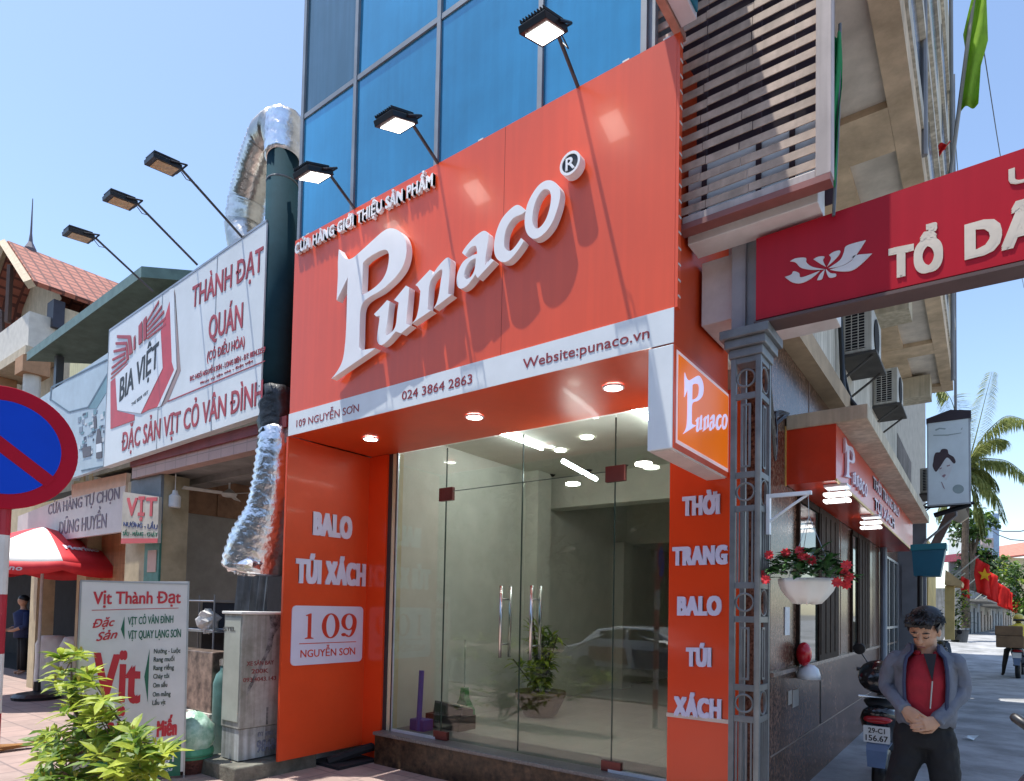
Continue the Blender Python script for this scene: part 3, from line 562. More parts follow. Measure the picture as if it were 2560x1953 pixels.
b = MB(); b.box(-1.359, -1.335, 5.27, 14.38, 1.10, 1.135); b.build('sill_band', mat('granite_sill', (.20, .15, .12), .25, var=.4, vs=40), ab)
b = MB()
b.box(-1.359, -1.354, 5.27, 14.3, .47, .482)
for y in (6.6, 8.3, 11.0): b.box(-1.359, -1.3545, y, y + .008, 1.14, 3.85)
b.build('granite_joint', mat('pale_joint', (.25, .19, .16), .5), ab)
MIR = mat('mirror_window_glass', (.05, .06, .05), .05, .3, var=.15, vs=2)
WINF = mat('dark_wood_frame', (.035, .02, .014), .7, var=.4, vs=12, spec=.15)
for (y0, y1, y2) in ((6.15, 6.95, 8.0), (9.0, 9.4, 10.4)):
    wq = MB(); wq.box(-1.359, -1.345, y0, y1, 1.14, 2.62); wo = wq.build('window', MIR, ab)
    wq = MB(); wq.box(-1.359, -1.325, y1, y2, 1.14, 2.68); wq.box(-1.359, -1.33, y0 - .04, y0, 1.14, 2.62); wq.box(-1.359, -1.33, y0, y1, 2.62, 2.68)
    for k in range(4): wq.box(-1.327, -1.318, y1 + .05 + k * .25, y1 + .23 + k * .25, 1.2, 2.62)
    wq.build('frame', WINF, wo)
b = MB(); b.box(-1.359, -1.34, 12.0, 14.2, .2, 2.6); so = b.build('shop_window', MIR, ab)
b = MB()
for y in (12.0, 12.75, 13.5, 14.2): b.box(-1.34, -1.325, y - .03, y + .03, .2, 2.6)
for z in (.2, 1.4, 2.6): b.box(-1.338, -1.326, 12, 14.2, z - .02, z + .02)
b.build('frame', ALU, so)
b = MB(); b.tube([(-1.30, 11.75, .1), (-1.30, 11.75, 2.7)], .05, 10); b.build('standpipe', mat('blue_grey_pipe', (.22, .27, .33), .4), ab)

# fascia awning along the alley
aw = thing('awning_box', 'orange fascia box with the shop name over the granite alley wall', 'awning', (-1.1, 9, 2.7))
b = MB(); b.box(-1.352, -.97, 5.72, 12.6, 2.70, 3.168); b.build('casing', mat('red_orange_awning', (.62, .05, .018), .3, var=.08, coat=.2), aw)
b = MB(); b.box(-1.352, -.74, 5.70, 12.7, 3.17, 3.29); b.build('cream_slab', CREAM, aw, bevel=.006)
b = MB(); b.box(-1.36, -1.353, 5.70, 5.725, 2.69, 3.2); b.box(-.974, -.962, 5.71, 12.6, 2.69, 2.712); b.build('trim', mat('yellow_trim', (.7, .45, .12), .5), aw)
FA = FX(-.968); b = MB(); logo(b, FA, 6.0, 7.3, 2.78, 3.12, .001, .02)
text(b, 'THỜI TRANG BALO', FA, 7.8, 2.98, 2.6, .13, .001, .012, bold=.04); text(b, 'TÚI XÁCH', FA, 7.9, 2.76, 1.9, .13, .001, .012, bold=.04); b.build('lettering', mat('awning_letter', (.66, .60, .72), .4), aw)
WL_ = None
for y, lab in ((5.95, 'lit white batten lamp under the near end of the orange awning'), (7.95, 'lit white batten lamp farther along under the orange awning')):
    if WL_ is None:
        WL_ = thing('batten_lamp', lab, 'lamp', (-1.0, y, 2.69), 'batten lamps under the alley awning')
        b = MB(); b.box(-1.09, -.91, y - .1, y + .1, 2.672, 2.699); b.build('casing', WHITE, WL_, bevel=.006)
        for dz in (.0, -.055):
            b = MB(); b.box(-1.10, -.90, y - .06, y + .06, 2.61 + dz, 2.634 + dz); b.build('tube', mat('batten_tube', (.9, .9, .9), .4, var=0, emit=(1, .97, .95), es=1.6), WL_, bevel=.006)
        b = MB(); b.box(-1.07, -1.06, y - .02, y + .02, 2.55, 2.655); b.box(-.94, -.93, y - .02, y + .02, 2.55, 2.655); b.build('stem', ALU, WL_)
    else: dup(WL_, (-1.0, y, 2.69), lab)
# air conditioners
def aircon(X, Y, Z, lab, s=1.0):
    t = thing('air_conditioner', lab, 'air conditioner', (X, Y, Z), 'outdoor units on the cream alley wall')
    b = MB(); b.box(X, X + .32 * s, Y, Y + .82, Z, Z + .54 * s); b.build('casing', mat('ivory_casing', (.60, .58, .52), .5, var=.08, streak=.25), t, bevel=.012)
    b = MB(); b.box(X + .04, X + .25 * s, Y - .004, Y + .01, Z + .04, Z + .5 * s); b.build('coil', DARK, t)
    b = MB()
    for k in range(4): x = X + .04 + k * .07 * s; b.box(x - .005, x + .005, Y - .012, Y - .005, Z + .04, Z + .5 * s)
    for k in range(14): z = Z + .05 + k * .034 * s; b.box(X + .035, X + .255 * s, Y - .011, Y - .0055, z, z + .006)
    b.build('grille', mat('ivory_grille', (.5, .49, .45), .5), t)
    b = MB(); b.box(X - .01, X + .37, Y - .03, Y + .85, Z - .045, Z - .012); b.tube([(X, Y + .05, Z - .28), (X + .32, Y + .05, Z - .05)], .015, 6); b.tube([(X, Y + .75, Z - .28), (X + .32, Y + .75, Z - .05)], .015, 6); b.build('bracket', mat('dark_bracket', (.06, .055, .05), .7, var=.3), t)
    b = MB(); b.lathe([(.2, 0), (.21, .01), (.05, .015)], (X + .321 * s, Y + .36, Z + .27), 20, axis=(1, 0, 0)); b.build('fan_guard', DARK, t)
aircon(-1.35, 8.27, 4.67, 'outdoor air conditioner unit nearest the red gate board')
aircon(-1.35, 10.97, 4.80, 'second outdoor air conditioner unit, lower in the row above the awning')
aircon(-1.0, 14.6, 4.0, 'outdoor air conditioner unit beside the portrait lightbox', .9)
# stains/pipes under the units
b = MB(); b.tube(sp3([(-1.33, 7.9, 5.6), (-1.3, 8.0, 4.6), (-1.27, 7.95, 4.15), (-1.14, 7.9, 3.9), (-1.15, 7.6, 3.6), (-1.3, 7.3, 3.45)]), .028, 7); b.tube(sp3([(-1.34, 8.2, 4.8), (-1.28, 8.15, 4.3), (-1.16, 8.0, 3.9)]), .018, 6); tag(b.build('pipe_run', BLACK, smooth=True), 'black insulated pipes running down from the air conditioner', 'pipe')
b = MB(); rnd = random.Random(2)
for k in range(6): b.tube(sp3([(-1.16, 4.46, 2.95 + k * .04), (-1.2, 4.75, 2.80 + rnd.uniform(-.12, .08)), (-1.24, 4.95, 2.9 + rnd.uniform(-.15, .1)), (-1.33, 5.3, 3.2 + rnd.uniform(-.1, .05)), (-1.34, 5.75, 3.32)]), .007, 5)
tag(b.build('cable_bundle', BLACK), 'tangle of black cables between the gate pillar and the wall', 'cables')

# ---------------------------------------------------------------- gate over the alley
gt = thing('alley_gate', 'red gate board with white letters on a grey lattice pillar', 'gate', (-1.25, 4.3, 0))
px0, px1, py0, py1 = -1.345, -1.152, 4.2, 4.45
b = MB(); e = .034
for x in (px0, px1 - e):
    for y in (py0, py1 - e): b.box(x, x + e, y, y + e, 0, 3.28)
bays = [(3.22, 3.02, 'o'), (2.98, 2.42, 'l'), (2.38, 2.20, 'o'), (2.16, 1.62, 'b'), (1.58, 1.42, 'o'), (1.38, .86, 'l'), (.82, .66, 'o'), (.62, .1, 'b')]
bays = [(3.24, 3.04, 'o'), (3.0, 2.52, 'l'), (2.48, 2.30, 'o'), (2.26, 1.80, 'b'), (1.76, 1.58, 'o'), (1.54, 1.14, 'l'), (1.10, .94, 'o'), (.90, .44, 'b'), (.40, .24, 'o')]
for zt, zb_, kind in bays:
    for F, a0, a1 in ((FY(py0), px0 + e, px1 - e), (FX(px1), py0 + e, py1 - e)):
        for z in ((zt, zb_ - .04) if zt > 3.2 else (zb_ - .04,)): b.fbox(F, a0, a1, z, z + .04, -.02, -.003)
        m_ = (a0 + a1) / 2
        if kind == 'o':
            r_ = min((a1 - a0) / 2 - .006, (zt - zb_) / 2 - .004); ring = [F.p(m_ + r_ * math.cos(2 * math.pi * k / 20), (zt + zb_) / 2 + r_ * math.sin(2 * math.pi * k / 20), -.012) for k in range(21)]; b.tube(ring, .008, 6)
        elif kind == 'b':
            for k in range(4): u = a0 + (a1 - a0) * (k + .5) / 4; b.fbox(F, u - .006, u + .006, zb_, zt, -.018, -.006)
        else:
            for u in (m_ - .025, m_ + .025): b.fbox(F, u - .007, u + .007, zb_ + .03, zt - .03, -.018, -.006)
            for z in (zb_ + .03, zt - .045): b.fbox(F, m_ - .032, m_ + .032, z, z + .014, -.0178, -.0062)
b.build('lattice_pillar', GREYP, gt, bevel=.002)
b = MB(); b.box(px0 - .012, px1 + .012, py0 - .012, py1 + .012, 3.28, 3.34); b.box(px0 - .035, px1 + .035, py0 - .035, py1 + .035, 3.34, 3.40); b.box(px0 - .06, px1 + .06, py0 - .06, py1 + .06, 3.40, 3.46); b.build('capital', GREYP, gt, bevel=.006)
b = MB(); b.box(px0 - .02, px0 + .07, 4.27, 4.40, 3.46, 4.15); b.box(px0 + .071, px1 - .035, 4.3, 4.38, 3.46, 4.15); b.build('upper_post', mat('pale_grey_post', (.34, .35, .37), .5, var=.15, streak=.2), gt)
FR = FY(4.19)
def fz(u, top): return (4.04 + .02 * (u + 1.18)) if top else (3.50 - .02 * (u + 1.18))
RB = mat('red_board', (.47, .010, .024), .4, var=.08, vs=.8, spec=.2, streak=.06)
b = MB(); b.prism(FR, [(-1.183, fz(-1.183, 0)), (3.2, fz(3.2, 0)), (3.2, fz(3.2, 1)), (-1.183, fz(-1.183, 1))], -.08, 0); b.build('board', RB, gt)
b = MB(); b.prism(FR, [(-1.19, 3.485), (3.2, 3.397), (3.2, 3.378), (-1.19, 3.465)], -.15, .02); b.build('board_rail', mat('brown_rail', (.10, .06, .055), .6), gt)
b = MB(); z2 = zm(2.8, 1800, 300); IV = mat('ivory_print', (.66, .58, .48), .45)
tpx(b, 'TỔ', FR, z2(1180, 1118), z2(1562, 1052), z2(1180, 906), .001, .006, bold=.09); b.build('lettering', IV, gt); b = MB()
u0, v0 = FR.uv(*z2(1712, 985)); u1, v1 = FR.uv(*z2(1925, 925)); vt = FR.uv(*z2(1710, 738))[1]
text(b, 'DÂN PHỐ SỐ 4', FR, u0, v0, (u1 - u0) * 12.2, vt - v0, .001, .006, 0, .09); b.build('lettering', IV, gt); b = MB()
u0, v0 = FR.uv(*z2(2020, 470)); vt = FR.uv(*z2(2020, 350))[1]; text(b, 'UBND PHƯỜNG', FR, u0, v0, 1.5, vt - v0, .001, .006, 0, .05)
b.build('lettering', IV, gt)
pet = [[(455,1102,1),(500,1085),(516,1062),(555,1075),(572,1105),(700,1058,1),(640,1112),(565,1146),(505,1138)],
       [(492,992,1),(530,972),(600,968),(606,1000),(650,1032),(735,1048,1),(650,1052),(570,1038),(530,1000)],
       [(760,1040,1),(840,985),(868,930),(880,890),(930,868),(1022,845,1),(960,940),(900,1000),(830,1030)],
       [(770,1050,1),(870,1020),(925,985),(940,952),(1065,938,1),(990,1012),(920,1058),(830,1062)],
       [(655,978,1),(690,960),(732,960),(722,985),(742,1030,1),(705,1010)],
       [(765,948,1),(800,925),(842,918),(832,950),(790,995),(752,1028,1),(778,975)],
       [(742,1045,1),(775,1075),(812,1080),(808,1100),(765,1105),(745,1065)], [(735,1048,1),(725,1085),(712,1118),(680,1124,1),(700,1085)]]
b = MB()
for p in pet: putshape(b, shape([smooth_pts([FR.uv(*z2(a[0], a[1])) + ((1,) if len(a) > 2 else ()) for a in p], 4)]), FR, .001, .006)
b.build('lotus_emblem', mat('white_print', (.72, .68, .66), .45), gt)
# the other pillar of the gate stands outside the photograph, across the alley
b = MB(); b.box(2.9, 3.1, 4.2, 4.45, 0, 3.5); b.build('far_pillar', GREYP, gt)

# ---------------------------------------------------------------- hanging planter on the pillar
hp = thing('hanging_planter', 'white bowl of red flowers hung from a white bracket on the pillar', 'hanging planter', (-.9, 4.36, 1.67))
b = MB(); b.box(-1.152, -1.13, 4.34, 4.38, 2.12, 2.385); b.box(-1.152, -.88, 4.345, 4.375, 2.362, 2.386); b.tube([(-1.14, 4.36, 2.2), (-1.0, 4.36, 2.3), (-.9, 4.36, 2.365)], .009, 6); b.build('bracket', WHITE, hp)
HC = Vector((-.905, 4.36, 1.675))
prof = [(.05, 0), (.085, .006), (.118, .03), (.146, .075), (.162, .12), (.172, .15), (.163, .15), (.15, .135)]
b = MB()
rings = []
for r_, z in prof: rings.append([HC + Vector((r_ * (1 + (.05 * math.sin(8 * a) if .03 < z < .13 else 0)) * math.cos(a), r_ * (1 + (.05 * math.sin(8 * a) if .03 < z < .13 else 0)) * math.sin(a), z - (.012 * (math.sin(8 * a) > .5) if z < .02 else 0))) for a in [2 * math.pi * k / 48 for k in range(48)]])
b.loft(rings); b.build('bowl', mat('white_bowl', (.76, .74, .70), .4, var=.04), hp, smooth=True)
b = MB()
for a in (0, 2.1, 4.2): b.tube([HC + Vector((.16 * math.cos(a), .16 * math.sin(a), .15)), HC + Vector((.01, 0, .55)), (-.90, 4.36, 2.37)], .002, 4)
b.build('wire', ALU, hp)
LEAF = mat('begonia_leaf', (.03, .10, .02), .5, var=.4, vs=30); REDF = mat('red_petal', (.60, .02, .03), .5, var=.25, vs=30)
b = MB(); rnd = random.Random(8)
for k in range(330):
    a = rnd.uniform(0, 6.28); r_ = .2 * rnd.random() ** .5 * (1.15 if math.cos(a) > 0 else 1.0); zz = .15 + .20 * (1 - (r_ / .25) ** 2) * rnd.uniform(.3, 1) - (.02 if r_ > .19 else 0)
    b.leaf(HC + Vector((r_ * math.cos(a) * 1.1, r_ * math.sin(a), zz)), (math.cos(a) + rnd.uniform(-.6, .6), math.sin(a) + rnd.uniform(-.6, .6), rnd.uniform(-.2, .8)), (0, 0, 1), rnd.uniform(.05, .095), rnd.uniform(.035, .055))
b.build('foliage', LEAF, hp)
b = MB()
for (dx, dz) in ((-.02, .34), (.0, .30), (-.2, .32), (.03, .29), (.05, .28), (.23, .20), (.25, .24), (.20, .14), (.24, .13), (-.21, .16), (-.26, .2), (.26, .17), (-.1, .33)):
    cc = HC + Vector((dx, -.12 + rnd.uniform(-.05, .02), dz - .02))
    for j in range(9):
        a = 6.28 * j / 9; b.leaf(cc, (math.cos(a), rnd.uniform(-.7, .1), math.sin(a)), (0, -1, 0), .034, .024)
b.build('flowers', REDF, hp)

# helmets and papers on the granite wall
hh = thing('helmet', 'red helmet hanging on the granite wall above the white one', 'helmet', (-1.3, 6.12, 1.12))
b = MB(); b.ball((-1.285, 6.08, 1.25), .065, .085, .105); b.build('shell', mat('red_helmet', (.50, .01, .02), .2, var=.1), hh, smooth=True)
h2 = thing('helmet', 'white half helmet hanging below the red helmet', 'helmet', (-1.3, 6.16, .98))
b = MB(); b.lathe([(.0, .13), (.05, .12), (.082, .09), (.097, .04), (.10, 0), (.085, -.004)], (-1.26, 6.14, 1.03), 20); b.build('shell', mat('white_helmet', (.75, .78, .8), .25), h2, smooth=True)
b = MB(); b.box(-1.2, -1.192, 6.3, 6.335, .62, 1.0); b.build('strap', BLACK, h2)
for k, (y0, y1, z0, z1, c_) in enumerate(((5.70, 5.86, 1.42, 1.66, (.7, .7, .7)), (5.98, 6.2, .78, .93, (.32, .30, .28)), (5.82, 5.95, .82, .94, (.34, .31, .28)))):
    b = MB(); b.box(-1.359, -1.353, y0, y1, z0, z1); tag(b.build('notice', mat('notice_paper_%d' % k, c_, .8)), ['white paper notice on the granite behind the pillar', 'faded square notice low on the granite by the helmet strap', 'small faded notice low on the granite nearer the pillar'][k], 'notice')
# ---------------------------------------------------------------- restaurant next door
FT = FY(3.86); z21 = zm(2.896, 0, 200); z22 = zm(2.896, 0, 780); z23 = zm(4.42, 280, 680)
rs = thing('restaurant_sign', 'wide white restaurant sign with red lettering and a red beer shield at its left', 'sign', (-8.2, 3.86, 3.58))
def tz(u, top): return (5.565 + (u + 10.35) * .058) if top else (3.552 + (u + 10.35) * .0255)
b = MB(); b.prism(FT, [(-10.36, tz(-10.36, 0)), (-6.33, tz(-6.33, 0)), (-6.33, tz(-6.33, 1)), (-10.36, tz(-10.36, 1))], -.10, 0)
SW = mat('sign_white_sheet', (.70, .76, .79), .35, var=.05, vs=1.5, dirt=.06); b.build('sheet', SW, rs)
b = MB()
for u in (-10.36, -8.72, -7.35): b.fbox(FT, u, u + .012, tz(u, 0), tz(u, 1), .0005, .004)
b.prism(FT, [(-10.36, tz(-10.36, 1) + .002), (-6.33, tz(-6.33, 1) + .002), (-6.33, tz(-6.33, 1) + .03), (-10.36, tz(-10.36, 1) + .03)], -.11, .004); b.build('frame', ALU, rs)
RT = mat('faded_red_print', (.40, .05, .07), .5, var=.15)
b = MB()
tpx(b, 'THÀNH ĐẠT', FT, z21(1390, 1655), z21(1903, 1378), z21(1378, 1510), .001, .006, bold=.02)
b.build('lettering', RT, rs); b = MB(); tpx(b, 'QUÁN', FT, z22(1510, 207), z22(1757, 112), z22(1503, 42), .001, .006, bold=.02)
b.build('lettering', RT, rs); b = MB(); tpx(b, '(CÓ ĐIỀU HÒA)', FT, z22(1500, 357), z22(1772, 245), z22(1498, 292), .001, .006, bold=.012)
b.build('lettering', RT, rs); b = MB(); tpx(b, 'ĐC: NGÕ NGUYỄN SƠN - LONG BIÊN - ĐT: 0834.325.9', FT, z22(1375, 503), z22(1920, 290), z22(1375, 468), .001, .005, bold=.015)
b.build('lettering', RT, rs); b = MB(); tpx(b, 'Phục vụ tận nhà - Đặt tiệc', FT, z22(1452, 525), z22(1832, 362), z22(1452, 508), .001, .005, bold=.01)
b.build('lettering', RT, rs); b = MB(); tpx(b, 'ĐẶC SẢN VỊT CỎ VÂN ĐÌNH', FT, z22(880, 1010), z22(1902, 664), z22(880, 878), .001, .006, bold=.02)
p = [FT.uv(*z22(*a)) for a in ((1215, 652), (1920, 358), (1920, 352), (1215, 645))]; b.prism(FT, p, .001, .005); b.build('lettering', RT, rs)
sp = lambda pts: [FT.uv(*z23(*a)) for a in pts]
b = MB(); b.prism(FT, sp([(-12, 1215), (45, 1165), (65, 1535), (250, 1582), (250, 1640), (-12, 1735)]), .002, .006)
b.prism(FT, sp([(545, 655), (640, 330), (668, 1000), (690, 1090), (510, 1490), (405, 1525), (325, 1568), (565, 1065)]), .002, .006); b.build('shield_red', mat('shield_red_print', (.55, .03, .04), .4, var=.12), rs)
b = MB(); b.prism(FT, sp([(700, 235), (722, 1075), (545, 1490), (620, 1430), (760, 1090), (745, 900), (690, 200)]), .001, .0025); b.build('shield_shadow', mat('soft_brown_print', (.36, .26, .25), .5), rs)
b = MB(); b.prism(FT, sp([(640, 200), (690, 180), (700, 560), (722, 1075), (545, 1485), (508, 1495), (692, 1085), (668, 1000)]), .006, .008); b.prism(FT, sp([(45, 1160), (545, 655), (567, 1065), (325, 1565), (65, 1530)]), .006, .009); b.build('shield_white', WBAND, rs)
b = MB(); tpx(b, 'BIA VIỆT', FT, z23(88, 1440), z23(517, 1042), z23(82, 1190), .009, .012, bold=.03); tpx(b, 'THE BEER VIET', FT, z23(222, 1490), z23(408, 1345), z23(220, 1455), .009, .011, bold=.02); b.build('shield_lettering', mat('black_print', (.02, .02, .02), .5), rs)
b = MB(); ctr = (290, 830)
def seg(x0, y0, x1, y1, h0, h1, w_=.008): b.prism(FT, sp([(x0, y0 - h0), (x1, y1 - h1), (x1, y1 + h1), (x0, y0 + h0)]), .004, w_)
for a_ in ((60, 716, 205, 722, 16, 20), (45, 792, 172, 790, 14, 18), (22, 880, 155, 850, 12, 18), (8, 972, 148, 902, 11, 16), (0, 1062, 150, 945, 10, 14), (-6, 1130, 165, 985, 9, 12), (-8, 1180, 175, 1022, 7, 9)): seg(*a_)   # left wing
for a_ in ((385, 560, 520, 330, 10, 16), (392, 610, 552, 385, 10, 16), (392, 655, 578, 440, 10, 16), (392, 700, 598, 508, 10, 15), (392, 738, 600, 575, 9, 13)): seg(*a_)   # right wing
for pts_ in ([(178, 705), (212, 705), (232, 890), (196, 922)], [(158, 790), (172, 790), (190, 960), (165, 985)], [(300, 600), (338, 545), (338, 775), (300, 810)], [(352, 535), (385, 490), (385, 735), (352, 765)], [(245, 730), (262, 700), (262, 850), (245, 868)]): b.prism(FT, sp(pts_), .0045, .010)
b.build('feather_red', RT, rs)
# front of the restaurant
rb = thing('restaurant_building', 'open fronted duck restaurant with a grey soffit and dark dining room', 'restaurant', (-8.2, 6, -.15))
TILE = tilemat('pink_wall_tiles', (.52, .33, .29), (.48, .31, .28), (.3, .2, .18), .28, .2, .006, .5, 0, .1, var=.2, rot=(R(90), 0, 0))
b = MB(); b.box(-9.75, -6.0, 3.97, 4.02, 3.50, 3.62); b.build('maroon_fascia', mat('maroon_paint', (.20, .035, .045), .6, var=.2), rb)
b = MB(); b.box(-9.75, -6.0, 4.0, 4.14, 3.34, 3.498); b.build('tiled_fascia', TILE, rb)
b = MB(); b.box(-9.75, -6.0, 4.141, 5.1, 3.38, 3.62); b.box(-9.7, -6.0, 4.6, 4.8, 3.30, 3.379); b.build('soffit', mat('grey_soffit', (.27, .26, .255), .9, var=.15, dirt=.15), rb)
b = MB(); b.box(-10.3, -10.2, 4.9, 8.9, -.15, 3.02); b.box(-10.3, -6.0, 8.8, 8.9, -.15, 3.02); b.box(-6.1, -6.0, 4.3, 8.8, -.15, 3.6); b.build('white_wall', mat('dim_white_wall', (.40, .40, .39), .85, var=.1, dirt=.15), rb)
b = MB(); b.box(-10.29, -10.18, 4.9, 8.8, 3.021, 3.7); b.box(-10.18, -6.1, 8.78, 8.85, 3.021, 3.7)
for y in (5.5, 6.2, 6.9): b.box(-10.18, -10.165, y, y + .03, 3.03, 3.7)
b.build('wood_panelling', mat('brown_panelling', (.30, .17, .10), .6, var=.25, vs=6), rb)
b = MB(); b.box(-10.3, -6.0, 5.101, 6.3, 3.62, 3.75); b.build('ceiling', mat('grey_soffit'  , (.27, .26, .255)), rb)  # ceiling stops short: an added opening lets daylight into the room
b = MB(); b.box(-6.12, -5.86, 4.28, 4.5, 1.95, 3.33); b.build('pink_pier', mat('pink_plaster', (.50, .36, .33), .85, var=.15, streak=.3), rb)
b = MB(); b.box(-12.5, -5.83, 4.5, 5.2, 3.76, 5.4); b.build('upper_wall', mat('grey_upper_wall', (.2, .19, .18), .9, var=.2, dirt=.2), rb)
pil = thing('shop_pillar', 'tiled pillar with a teal strip between the restaurant and the grocery', 'pillar', (-9.3, 4.2, -.15))
b = MB(); b.box(-10.1, -9.0, 4.1, 4.45, -.15, 3.34); b.build('shaft', mat('beige_pillar', (.50, .42, .28), .8, var=.15, dirt=.2), pil)
b = MB(); b.box(-9.42, -8.985, 4.07, 4.099, .9, 2.66); b.build('teal_strip', mat('teal_paint', (.06, .24, .20), .5, var=.3, dirt=.3), pil)
b = MB(); b.box(-9.9, -8.99, 4.06, 4.099, 2.7, 3.33); b.build('grey_header', mat('grey_header', (.17, .19, .21), .6, var=.2), pil)
b = MB(); b.box(-9.3, -9.05, 4.06, 4.069, 2.0, 2.3); b.build('note', mat('pink_note', (.6, .4, .33), .7), pil)
# small sign VỊT
vs_ = thing('small_duck_sign', 'small square sign reading VỊT in big red letters on the pillar', 'sign', (-9.2, 3.92, 2.4))
FV = FY(3.92); k4 = [FV.uv(*z22(*a)) for a in ((890, 1302), (1150, 1338), (1142, 1672), (876, 1678))]
b = MB(); b.prism(FV, k4, -.04, 0); b.build('panel', mat('dirty_cream_panel', (.52, .48, .42), .6, dirt=.25), vs_)
b = MB(); tpx(b, 'VỊT', FV, z22(915, 1475), z22(1135, 1480), z22(915, 1348), .001, .006, bold=.06); b.prism(FV, [FV.uv(*z22(*a)) for a in ((880, 1640), (1143, 1640), (1142, 1672), (876, 1678))], .001, .004); b.build('red_lettering', RED, vs_)
b = MB(); tpx(b, 'NƯỚNG - LẨU', FV, z22(895, 1552), z22(1140, 1575), z22(895, 1520), .001, .006, bold=.03); b.build('blue_lettering', mat('blue_print', (.03, .05, .18), .5), vs_)
b = MB(); tpx(b, 'SẤU - MĂNG - CHÁY', FV, z22(890, 1618), z22(1140, 1628), z22(890, 1590), .001, .006, bold=.02); b.build('green_lettering', GREENP, vs_)
b = MB(); b.lathe([(.0, .0), (.07, .005), (.075, .02), (.075, .16), (.04, .19), (.03, .24)], (-8.88, 4.2, 2.88), 18); b.tube([(-8.88, 4.2, 3.12), (-8.88, 4.2, 3.35)], .006, 5)
tag(b.build('bulb_lamp', mat('frosted_bulb', (.8, .8, .78), .4), smooth=False), 'unlit white cylindrical bulb hanging beside the teal strip', 'bulb')
fn = thing('ceiling_fan', 'white ceiling fan under the restaurant soffit', 'fan', (-8.6, 4.95, 3.1))
b = MB(); b.lathe([(.0, 0), (.09, .01), (.11, .05), (.05, .10), (.02, .12)], (-8.75, 4.9, 3.12), 18); b.tube([(-8.75, 4.9, 3.24), (-8.75, 4.9, 3.38)], .015, 6); b.build('motor', WPAINT, fn)
for a in (20, 140, 260):
    b = MB(); F = Fr((-8.75, 4.9, 3.17), (math.cos(R(a)), math.sin(R(a)), 0), (-math.sin(R(a)), math.cos(R(a)), .25)); b.fbox(F, .1, .62, -.05, .05, 0, .008); b.build('blade', WPAINT, fn)
# green pipe and silver ducts
GP = mat('dark_green_pipe', (.016, .050, .068), .85, var=.2, vs=2, dirt=.12, spec=.06)
FOIL = mat('crumpled_foil', (.74, .75, .78), .3, 1, var=.15, vs=6, bump=1.0, bs=11)
RIB = mat('ribbed_aluminium', (.66, .64, .60), .3, 1, var=.15, vs=5, bump=.4, bs=14)
pp = thing('exhaust_pipe', 'tall dark green exhaust pipe at the edge of the orange sign', 'pipe', (-6.33, 4.05, 3.3))
b = MB(); b.tube([(-6.33, 4.05, 3.3), (-6.35, 4.05, 6.72)], .172, 28); b.build('pipe', GP, pp, smooth=True)
b = MB(); b.lathe([(.175, 0), (.178, .01), (.175, .02)], (-6.345, 4.05, 6.32), 28); b.build('seam', GREYP, pp)
b = MB(); rnd = random.Random(4)
rings = []
for i in range(8):
    z = 3.28 + i * .1; rings.append([(-6.30 + (.19 + rnd.uniform(-.02, .03)) * math.cos(a), 4.05 + (.19 + rnd.uniform(-.02, .03)) * math.sin(a), z) for a in [6.283 * k / 20 for k in range(20)]])
b.loft(rings); b.build('wrap', mat('black_wrap', (.02, .025, .03), .35, var=.5, vs=10, bump=.6, bs=12), pp, smooth=True)
def ribbed(path, r0, amp, n, pitch_n, seed=1, squash=None):
    rings = []; pts = [Vector(p) for p in path]; rnd = random.Random(seed)
    L = [0]
    for i in range(1, len(pts)): L.append(L[-1] + (pts[i] - pts[i - 1]).length)
    def P(s):
        for i in range(1, len(pts)):
            if s <= L[i] or i == len(pts) - 1: f = (s - L[i - 1]) / (L[i] - L[i - 1]); return pts[i - 1].lerp(pts[i], f)
    b = MB(); m = pitch_n * 2; c = [P(L[-1] * k / m) for k in range(m + 1)]
    for _ in range(6): c = [c[0]] + [(c[i - 1] + c[i] * 2 + c[i + 1]) / 4 for i in range(1, m)] + [c[-1]]
    rr = [(r0(k / m) if callable(r0) else r0) + (amp if k % 2 else -amp) + rnd.uniform(-amp, amp) * .5 for k in range(m + 1)]
    b.tube(c, rr, n); return b
t = thing('silver_duct', 'silver flexible duct arching over the top of the green pipe', 'duct', (-6.5, 4.3, 5.6))
ribbed([(-6.35, 4.05, 6.62)] + [at(x, y, 'Y', yy) for x, y, yy in ((704, 350, 4.06), (694, 322, 4.12), (668, 345, 4.2), (640, 420, 4.25), (618, 500, 4.3), (608, 570, 4.3), (622, 650, 4.3), (640, 720, 4.3))], lambda s: .185 if s < .2 else .20 + .02 * math.sin(s * 3), .009, 28, 62).build('hose', RIB, t, smooth=True)
b = MB(); rnd = random.Random(6); rings = []
for i in range(12):
    z = 6.64 + i * .042; rings.append([(-6.35 + (.2 + rnd.uniform(-.008, .01)) * math.cos(a), 4.05 + (.2 + rnd.uniform(-.008, .01)) * math.sin(a), z) for a in [6.283 * k / 26 for k in range(26)]])
b.loft(rings); b.build('foil_wrap', FOIL, t, smooth=True)
t = thing('foil_duct', 'crumpled silver foil duct hanging under the green pipe beside the orange panel', 'duct', (-6.4, 4.0, 1.95))
def crumple(b, amt, seed):
    rnd = random.Random(seed); b.v = [tuple(c + rnd.uniform(-amt, amt) for c in v) for v in b.v]; return b
b = ribbed([(-6.26, 4.05, 3.5)] + [at(x, y, 'Y', 4.02) for x, y in ((692, 1110), (684, 1200), (670, 1290), (650, 1360), (640, 1400), (636, 1425))], lambda s: .19 + .07 * s + .09 * sstep(.45, .9, s), .010, 34, 22, 3); crumple(b, .005, 1).build('hose', FOIL, t, smooth=True)
b = MB(); b.ball((-6.50, 3.86, 2.02), .27, .17, .10, 18, 10); crumple(b, .03, 5).build('foil_end', FOIL, t)
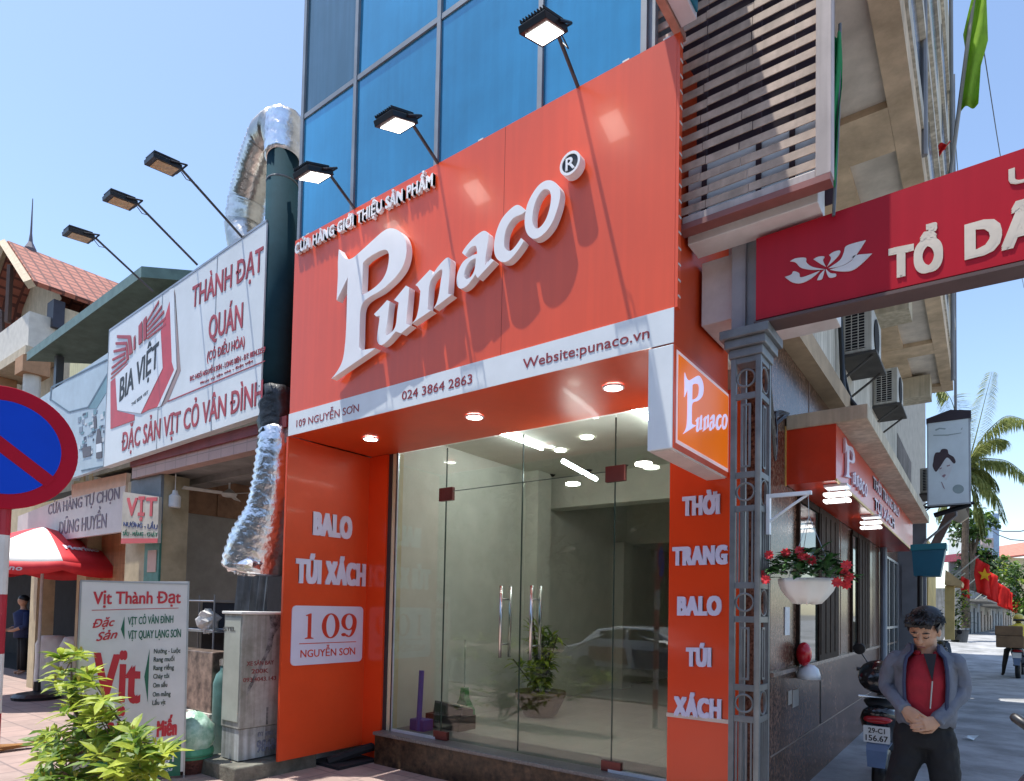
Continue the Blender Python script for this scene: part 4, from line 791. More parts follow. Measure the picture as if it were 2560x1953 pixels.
# metal sheets, rack, cylinder, cart, basket, cabinet
t = thing('metal_sheets', 'grey and dark corrugated metal sheets standing behind the cabinet', 'metal sheets', (-7, 4.3, -.15)); 
b = MB(); F = Fr((-7.75, 4.35, 0), (.99, .1, 0), (.10, .02, 1))
n = 30; prof = [(1.05 * k / n, .03 * math.sin(k * 1.6)) for k in range(n + 1)]; vs0 = [F.p(u + .0, v, w_) for v in (-.1, 1.95) for u, w_ in prof]; b.add(vs0, [(k, k + 1, n + 2 + k, n + 1 + k) for k in range(n)]); b.build('sheet', mat('zinc_sheet', (.22, .26, .31), .4, .6, var=.3, vs=3, streak=.4), t, solid=.004)
b = MB(); b.box(-6.95, -6.15, 4.42, 4.6, -.1, 2.05); b.box(-7.2, -6.9, 4.5, 4.7, -.1, 1.6); b.build('panel', mat('dark_panel', (.035, .03, .035), .6, var=.4), t)
t = thing('gas_cylinder', 'tall teal gas cylinder between the cart and the cabinet', 'gas cylinder', (-7.1, 3.95, -.15))
b = MB(); b.lathe([(.09, 0), (.10, .02), (.10, .82), (.07, .92), (.03, .96), (.03, 1.02)], (-7.05, 3.95, -.14), 22); b.build('body', mat('teal_cylinder', (.10, .22, .21), .5, .2, var=.3, dirt=.3), t, smooth=True)
b = MB(); b.lathe([(.04, 0), (.04, .07), (.01, .08)], (-7.05, 3.95, .88), 12); b.build('valve', STEEL, t)
t = thing('wire_rack', 'dark wire rack holding white bags behind the standing sign', 'rack', (-8.2, 4.3, .2))
b = MB()
for x in (-8.7, -7.75):
    for y in (4.2, 4.5): b.tube([(x, y, -.15), (x, y, 1.7)], .012, 6)
for z in (.75, 1.25, 1.62): b.tube([(-8.7, 4.2, z), (-7.75, 4.2, z), (-7.75, 4.5, z), (-8.7, 4.5, z), (-8.7, 4.2, z)], .01, 6)
b.box(-8.7, -7.75, 4.2, 4.5, 1.22, 1.235); b.build('frame', ALU, t)
b = MB(); b.ball((-7.98, 4.25, 1.36), .16, .12, .14, 12, 8); crumple(b, .035, 3); b.build('bag', mat('white_bag', (.6, .6, .58), .5), t)
b = MB(); b.box(-8.65, -7.8, 4.52, 4.6, .2, 1.6); b.build('back', DARK, t)
t = thing('metal_cart', 'low metal cart with a brown patterned front between sign and cylinder', 'cart', (-7.6, 3.9, -.15))
b = MB(); b.box(-8.3, -7.2, 3.9, 4.15, .32, 1.02); b.build('tank', mat('mottled_brown_metal', (.16, .12, .11), .35, .5, var=.6, vs=6, col2=(.42, .32, .26)), t, bevel=.01)
b = MB(); b.box(-8.35, -7.15, 3.86, 4.2, .26, .315); b.build('shelf', mat('pale_shelf', (.5, .47, .42), .6), t)
b = MB()
for x in (-8.3, -7.2): b.box(x, x + .04, 3.9, 3.94, -.15, .26); b.box(x, x + .04, 4.11, 4.15, -.15, .26)
b.build('leg', ALU, t)
t = thing('rubbish_basket', 'brown basket topped with a knotted pale green bag beside the standing sign', 'basket', (-6.6, 3.4, -.15))
b = MB(); b.lathe([(.15, 0), (.19, .16), (.2, .18), (.17, .17)], (-6.6, 3.4, -.15), 24); b.build('basket', mat('brown_wicker', (.10, .03, .022), .7, var=.4, vs=30, bump=.8, bs=50), t)
b = MB(); b.ball((-6.6, 3.4, .22), .21, .2, .25, 22, 14); crumple(b, .013, 7); b.build('green_bag', mat('pale_green_bag', (.30, .60, .42), .3, var=.35, vs=8, col2=(.62, .80, .70)), t, smooth=True)
b = MB(); b.lathe([(.19, .0), (.205, .05), (.195, .10)], (-6.6, 3.4, .0), 24); b.build('rim', mat('green_rim', (.06, .28, .16), .4), t)
t = thing('utility_cabinet', 'grey street cabinet with red stencilled taxi numbers beside the orange panel', 'cabinet', (-6.18, 3.9, 0))
CAB = mat('grey_cabinet', (.46, .47, .45), .6, var=.12, vs=3, streak=.3, dirt=.45); x0, x1, y0, y1 = -6.36, -6.02, 3.56, 4.4
b = MB(); b.box(x0, x1, y0, y1, .33, 1.485); b.build('body', CAB, t, bevel=.006)
b = MB(); b.box(x0 + .01, x1 - .01, y0 + .01, y1 - .01, .012, .325); b.build('plinth', mat('pale_plinth', (.46, .50, .52), .7, var=.2, streak=.4, dirt=.5), t)
b = MB(); b.box(x0 - .02, x1 + .02, y0 - .02, y1 + .02, 1.486, 1.515); b.build('lid', WPAINT, t, bevel=.006)
b = MB(); b.box(x0 + .03, x1 - .02, y0 - .008, y0 - .001, .4, 1.45); b.build('door', mat('cabinet_door', (.44, .47, .42), .55, var=.08, dirt=.15), t)
FK = FX(x1 + .001); z27 = zm(3.34, 440, 1450)
b = MB(); tpx(b, 'XE SÂN BAY', FK, z27(590, 718), z27(815, 705), z27(588, 682), 0, .003, bold=.02); tpx(b, '200K', FK, z27(630, 782), z27(770, 775), z27(630, 745), 0, .003, bold=.03); tpx(b, '093.4043.143', FK, z27(560, 855), z27(835, 835), z27(560, 820), 0, .003, bold=.02); b.build('stencil', mat('faded_dark_red', (.24, .05, .05), .7, var=.4, vs=30), t)
b = MB(); tpx(b, 'ĐT 0982 14', FK, z27(685, 1312), z27(862, 1285), z27(685, 1275), -.009, -.006, bold=.02); tpx(b, '98480', FK, z27(675, 1445), z27(868, 1405), z27(675, 1345), -.009, -.006, bold=.03)
b.build('grey_stencil', mat('faded_grey_blue', (.18, .21, .28), .7, var=.5, vs=25), t)
b = MB(); tpx(b, 'GTEL', FY(y0 - .009), z27(392, 425), z27(495, 428), z27(392, 390), 0, .002, bold=.03); b.build('door_stencil', mat('faded_black', (.12, .12, .12), .7), t)
rnd = random.Random(9); b = MB()
st = [(780, 290), (905, 285), (890, 370), (860, 400), (815, 470), (800, 560), (760, 640), (700, 760), (640, 880), (590, 965), (600, 900), (680, 740), (740, 620), (765, 520), (790, 400)]
b.prism(FK, pxpoly(FK, [z27(*a) for a in st]), .0005, .0015); b.fbox(FK, 3.86, 3.885, .34, .52, .0005, .001); b.fbox(FK, 3.86, 3.885, .02, .325, -.009, -.008); b.build('dark_marks', mat('dark_mark_tone', (.10, .10, .10), .8, var=.6, vs=14, col2=(.33, .33, .33)), t)  # dark tapering patch and two narrow strips, uneven in tone
b = MB(); b.box(-6.56, -5.82, 3.42, 4.36, -.26, 0); tag(b.build('concrete_block', mat('mossy_concrete', (.14, .14, .12), .95, var=.35, vs=5, dirt=.4, bump=.5, bs=20), bevel=.015), 'low mossy concrete block under the grey cabinet', 'concrete block')
b = MB(); b.box(-6.0, -5.5, 4.4, 5.2, -.2, -.12); b.tube([(-5.75, 4.45, -.11), (-5.62, 4.8, -.02), (-5.6, 5.0, .0)], .05, 7); tag(b.build('rubble', DARK), 'dark rubble in the gap under the orange side panel', 'rubble', kind='stuff')
# standing sign
P0 = Vector((-6.43, 3.23, -.15)); P1 = Vector((-6.74, 2.62, -.15)); ud = (P0 - P1).normalized(); nrm = ud.cross(Vector((0, 0, 1)))
FVT = Fr(P0, ud); z3 = zm(2.833, 0, 1360)
ul, vt = FVT.uv(*z3(578, 265)); ur = FVT.uv(*z3(1333, 265))[0]; vt2 = FVT.uv(*z3(1333, 265))[1]
t = thing('standing_sign', 'free standing white sign board listing duck dishes in red and green', 'standing sign', P0)
b = MB(); b.prism(FVT, [(ul, .06), (0.0, .06), (ur, vt2), (ul, vt)], -.12, 0); b.build('panel', mat('sign_panel_white', (.66, .67, .66), .45, var=.05, dirt=.06), t)
b = MB(); b.fbox(FVT, ul - .012, ul + .003, 0, vt + .01, -.13, .005); b.fbox(FVT, ul - .012, ur + .012, vt - .002, vt + .014, -.13, .005); b.prism(FVT, [(-.003, 0), (.012, 0), (ur + .012, vt2), (ur - .003, vt2)], -.13, .006); b.build('frame', ALU, t)
b = MB(); b.fbox(FVT, ul - .02, ul - .0125, 0, vt, -.24, -.02); b.build('brown_side', mat('brown_side', (.20, .07, .06), .6), t)
b = MB(); b.prism(FVT, pxpoly(FVT, [z3(1284, 1388), z3(1150, 1415), z3(620, 1560), z3(600, 1690), z3(1276, 1640)]), .001, .004); b.build('green_panel', mat('sign_green', (.01, .15, .085), .45), t)
b = MB()
tpx(b, 'Vịt Thành Đạt', FVT, z3(658, 428), z3(1280, 420), z3(655, 338), .001, .005, bold=.035); tpx(b, 'Đặc', FVT, z3(655, 596), z3(812, 580), z3(655, 535), .001, .005, bold=.03, shear=.35); tpx(b, 'Sản', FVT, z3(680, 690), z3(832, 665), z3(680, 630), .001, .005, bold=.03, shear=.35)
tpx(b, 'Vịt', FVT, z3(650, 1112), z3(992, 1130), z3(640, 770), .001, .005, bold=.035); tpx(b, 'Miến', FVT, z3(1108, 1368), z3(1252, 1352), z3(1104, 1255), .001, .005, bold=.05); tpx(b, 'Bún', FVT, z3(760, 1370), z3(900, 1360), z3(760, 1265), .001, .005, bold=.05)
b.prism(FVT, pxpoly(FVT, [z3(650, 472), z3(1265, 456), z3(1265, 452), z3(650, 468)]), .001, .004); b.build('red_lettering', RED, t)
b = MB()
tpx(b, 'VỊT CỎ VÂN ĐÌNH', FVT, z3(905, 573), z3(1227, 558), z3(905, 520), .001, .005, bold=.02); tpx(b, 'VỊT QUAY LẠNG SƠN', FVT, z3(905, 673), z3(1281, 660), z3(905, 616), .001, .005, bold=.02)
b.prism(FVT, pxpoly(FVT, [z3(882, 515), z3(882, 675), z3(856, 605)]), .001, .004); b.prism(FVT, pxpoly(FVT, [z3(1060, 745), z3(1046, 1120), z3(1022, 940)]), .001, .004); b.build('green_lettering', GREENP, t)
b = MB()
for s_, y, xr in (('Nướng - Luộc', 776, 1278), ('Rang muối', 835, 1235), ('Rang riềng', 895, 1232), ('Cháy tỏi', 955, 1198), ('Om sấu', 1018, 1184), ('Om măng', 1082, 1208), ('Lẩu vịt', 1142, 1172)): tpx(b, s_, FVT, z3(1090 - (y - 776) * .03, y), z3(xr, y - 6), z3(1090, y - 33), .001, .005, bold=.02)
b.build('dark_lettering', mat('dark_green_black', (.02, .045, .03), .5), t)
b = MB(); tpx(b, '035 412 5961', FVT, z3(765, 1640), z3(1230, 1540), z3(765, 1598), .004, .008, bold=.04); tpx(b, 'Có điều hòa', FVT, z3(955, 1668), z3(1222, 1602), z3(955, 1645), .004, .008, bold=.01, shear=.35); b.build('white_lettering', WHITE, t)

# ---------------------------------------------------------------- grocery on the far left, its signs
gr = thing('grocery_shop', 'cream grocery front with an orange roller shutter behind the umbrella', 'shop', (-14, 5, -.15))
b = MB(); b.box(-45, -10.35, 6.8, 7.0, -.15, 3.6); b.box(-45, -10.35, 4.5, 7, 3.45, 3.6); b.box(-45, -14.2, 5.4, 6.8, -.149, -.13); b.build('dark_interior', DARK, gr)  # near-black shell and floor strip paint in the shade inside the shop
b = MB()
for x0, x1 in ((-15.3, -14.95), (-13.0, -12.6), (-11.0, -10.4)): b.box(x0, x1, 4.5, 4.8, -.15, 3.449)
b.box(-20, -10.35, 4.4, 4.499, 2.72, 3.45); b.build('post', mat('cream_post2', (.56, .48, .32), .8, var=.15, dirt=.15), gr)
b = MB(); n = 22
for k in range(n): z = 1.1 + k * .075; b.box(-13.0, -10.9, 4.72, 4.735 + (.012 if k % 2 else 0), z, z + .073)
b.build('roller_shutter', mat('orange_shutter', (.50, .25, .12), .6, var=.12, streak=.2), gr)
b = MB(); b.box(-12.5, -11.6, 4.83, 5.1, -.15, 1.9); b.box(-12.45, -11.65, 4.82, 4.829, 1.25, 1.6); b.build('cabinet', mat('pale_cabinet', (.4, .42, .42), .5), gr)
b = MB(); b.box(-12.42, -11.68, 4.80, 4.819, 1.3, 1.62); b.build('red_board', RED, gr)
b = MB(); b.box(-14.9, -13.3, 6.0, 6.3, -.15, 1.6); b.build('shelf', mat('dim_shelf', (.1, .1, .12), .7), gr)
t = thing('grocery_sign', 'white grocery sign with grey lettering above the umbrella', 'sign', (-12, 4.2, 2.7))
FD = FY(4.25); q4 = [FD.uv(*z22(*a)) for a in ((130, 1480), (918, 1165), (878, 1592), (60, 1662))]
b = MB(); b.prism(FD, [q4[0], q4[1], q4[2], (q4[0][0], q4[2][1] - .02)], -.06, 0); b.build('sheet', mat('pinkish_white_sheet', (.66, .58, .57), .5, var=.06, dirt=.08), t)
b = MB(); b.prism(FD, [FD.uv(*z22(*a)) for a in ((520, 1250), (918, 1165), (912, 1255), (520, 1345))], .0005, .003); b.build('orange_light_cast', mat('orange_cast_colour', (.70, .42, .30), .5), t)  # orange light on the sign's upper part, painted as colour
b = MB(); tpx(b, 'CỬA HÀNG TỰ CHỌN', FD, z22(348, 1470), z22(864, 1353), z22(345, 1400), .003, .007, bold=.02); tpx(b, 'DŨNG HUYỀN', FD, z22(428, 1612), z22(770, 1560), z22(425, 1522), .003, .007, bold=.02); b.build('lettering', mat('grey_violet_print', (.19, .13, .19), .5), t)
t = thing('goods_billboard', 'blue white billboard with bottles and shelves left of the beer shield', 'billboard', (-12, 4.0, 3.4))
FO = FY(3.95); q4 = [FO.uv(*z22(*a)) for a in ((790, 290), (787, 1110), (560, 1190), (40, 1330), (60, 780))]
b = MB(); b.prism(FO, q4, -.06, 0); b.build('sheet', mat('pale_blue_sheet', (.44, .56, .64), .5, var=.08), t)
PB = lambda pts: [FO.uv(*z22(*a)) for a in pts]
b = MB()
for a_, b_ in (((375, 545), (780, 345)), ((375, 545), (365, 640)), ((370, 635), (500, 725)), ((500, 725), (640, 690)), ((640, 690), (785, 440)), ((590, 1150), (787, 1110))):
    dx, dy = b_[0] - a_[0], b_[1] - a_[1]; L_ = math.hypot(dx, dy); ox, oy = -dy / L_ * 5, dx / L_ * 5
    b.prism(FO, PB([(a_[0] + ox, a_[1] + oy), (b_[0] + ox, b_[1] + oy), (b_[0] - ox, b_[1] - oy), (a_[0] - ox, a_[1] - oy)]), .001, .005)
b.build('printed_lines', mat('slate_print', (.10, .16, .22), .5), t)
b = MB(); rnd = random.Random(21)
for k in range(46):
    x = rnd.uniform(560, 775); y = 800 + rnd.uniform(-60, 240) - (x - 560) * .35; w_ = rnd.uniform(8, 26); h_ = rnd.uniform(10, 40)
    b.prism(FO, PB([(x, y), (x + w_, y - w_ * .35), (x + w_, y + h_ - w_ * .35), (x, y + h_)]), .001 + k * .00006, .004 + k * .00006, k % 4)
b.prism(FO, PB([(640, 680), (785, 440), (785, 560), (700, 700), (640, 700)]), .0005, .003, 0); b.build('printed_goods', [mat('print_teal', (.16, .30, .36), .5), mat('print_dark', (.05, .06, .10), .5), mat('print_white', (.6, .66, .7), .5), mat('print_steel', (.22, .28, .36), .5)], t)
b = MB(); b.prism(FO, PB([(708, 850), (726, 845), (740, 930), (742, 1055), (700, 1062), (698, 940)]), .006, .009); b.prism(FO, PB([(600, 985), (660, 970), (662, 1040), (604, 1055)]), .006, .009); b.prism(FO, PB([(680, 760), (700, 755), (702, 840), (684, 845)]), .006, .009); b.build('printed_bottles', mat('print_brown', (.06, .03, .04), .4), t)
b = MB(); b.prism(FO, PB([(702, 960), (741, 950), (742, 1010), (701, 1020)]), .009, .011); b.build('printed_labels', WBAND, t)
# green roof sheet with the room below it
t = thing('roof_canopy', 'dark green metal roof canopy sloping above the billboard', 'roof', (-15, 5, 6))
A, B_, C_ = Vector((-18.0, 5.0, 7.37)), Vector((-12.15, 5.0, 7.62)), Vector((-11.2, 6.2, 7.72)); D_ = A + (C_ - B_) * 3; C2 = B_ + (C_ - B_) * 2.2
b = MB(); dn = Vector((0, 0, -.2)); b.add([A, B_, C2, D_, A + dn, B_ + dn, C2 + dn, D_ + dn], [(0, 1, 2, 3), (7, 6, 5, 4), (0, 4, 5, 1), (1, 5, 6, 2), (2, 6, 7, 3), (3, 7, 4, 0)]); b.build('sheet', mat('green_roof_metal', (.13, .20, .17), .5, .2, var=.2), t)
b = MB(); b.box(-17.2, -17.05, 5.3, 5.45, 3.6, 7.2); b.box(-12.8, -12.65, 5.6, 5.75, 3.6, 7.4); b.build('post', mat('dark_post', (.08, .09, .10), .5), t)
b = MB(); b.box(-17.5, -11, 8.0, 8.2, 3.6, 8.2); b.build('back_wall', mat('brown_grey_wall', (.13, .10, .085), .9, var=.3, dirt=.3), t)
t = thing('cream_box_room', 'pale yellow boxed balcony under the green roof canopy', 'balcony', (-17, 6, 6))
b = MB(); b.box(-19.0, -16.2, 6.2, 8.4, 7.2, 8.1); b.build('parapet', mat('pale_yellow_paint', (.62, .58, .34), .7, var=.08, streak=.15), t)
b = MB()
for x in (-19, -17.4, -16.3): b.box(x, x + .1, 6.3, 6.4, 5, 7.2)
b.box(-19, -16.2, 6.3, 6.4, 6.2, 6.3); b.build('frame', GREYP, t)
# tiled house far left
h = thing('tiled_house', 'cream house with a red tiled gable roof and dark brackets', 'house', (-33, 11, 0))
TI = tilemat('red_roof_tiles', (.46, .17, .12), (.38, .13, .09), (.16, .06, .05), .35, .45, .05, .8, .5, .8, var=.3)
HC_ = mat('house_cream', (.55, .46, .34), .85, var=.1, streak=.15); HW = mat('house_white', (.6, .57, .52), .85, var=.08); BRW = mat('house_brown', (.10, .06, .05), .7)
RX, RZ = -32.6, 16.4
b = MB()
for pts in ([(RX, 8.2, RZ), (RX, 17, RZ), (RX + 3.4, 17, RZ - 2.7), (RX + 3.4, 8.2, RZ - 2.7)], [(RX, 17, RZ), (RX, 8.2, RZ), (RX - 2.2, 8.2, RZ - 1.6), (RX - 2.2, 17, RZ - 1.6)], [(RX - 2.2, 17, RZ - 1.6), (RX - 2.2, 8.2, RZ - 1.6), (RX - 4.0, 8.2, RZ - 5.0), (RX - 4.0, 17, RZ - 5.0)]): b.add(pts, [(0, 1, 2, 3)])
b.build('roof', TI, h, solid=.18)
b = MB(); b.box(RX - 3.4, RX + 3.0, 9.4, 16.5, 3, RZ - 3.1); b.add([(RX - 3.2, 9.4, RZ - 4.2), (RX + 2.6, 9.4, RZ - 2.6), (RX, 9.4, RZ - .25), (RX - 2.1, 9.4, RZ - 1.8)], [(0, 1, 2, 3)]); b.build('wall', HC_, h)
b = MB(); b.tube([(RX - 4.0, 8.1, RZ - 5.1), (RX - 2.25, 8.1, RZ - 1.75), (RX, 8.1, RZ - .1), (RX + 3.4, 8.1, RZ - 2.8)], .2, 4); b.build('bargeboard', HC_, h)
b = MB(); b.box(RX - 1.4, RX + 2.8, 8.3, 9.3, RZ - 5.0, RZ - 3.6); b.build('balcony', HW, h)
b = MB(); b.box(RX - 1.6, RX + 2.9, 8.2, 9.35, RZ - 5.35, RZ - 5.001); b.build('balcony_ledge', HC_, h)
for x in (RX - 1.5, RX + 2.4):
    b = MB(); b.tube([(x, 8.6, 3), (x, 8.6, RZ - 6.0)], .3, 12); o_ = b.build('column', HW, h); b = MB(); b.box(x - .45, x + .45, 8.15, 9.05, RZ - 6.0, RZ - 5.36); b.build('capital', mat('house_tan', (.40, .22, .12), .8), o_)
b = MB()
for x, z in ((RX - 1.0, RZ - 2.6), (RX - 1.9, RZ - 4.3)):
    b.tube([(x - .9, 8.4, z + .4), (x, 8.4, z), (x + .2, 8.4, z - 1.1)], .09, 5); b.tube([(x - .9, 8.4, z), (x + .1, 8.4, z - .3)], .08, 5); b.tube([(x - .6, 8.4, z - .4), (x + .1, 8.4, z - .6)], .08, 5)
b.tube([(RX + .2, 8.3, RZ - 1.0), (RX + .2, 8.3, RZ - 3.4)], .12, 5); b.build('bracket', BRW, h)
b = MB(); b.box(RX + 2.35, RX + 3.05, 9.0, 9.39, RZ - 4.0, RZ - 2.9); b.box(RX + 3.001, RX + 3.03, 11, 11.6, RZ - 3.9, RZ - 3.4); b.box(RX - 5, RX - 1, 9.2, 9.5, RZ - 7.6, RZ - 6.4); b.build('opening', mat('dark_opening', (.03, .03, .05), .5), h)
b = MB(); b.box(RX - 8, RX - 1.9, 9.0, 10.0, RZ - 8.0, RZ - 7.65); b.box(RX - 8, RX - 1.9, 9.0, 9.2, RZ - 6.4, RZ - 6.0); b.build('floor_band', mat('house_pink', (.55, .40, .32), .8), h)
b = MB(); b.lathe([(.18, 0), (.22, .2), (.08, .5), (.04, .9), (.015, 2.4)], (RX, 9.0, RZ - .1), 10); b.build('finial', mat('finial_grey', (.12, .11, .14), .6), h)
t = thing('house_block', 'cream wing with tan balustrade below the tiled house', 'building', (-36, 12, 0))
b = MB(); b.box(-52, -30.2, 10.5, 18, 0, 8.6); b.box(-30.1, -24, 13, 18, 0, 10); b.build('wall', HW, t)
b = MB(); F = Fr((-30, 10, 6.2), (.9, .45, 0), (0, 0, 1)); b.fbox(F, -3.5, 6, 0, .2, 0, .2); b.fbox(F, -3.5, 6, 1.1, 1.3, 0, .2)
for k in range(24): b.fbox(F, -3.4 + k * .4, -3.25 + k * .4, .2, 1.1, .05, .15)
b.build('balustrade', mat('tan_balustrade', (.45, .28, .13), .8), t)
b = MB()
for x in (-41, -37, -33): b.box(x, x + 1.4, 10.45, 10.499, 5.0, 7.4)
b.build('window', mat('dark_opening', (.03, .03, .05)), t)
t = thing('far_roof', 'maroon metal roof behind the tiled house', 'roof', (-27, 20, 12))
b = MB(); b.add([(-33, 16, 15.2), (-24, 20, 17.0), (-19, 26, 15.2), (-19, 26, 14), (-33, 16, 14)], [(0, 1, 2, 3, 4)]); b.build('sheet', mat('maroon_metal', (.16, .03, .05), .5), t, solid=.3)

# ---------------------------------------------------------------- umbrella, barrels, no parking sign
UC = Vector((-13.4, 4.1, -.15)); ut = thing('sun_umbrella', 'red and white sun umbrella in front of the grocery', 'umbrella', UC)
UR = mat('umbrella_red', (.62, .02, .03), .6, var=.1); UW = mat('umbrella_white', (.8, .78, .74), .6, var=.05)
b = MB(); n = 8; S_ = 6; rim = 1.5; ztop, zr = 2.88, 2.22; rings = []; a_off = R(-52)
def up(k, j):                                              # k panel angle step, j radius step
    a = a_off + 2 * math.pi * k / (n * S_); q = j / 6; sag = .10 * math.sin(math.pi * ((k % S_) / S_)) * q
    return UC + Vector((rim * q * math.cos(a) * (1 - sag * .4), rim * q * math.sin(a) * (1 - sag * .4), .15 + ztop - (ztop - zr) * q ** 1.25 - sag * .35))
vs0 = [up(k, j) for j in range(7) for k in range(n * S_)]; fs, ms = [], []
for j in range(6):
    for k in range(n * S_): fs.append((j * n * S_ + k, j * n * S_ + (k + 1) % (n * S_), (j + 1) * n * S_ + (k + 1) % (n * S_), (j + 1) * n * S_ + k)); ms.append((k // S_ + 1) % 2)
b.add(vs0, fs); b.m = list(ms)
m0 = len(b.v); vv = []
for k in range(n * S_ + 1):
    p = up(k % (n * S_), 6); u_ = (k % S_) / S_; dz = .15 + .06 * math.sin(math.pi * u_) ** .6; vv += [p, p + Vector((0, 0, -dz))]
fs = [(2 * k, 2 * k + 2, 2 * k + 3, 2 * k + 1) for k in range(n * S_)]; b.add(vv, fs); b.m = ms + [(0 if (k // S_) % 2 else 0) for k in range(n * S_)]
b.build('canopy', [UR, UW], ut, smooth=True, solid=.004)
b = MB(); b.tube([UC + Vector((0, 0, .05)), UC + Vector((0, 0, 3.02))], .025, 10); b.build('pole', mat('pale_pole', (.55, .55, .58), .4, .3), ut)
b = MB(); b.lathe([(.36, 0), (.37, .05), (.3, .1), (.06, .14), (.05, .3)], UC, 24); b.build('base', BLACK, ut)
b = MB()
for k in range(n): b.tube([UC + Vector((0, 0, 2.45)), up(k * S_, 5) + Vector((0, 0, -.02))], .01, 5)
b.build('rib', ALU, ut)
b = MB(); dirc = (Vector((0, 0, 0)) - UC).normalized(); F = Fr(UC + Vector((dirc.x * .99, dirc.y * .99, 0)) , (-dirc.y, dirc.x, 0), Vector((-dirc.x * .75, -dirc.y * .75, .66)))
text(b, 'Merino', Fr(up(9, 4) + Vector((0, 0, .012)), (up(10, 4) - up(8, 4)), (up(9, 3) - up(9, 5))), -.30, -.06, .60, .15, .004, .012, 0, .06, .2)
text(b, 'Merino', Fr(up(2, 6) + Vector((0, 0, -.14)), (up(3, 6) - up(1, 6))), -.25, 0, .5, .08, .006, .012, 0, .06, .2); b.build('lettering', mat('umbrella_letter', (.7, .62, .66), .5), ut)
for k, (x, y, s_, lab) in enumerate(((-14.2, 4.55, 1.0, 'white plastic barrel under the umbrella'), (-13.55, 4.75, 1.06, 'second white barrel with a cloth on it behind the umbrella pole'))):
    b = MB(); b.lathe([(.22 * s_, 0), (.25 * s_, .03), (.26 * s_, .3), (.25 * s_, .6), (.26 * s_, .9), (.22 * s_, 1.0), (.2 * s_, 1.06)], (x, y, -.15), 22); tag(b.build('barrel', WPAINT, smooth=True), lab, 'barrel', 'white barrels under the umbrella')
b = MB(); b.lathe([(.2, 0), (.17, .42), (.19, .44), (.19, .46)], (-15.4, 5.3, -.15), 14); tag(b.build('stool', mat('teal_plastic', (.02, .20, .26), .4)), 'teal plastic stool in the dark grocery doorway', 'stool')
t = thing('no_parking_sign', 'round blue and red no parking sign on a striped post', 'road sign', (-3.93, 1.0, -.15))
SC = Vector((-3.89, 1.006, 2.347)); nn = Vector((-SC.x, -SC.y, 0)).normalized(); F = Fr(SC, Vector((0, 0, 1)).cross(nn)); circ2 = lambda r_, n_=56: [(r_ * math.cos(2 * math.pi * k / n_), r_ * math.sin(2 * math.pi * k / n_)) for k in range(n_)]
b = MB(); b.prism(F, circ2(.305), -.012, 0); b.build('disc', mat('sign_red_sheeting', (.40, .006, .025), .5, var=.04, spec=.12), t, bevel=.004)
b = MB(); b.prism(F, circ2(.232), .001, .003); b.build('blue_field', mat('sign_blue_sheeting', (.004, .06, .56), .5, var=.04, spec=.12), t)
b = MB(); a = R(-38); dv = Vector((math.cos(a), math.sin(a))); pv = Vector((-dv.y, dv.x)); b.prism(F, [tuple(dv * s1 * .245 + pv * s2 * .032) for s1, s2 in ((-1, -1), (1, -1), (1, 1), (-1, 1))], .003, .005); b.build('red_bar', mat('sign_red_sheeting', (.42, .008, .03)), t)
b = MB(); pc = SC - nn * .06; pts = [(pc.x, pc.y, -.15 + k * .01) for k in range(2)]
for k in range(9):
    z0 = -.15 + k * .295; b.tube([(pc.x + .012 * (z0 - 1) * .5, pc.y, z0), (pc.x + .012 * (z0 - .7) * .5, pc.y, z0 + .2949)], .042, 14, k % 2)
b.build('post', [mat('post_white', (.62, .62, .6), .5, dirt=.1), mat('post_red', (.36, .012, .03), .5, dirt=.1)], t, smooth=False)
b = MB(); b.box(pc.x - .05, pc.x + .05, pc.y - .05, pc.y + .05, 2.2, 2.24); b.build('clamp', ALU, t)
# straw broom lying on the paving
t = thing('straw_broom', 'straw broom lying on the sunlit paving', 'broom', (-8.9, 2.7, -.15))
b = MB(); rnd = random.Random(3); a0 = Vector((-9.05, 2.35, -.11)); a1 = Vector((-8.95, 2.95, -.10))
for k in range(50): b.tube([a1 + Vector((rnd.uniform(-.02, .02), 0, rnd.uniform(-.01, .02))), a0 + Vector((rnd.uniform(-.1, .1), rnd.uniform(-.05, .1), rnd.uniform(-.02, .03)))], .006, 4)
b.build('straw', mat('straw', (.40, .20, .07), .8, var=.3), t)
b = MB(); b.tube([a1, a1 + (a1 - a0) * 1.2], .016, 8); b.build('handle', mat('pale_wood', (.5, .36, .25), .7), t)
# ---------------------------------------------------------------- flags and cloth
def cloth(name, pts_left, pts_right, m, amp=.04, waves=2.5, nu=10, parent=None, ph=0, dirv=(0, -1, 0), cuts=0):
    b = MB(); n = len(pts_left); dv = Vector(dirv); rows = []
    for i in range((n - 1) * 4 + 1):
        j, t = min(i // 4, n - 2), (i - 4 * min(i // 4, n - 2)) / 4; l = Vector(pts_left[j]).lerp(Vector(pts_left[j + 1]), t); r_ = Vector(pts_right[j]).lerp(Vector(pts_right[j + 1]), t)
        rows.append([l.lerp(r_, k / nu) + dv * (amp * math.sin(6.28 * waves * k / nu + ph + i * .35)) for k in range(nu + 1)])
    b.add([p for r_ in rows for p in r_], [(i * (nu + 1) + k, i * (nu + 1) + k + 1, (i + 1) * (nu + 1) + k + 1, (i + 1) * (nu + 1) + k) for i in range(len(rows) - 1) for k in range(nu)])
    return b.build(name, m, parent, smooth=True, solid=.003)
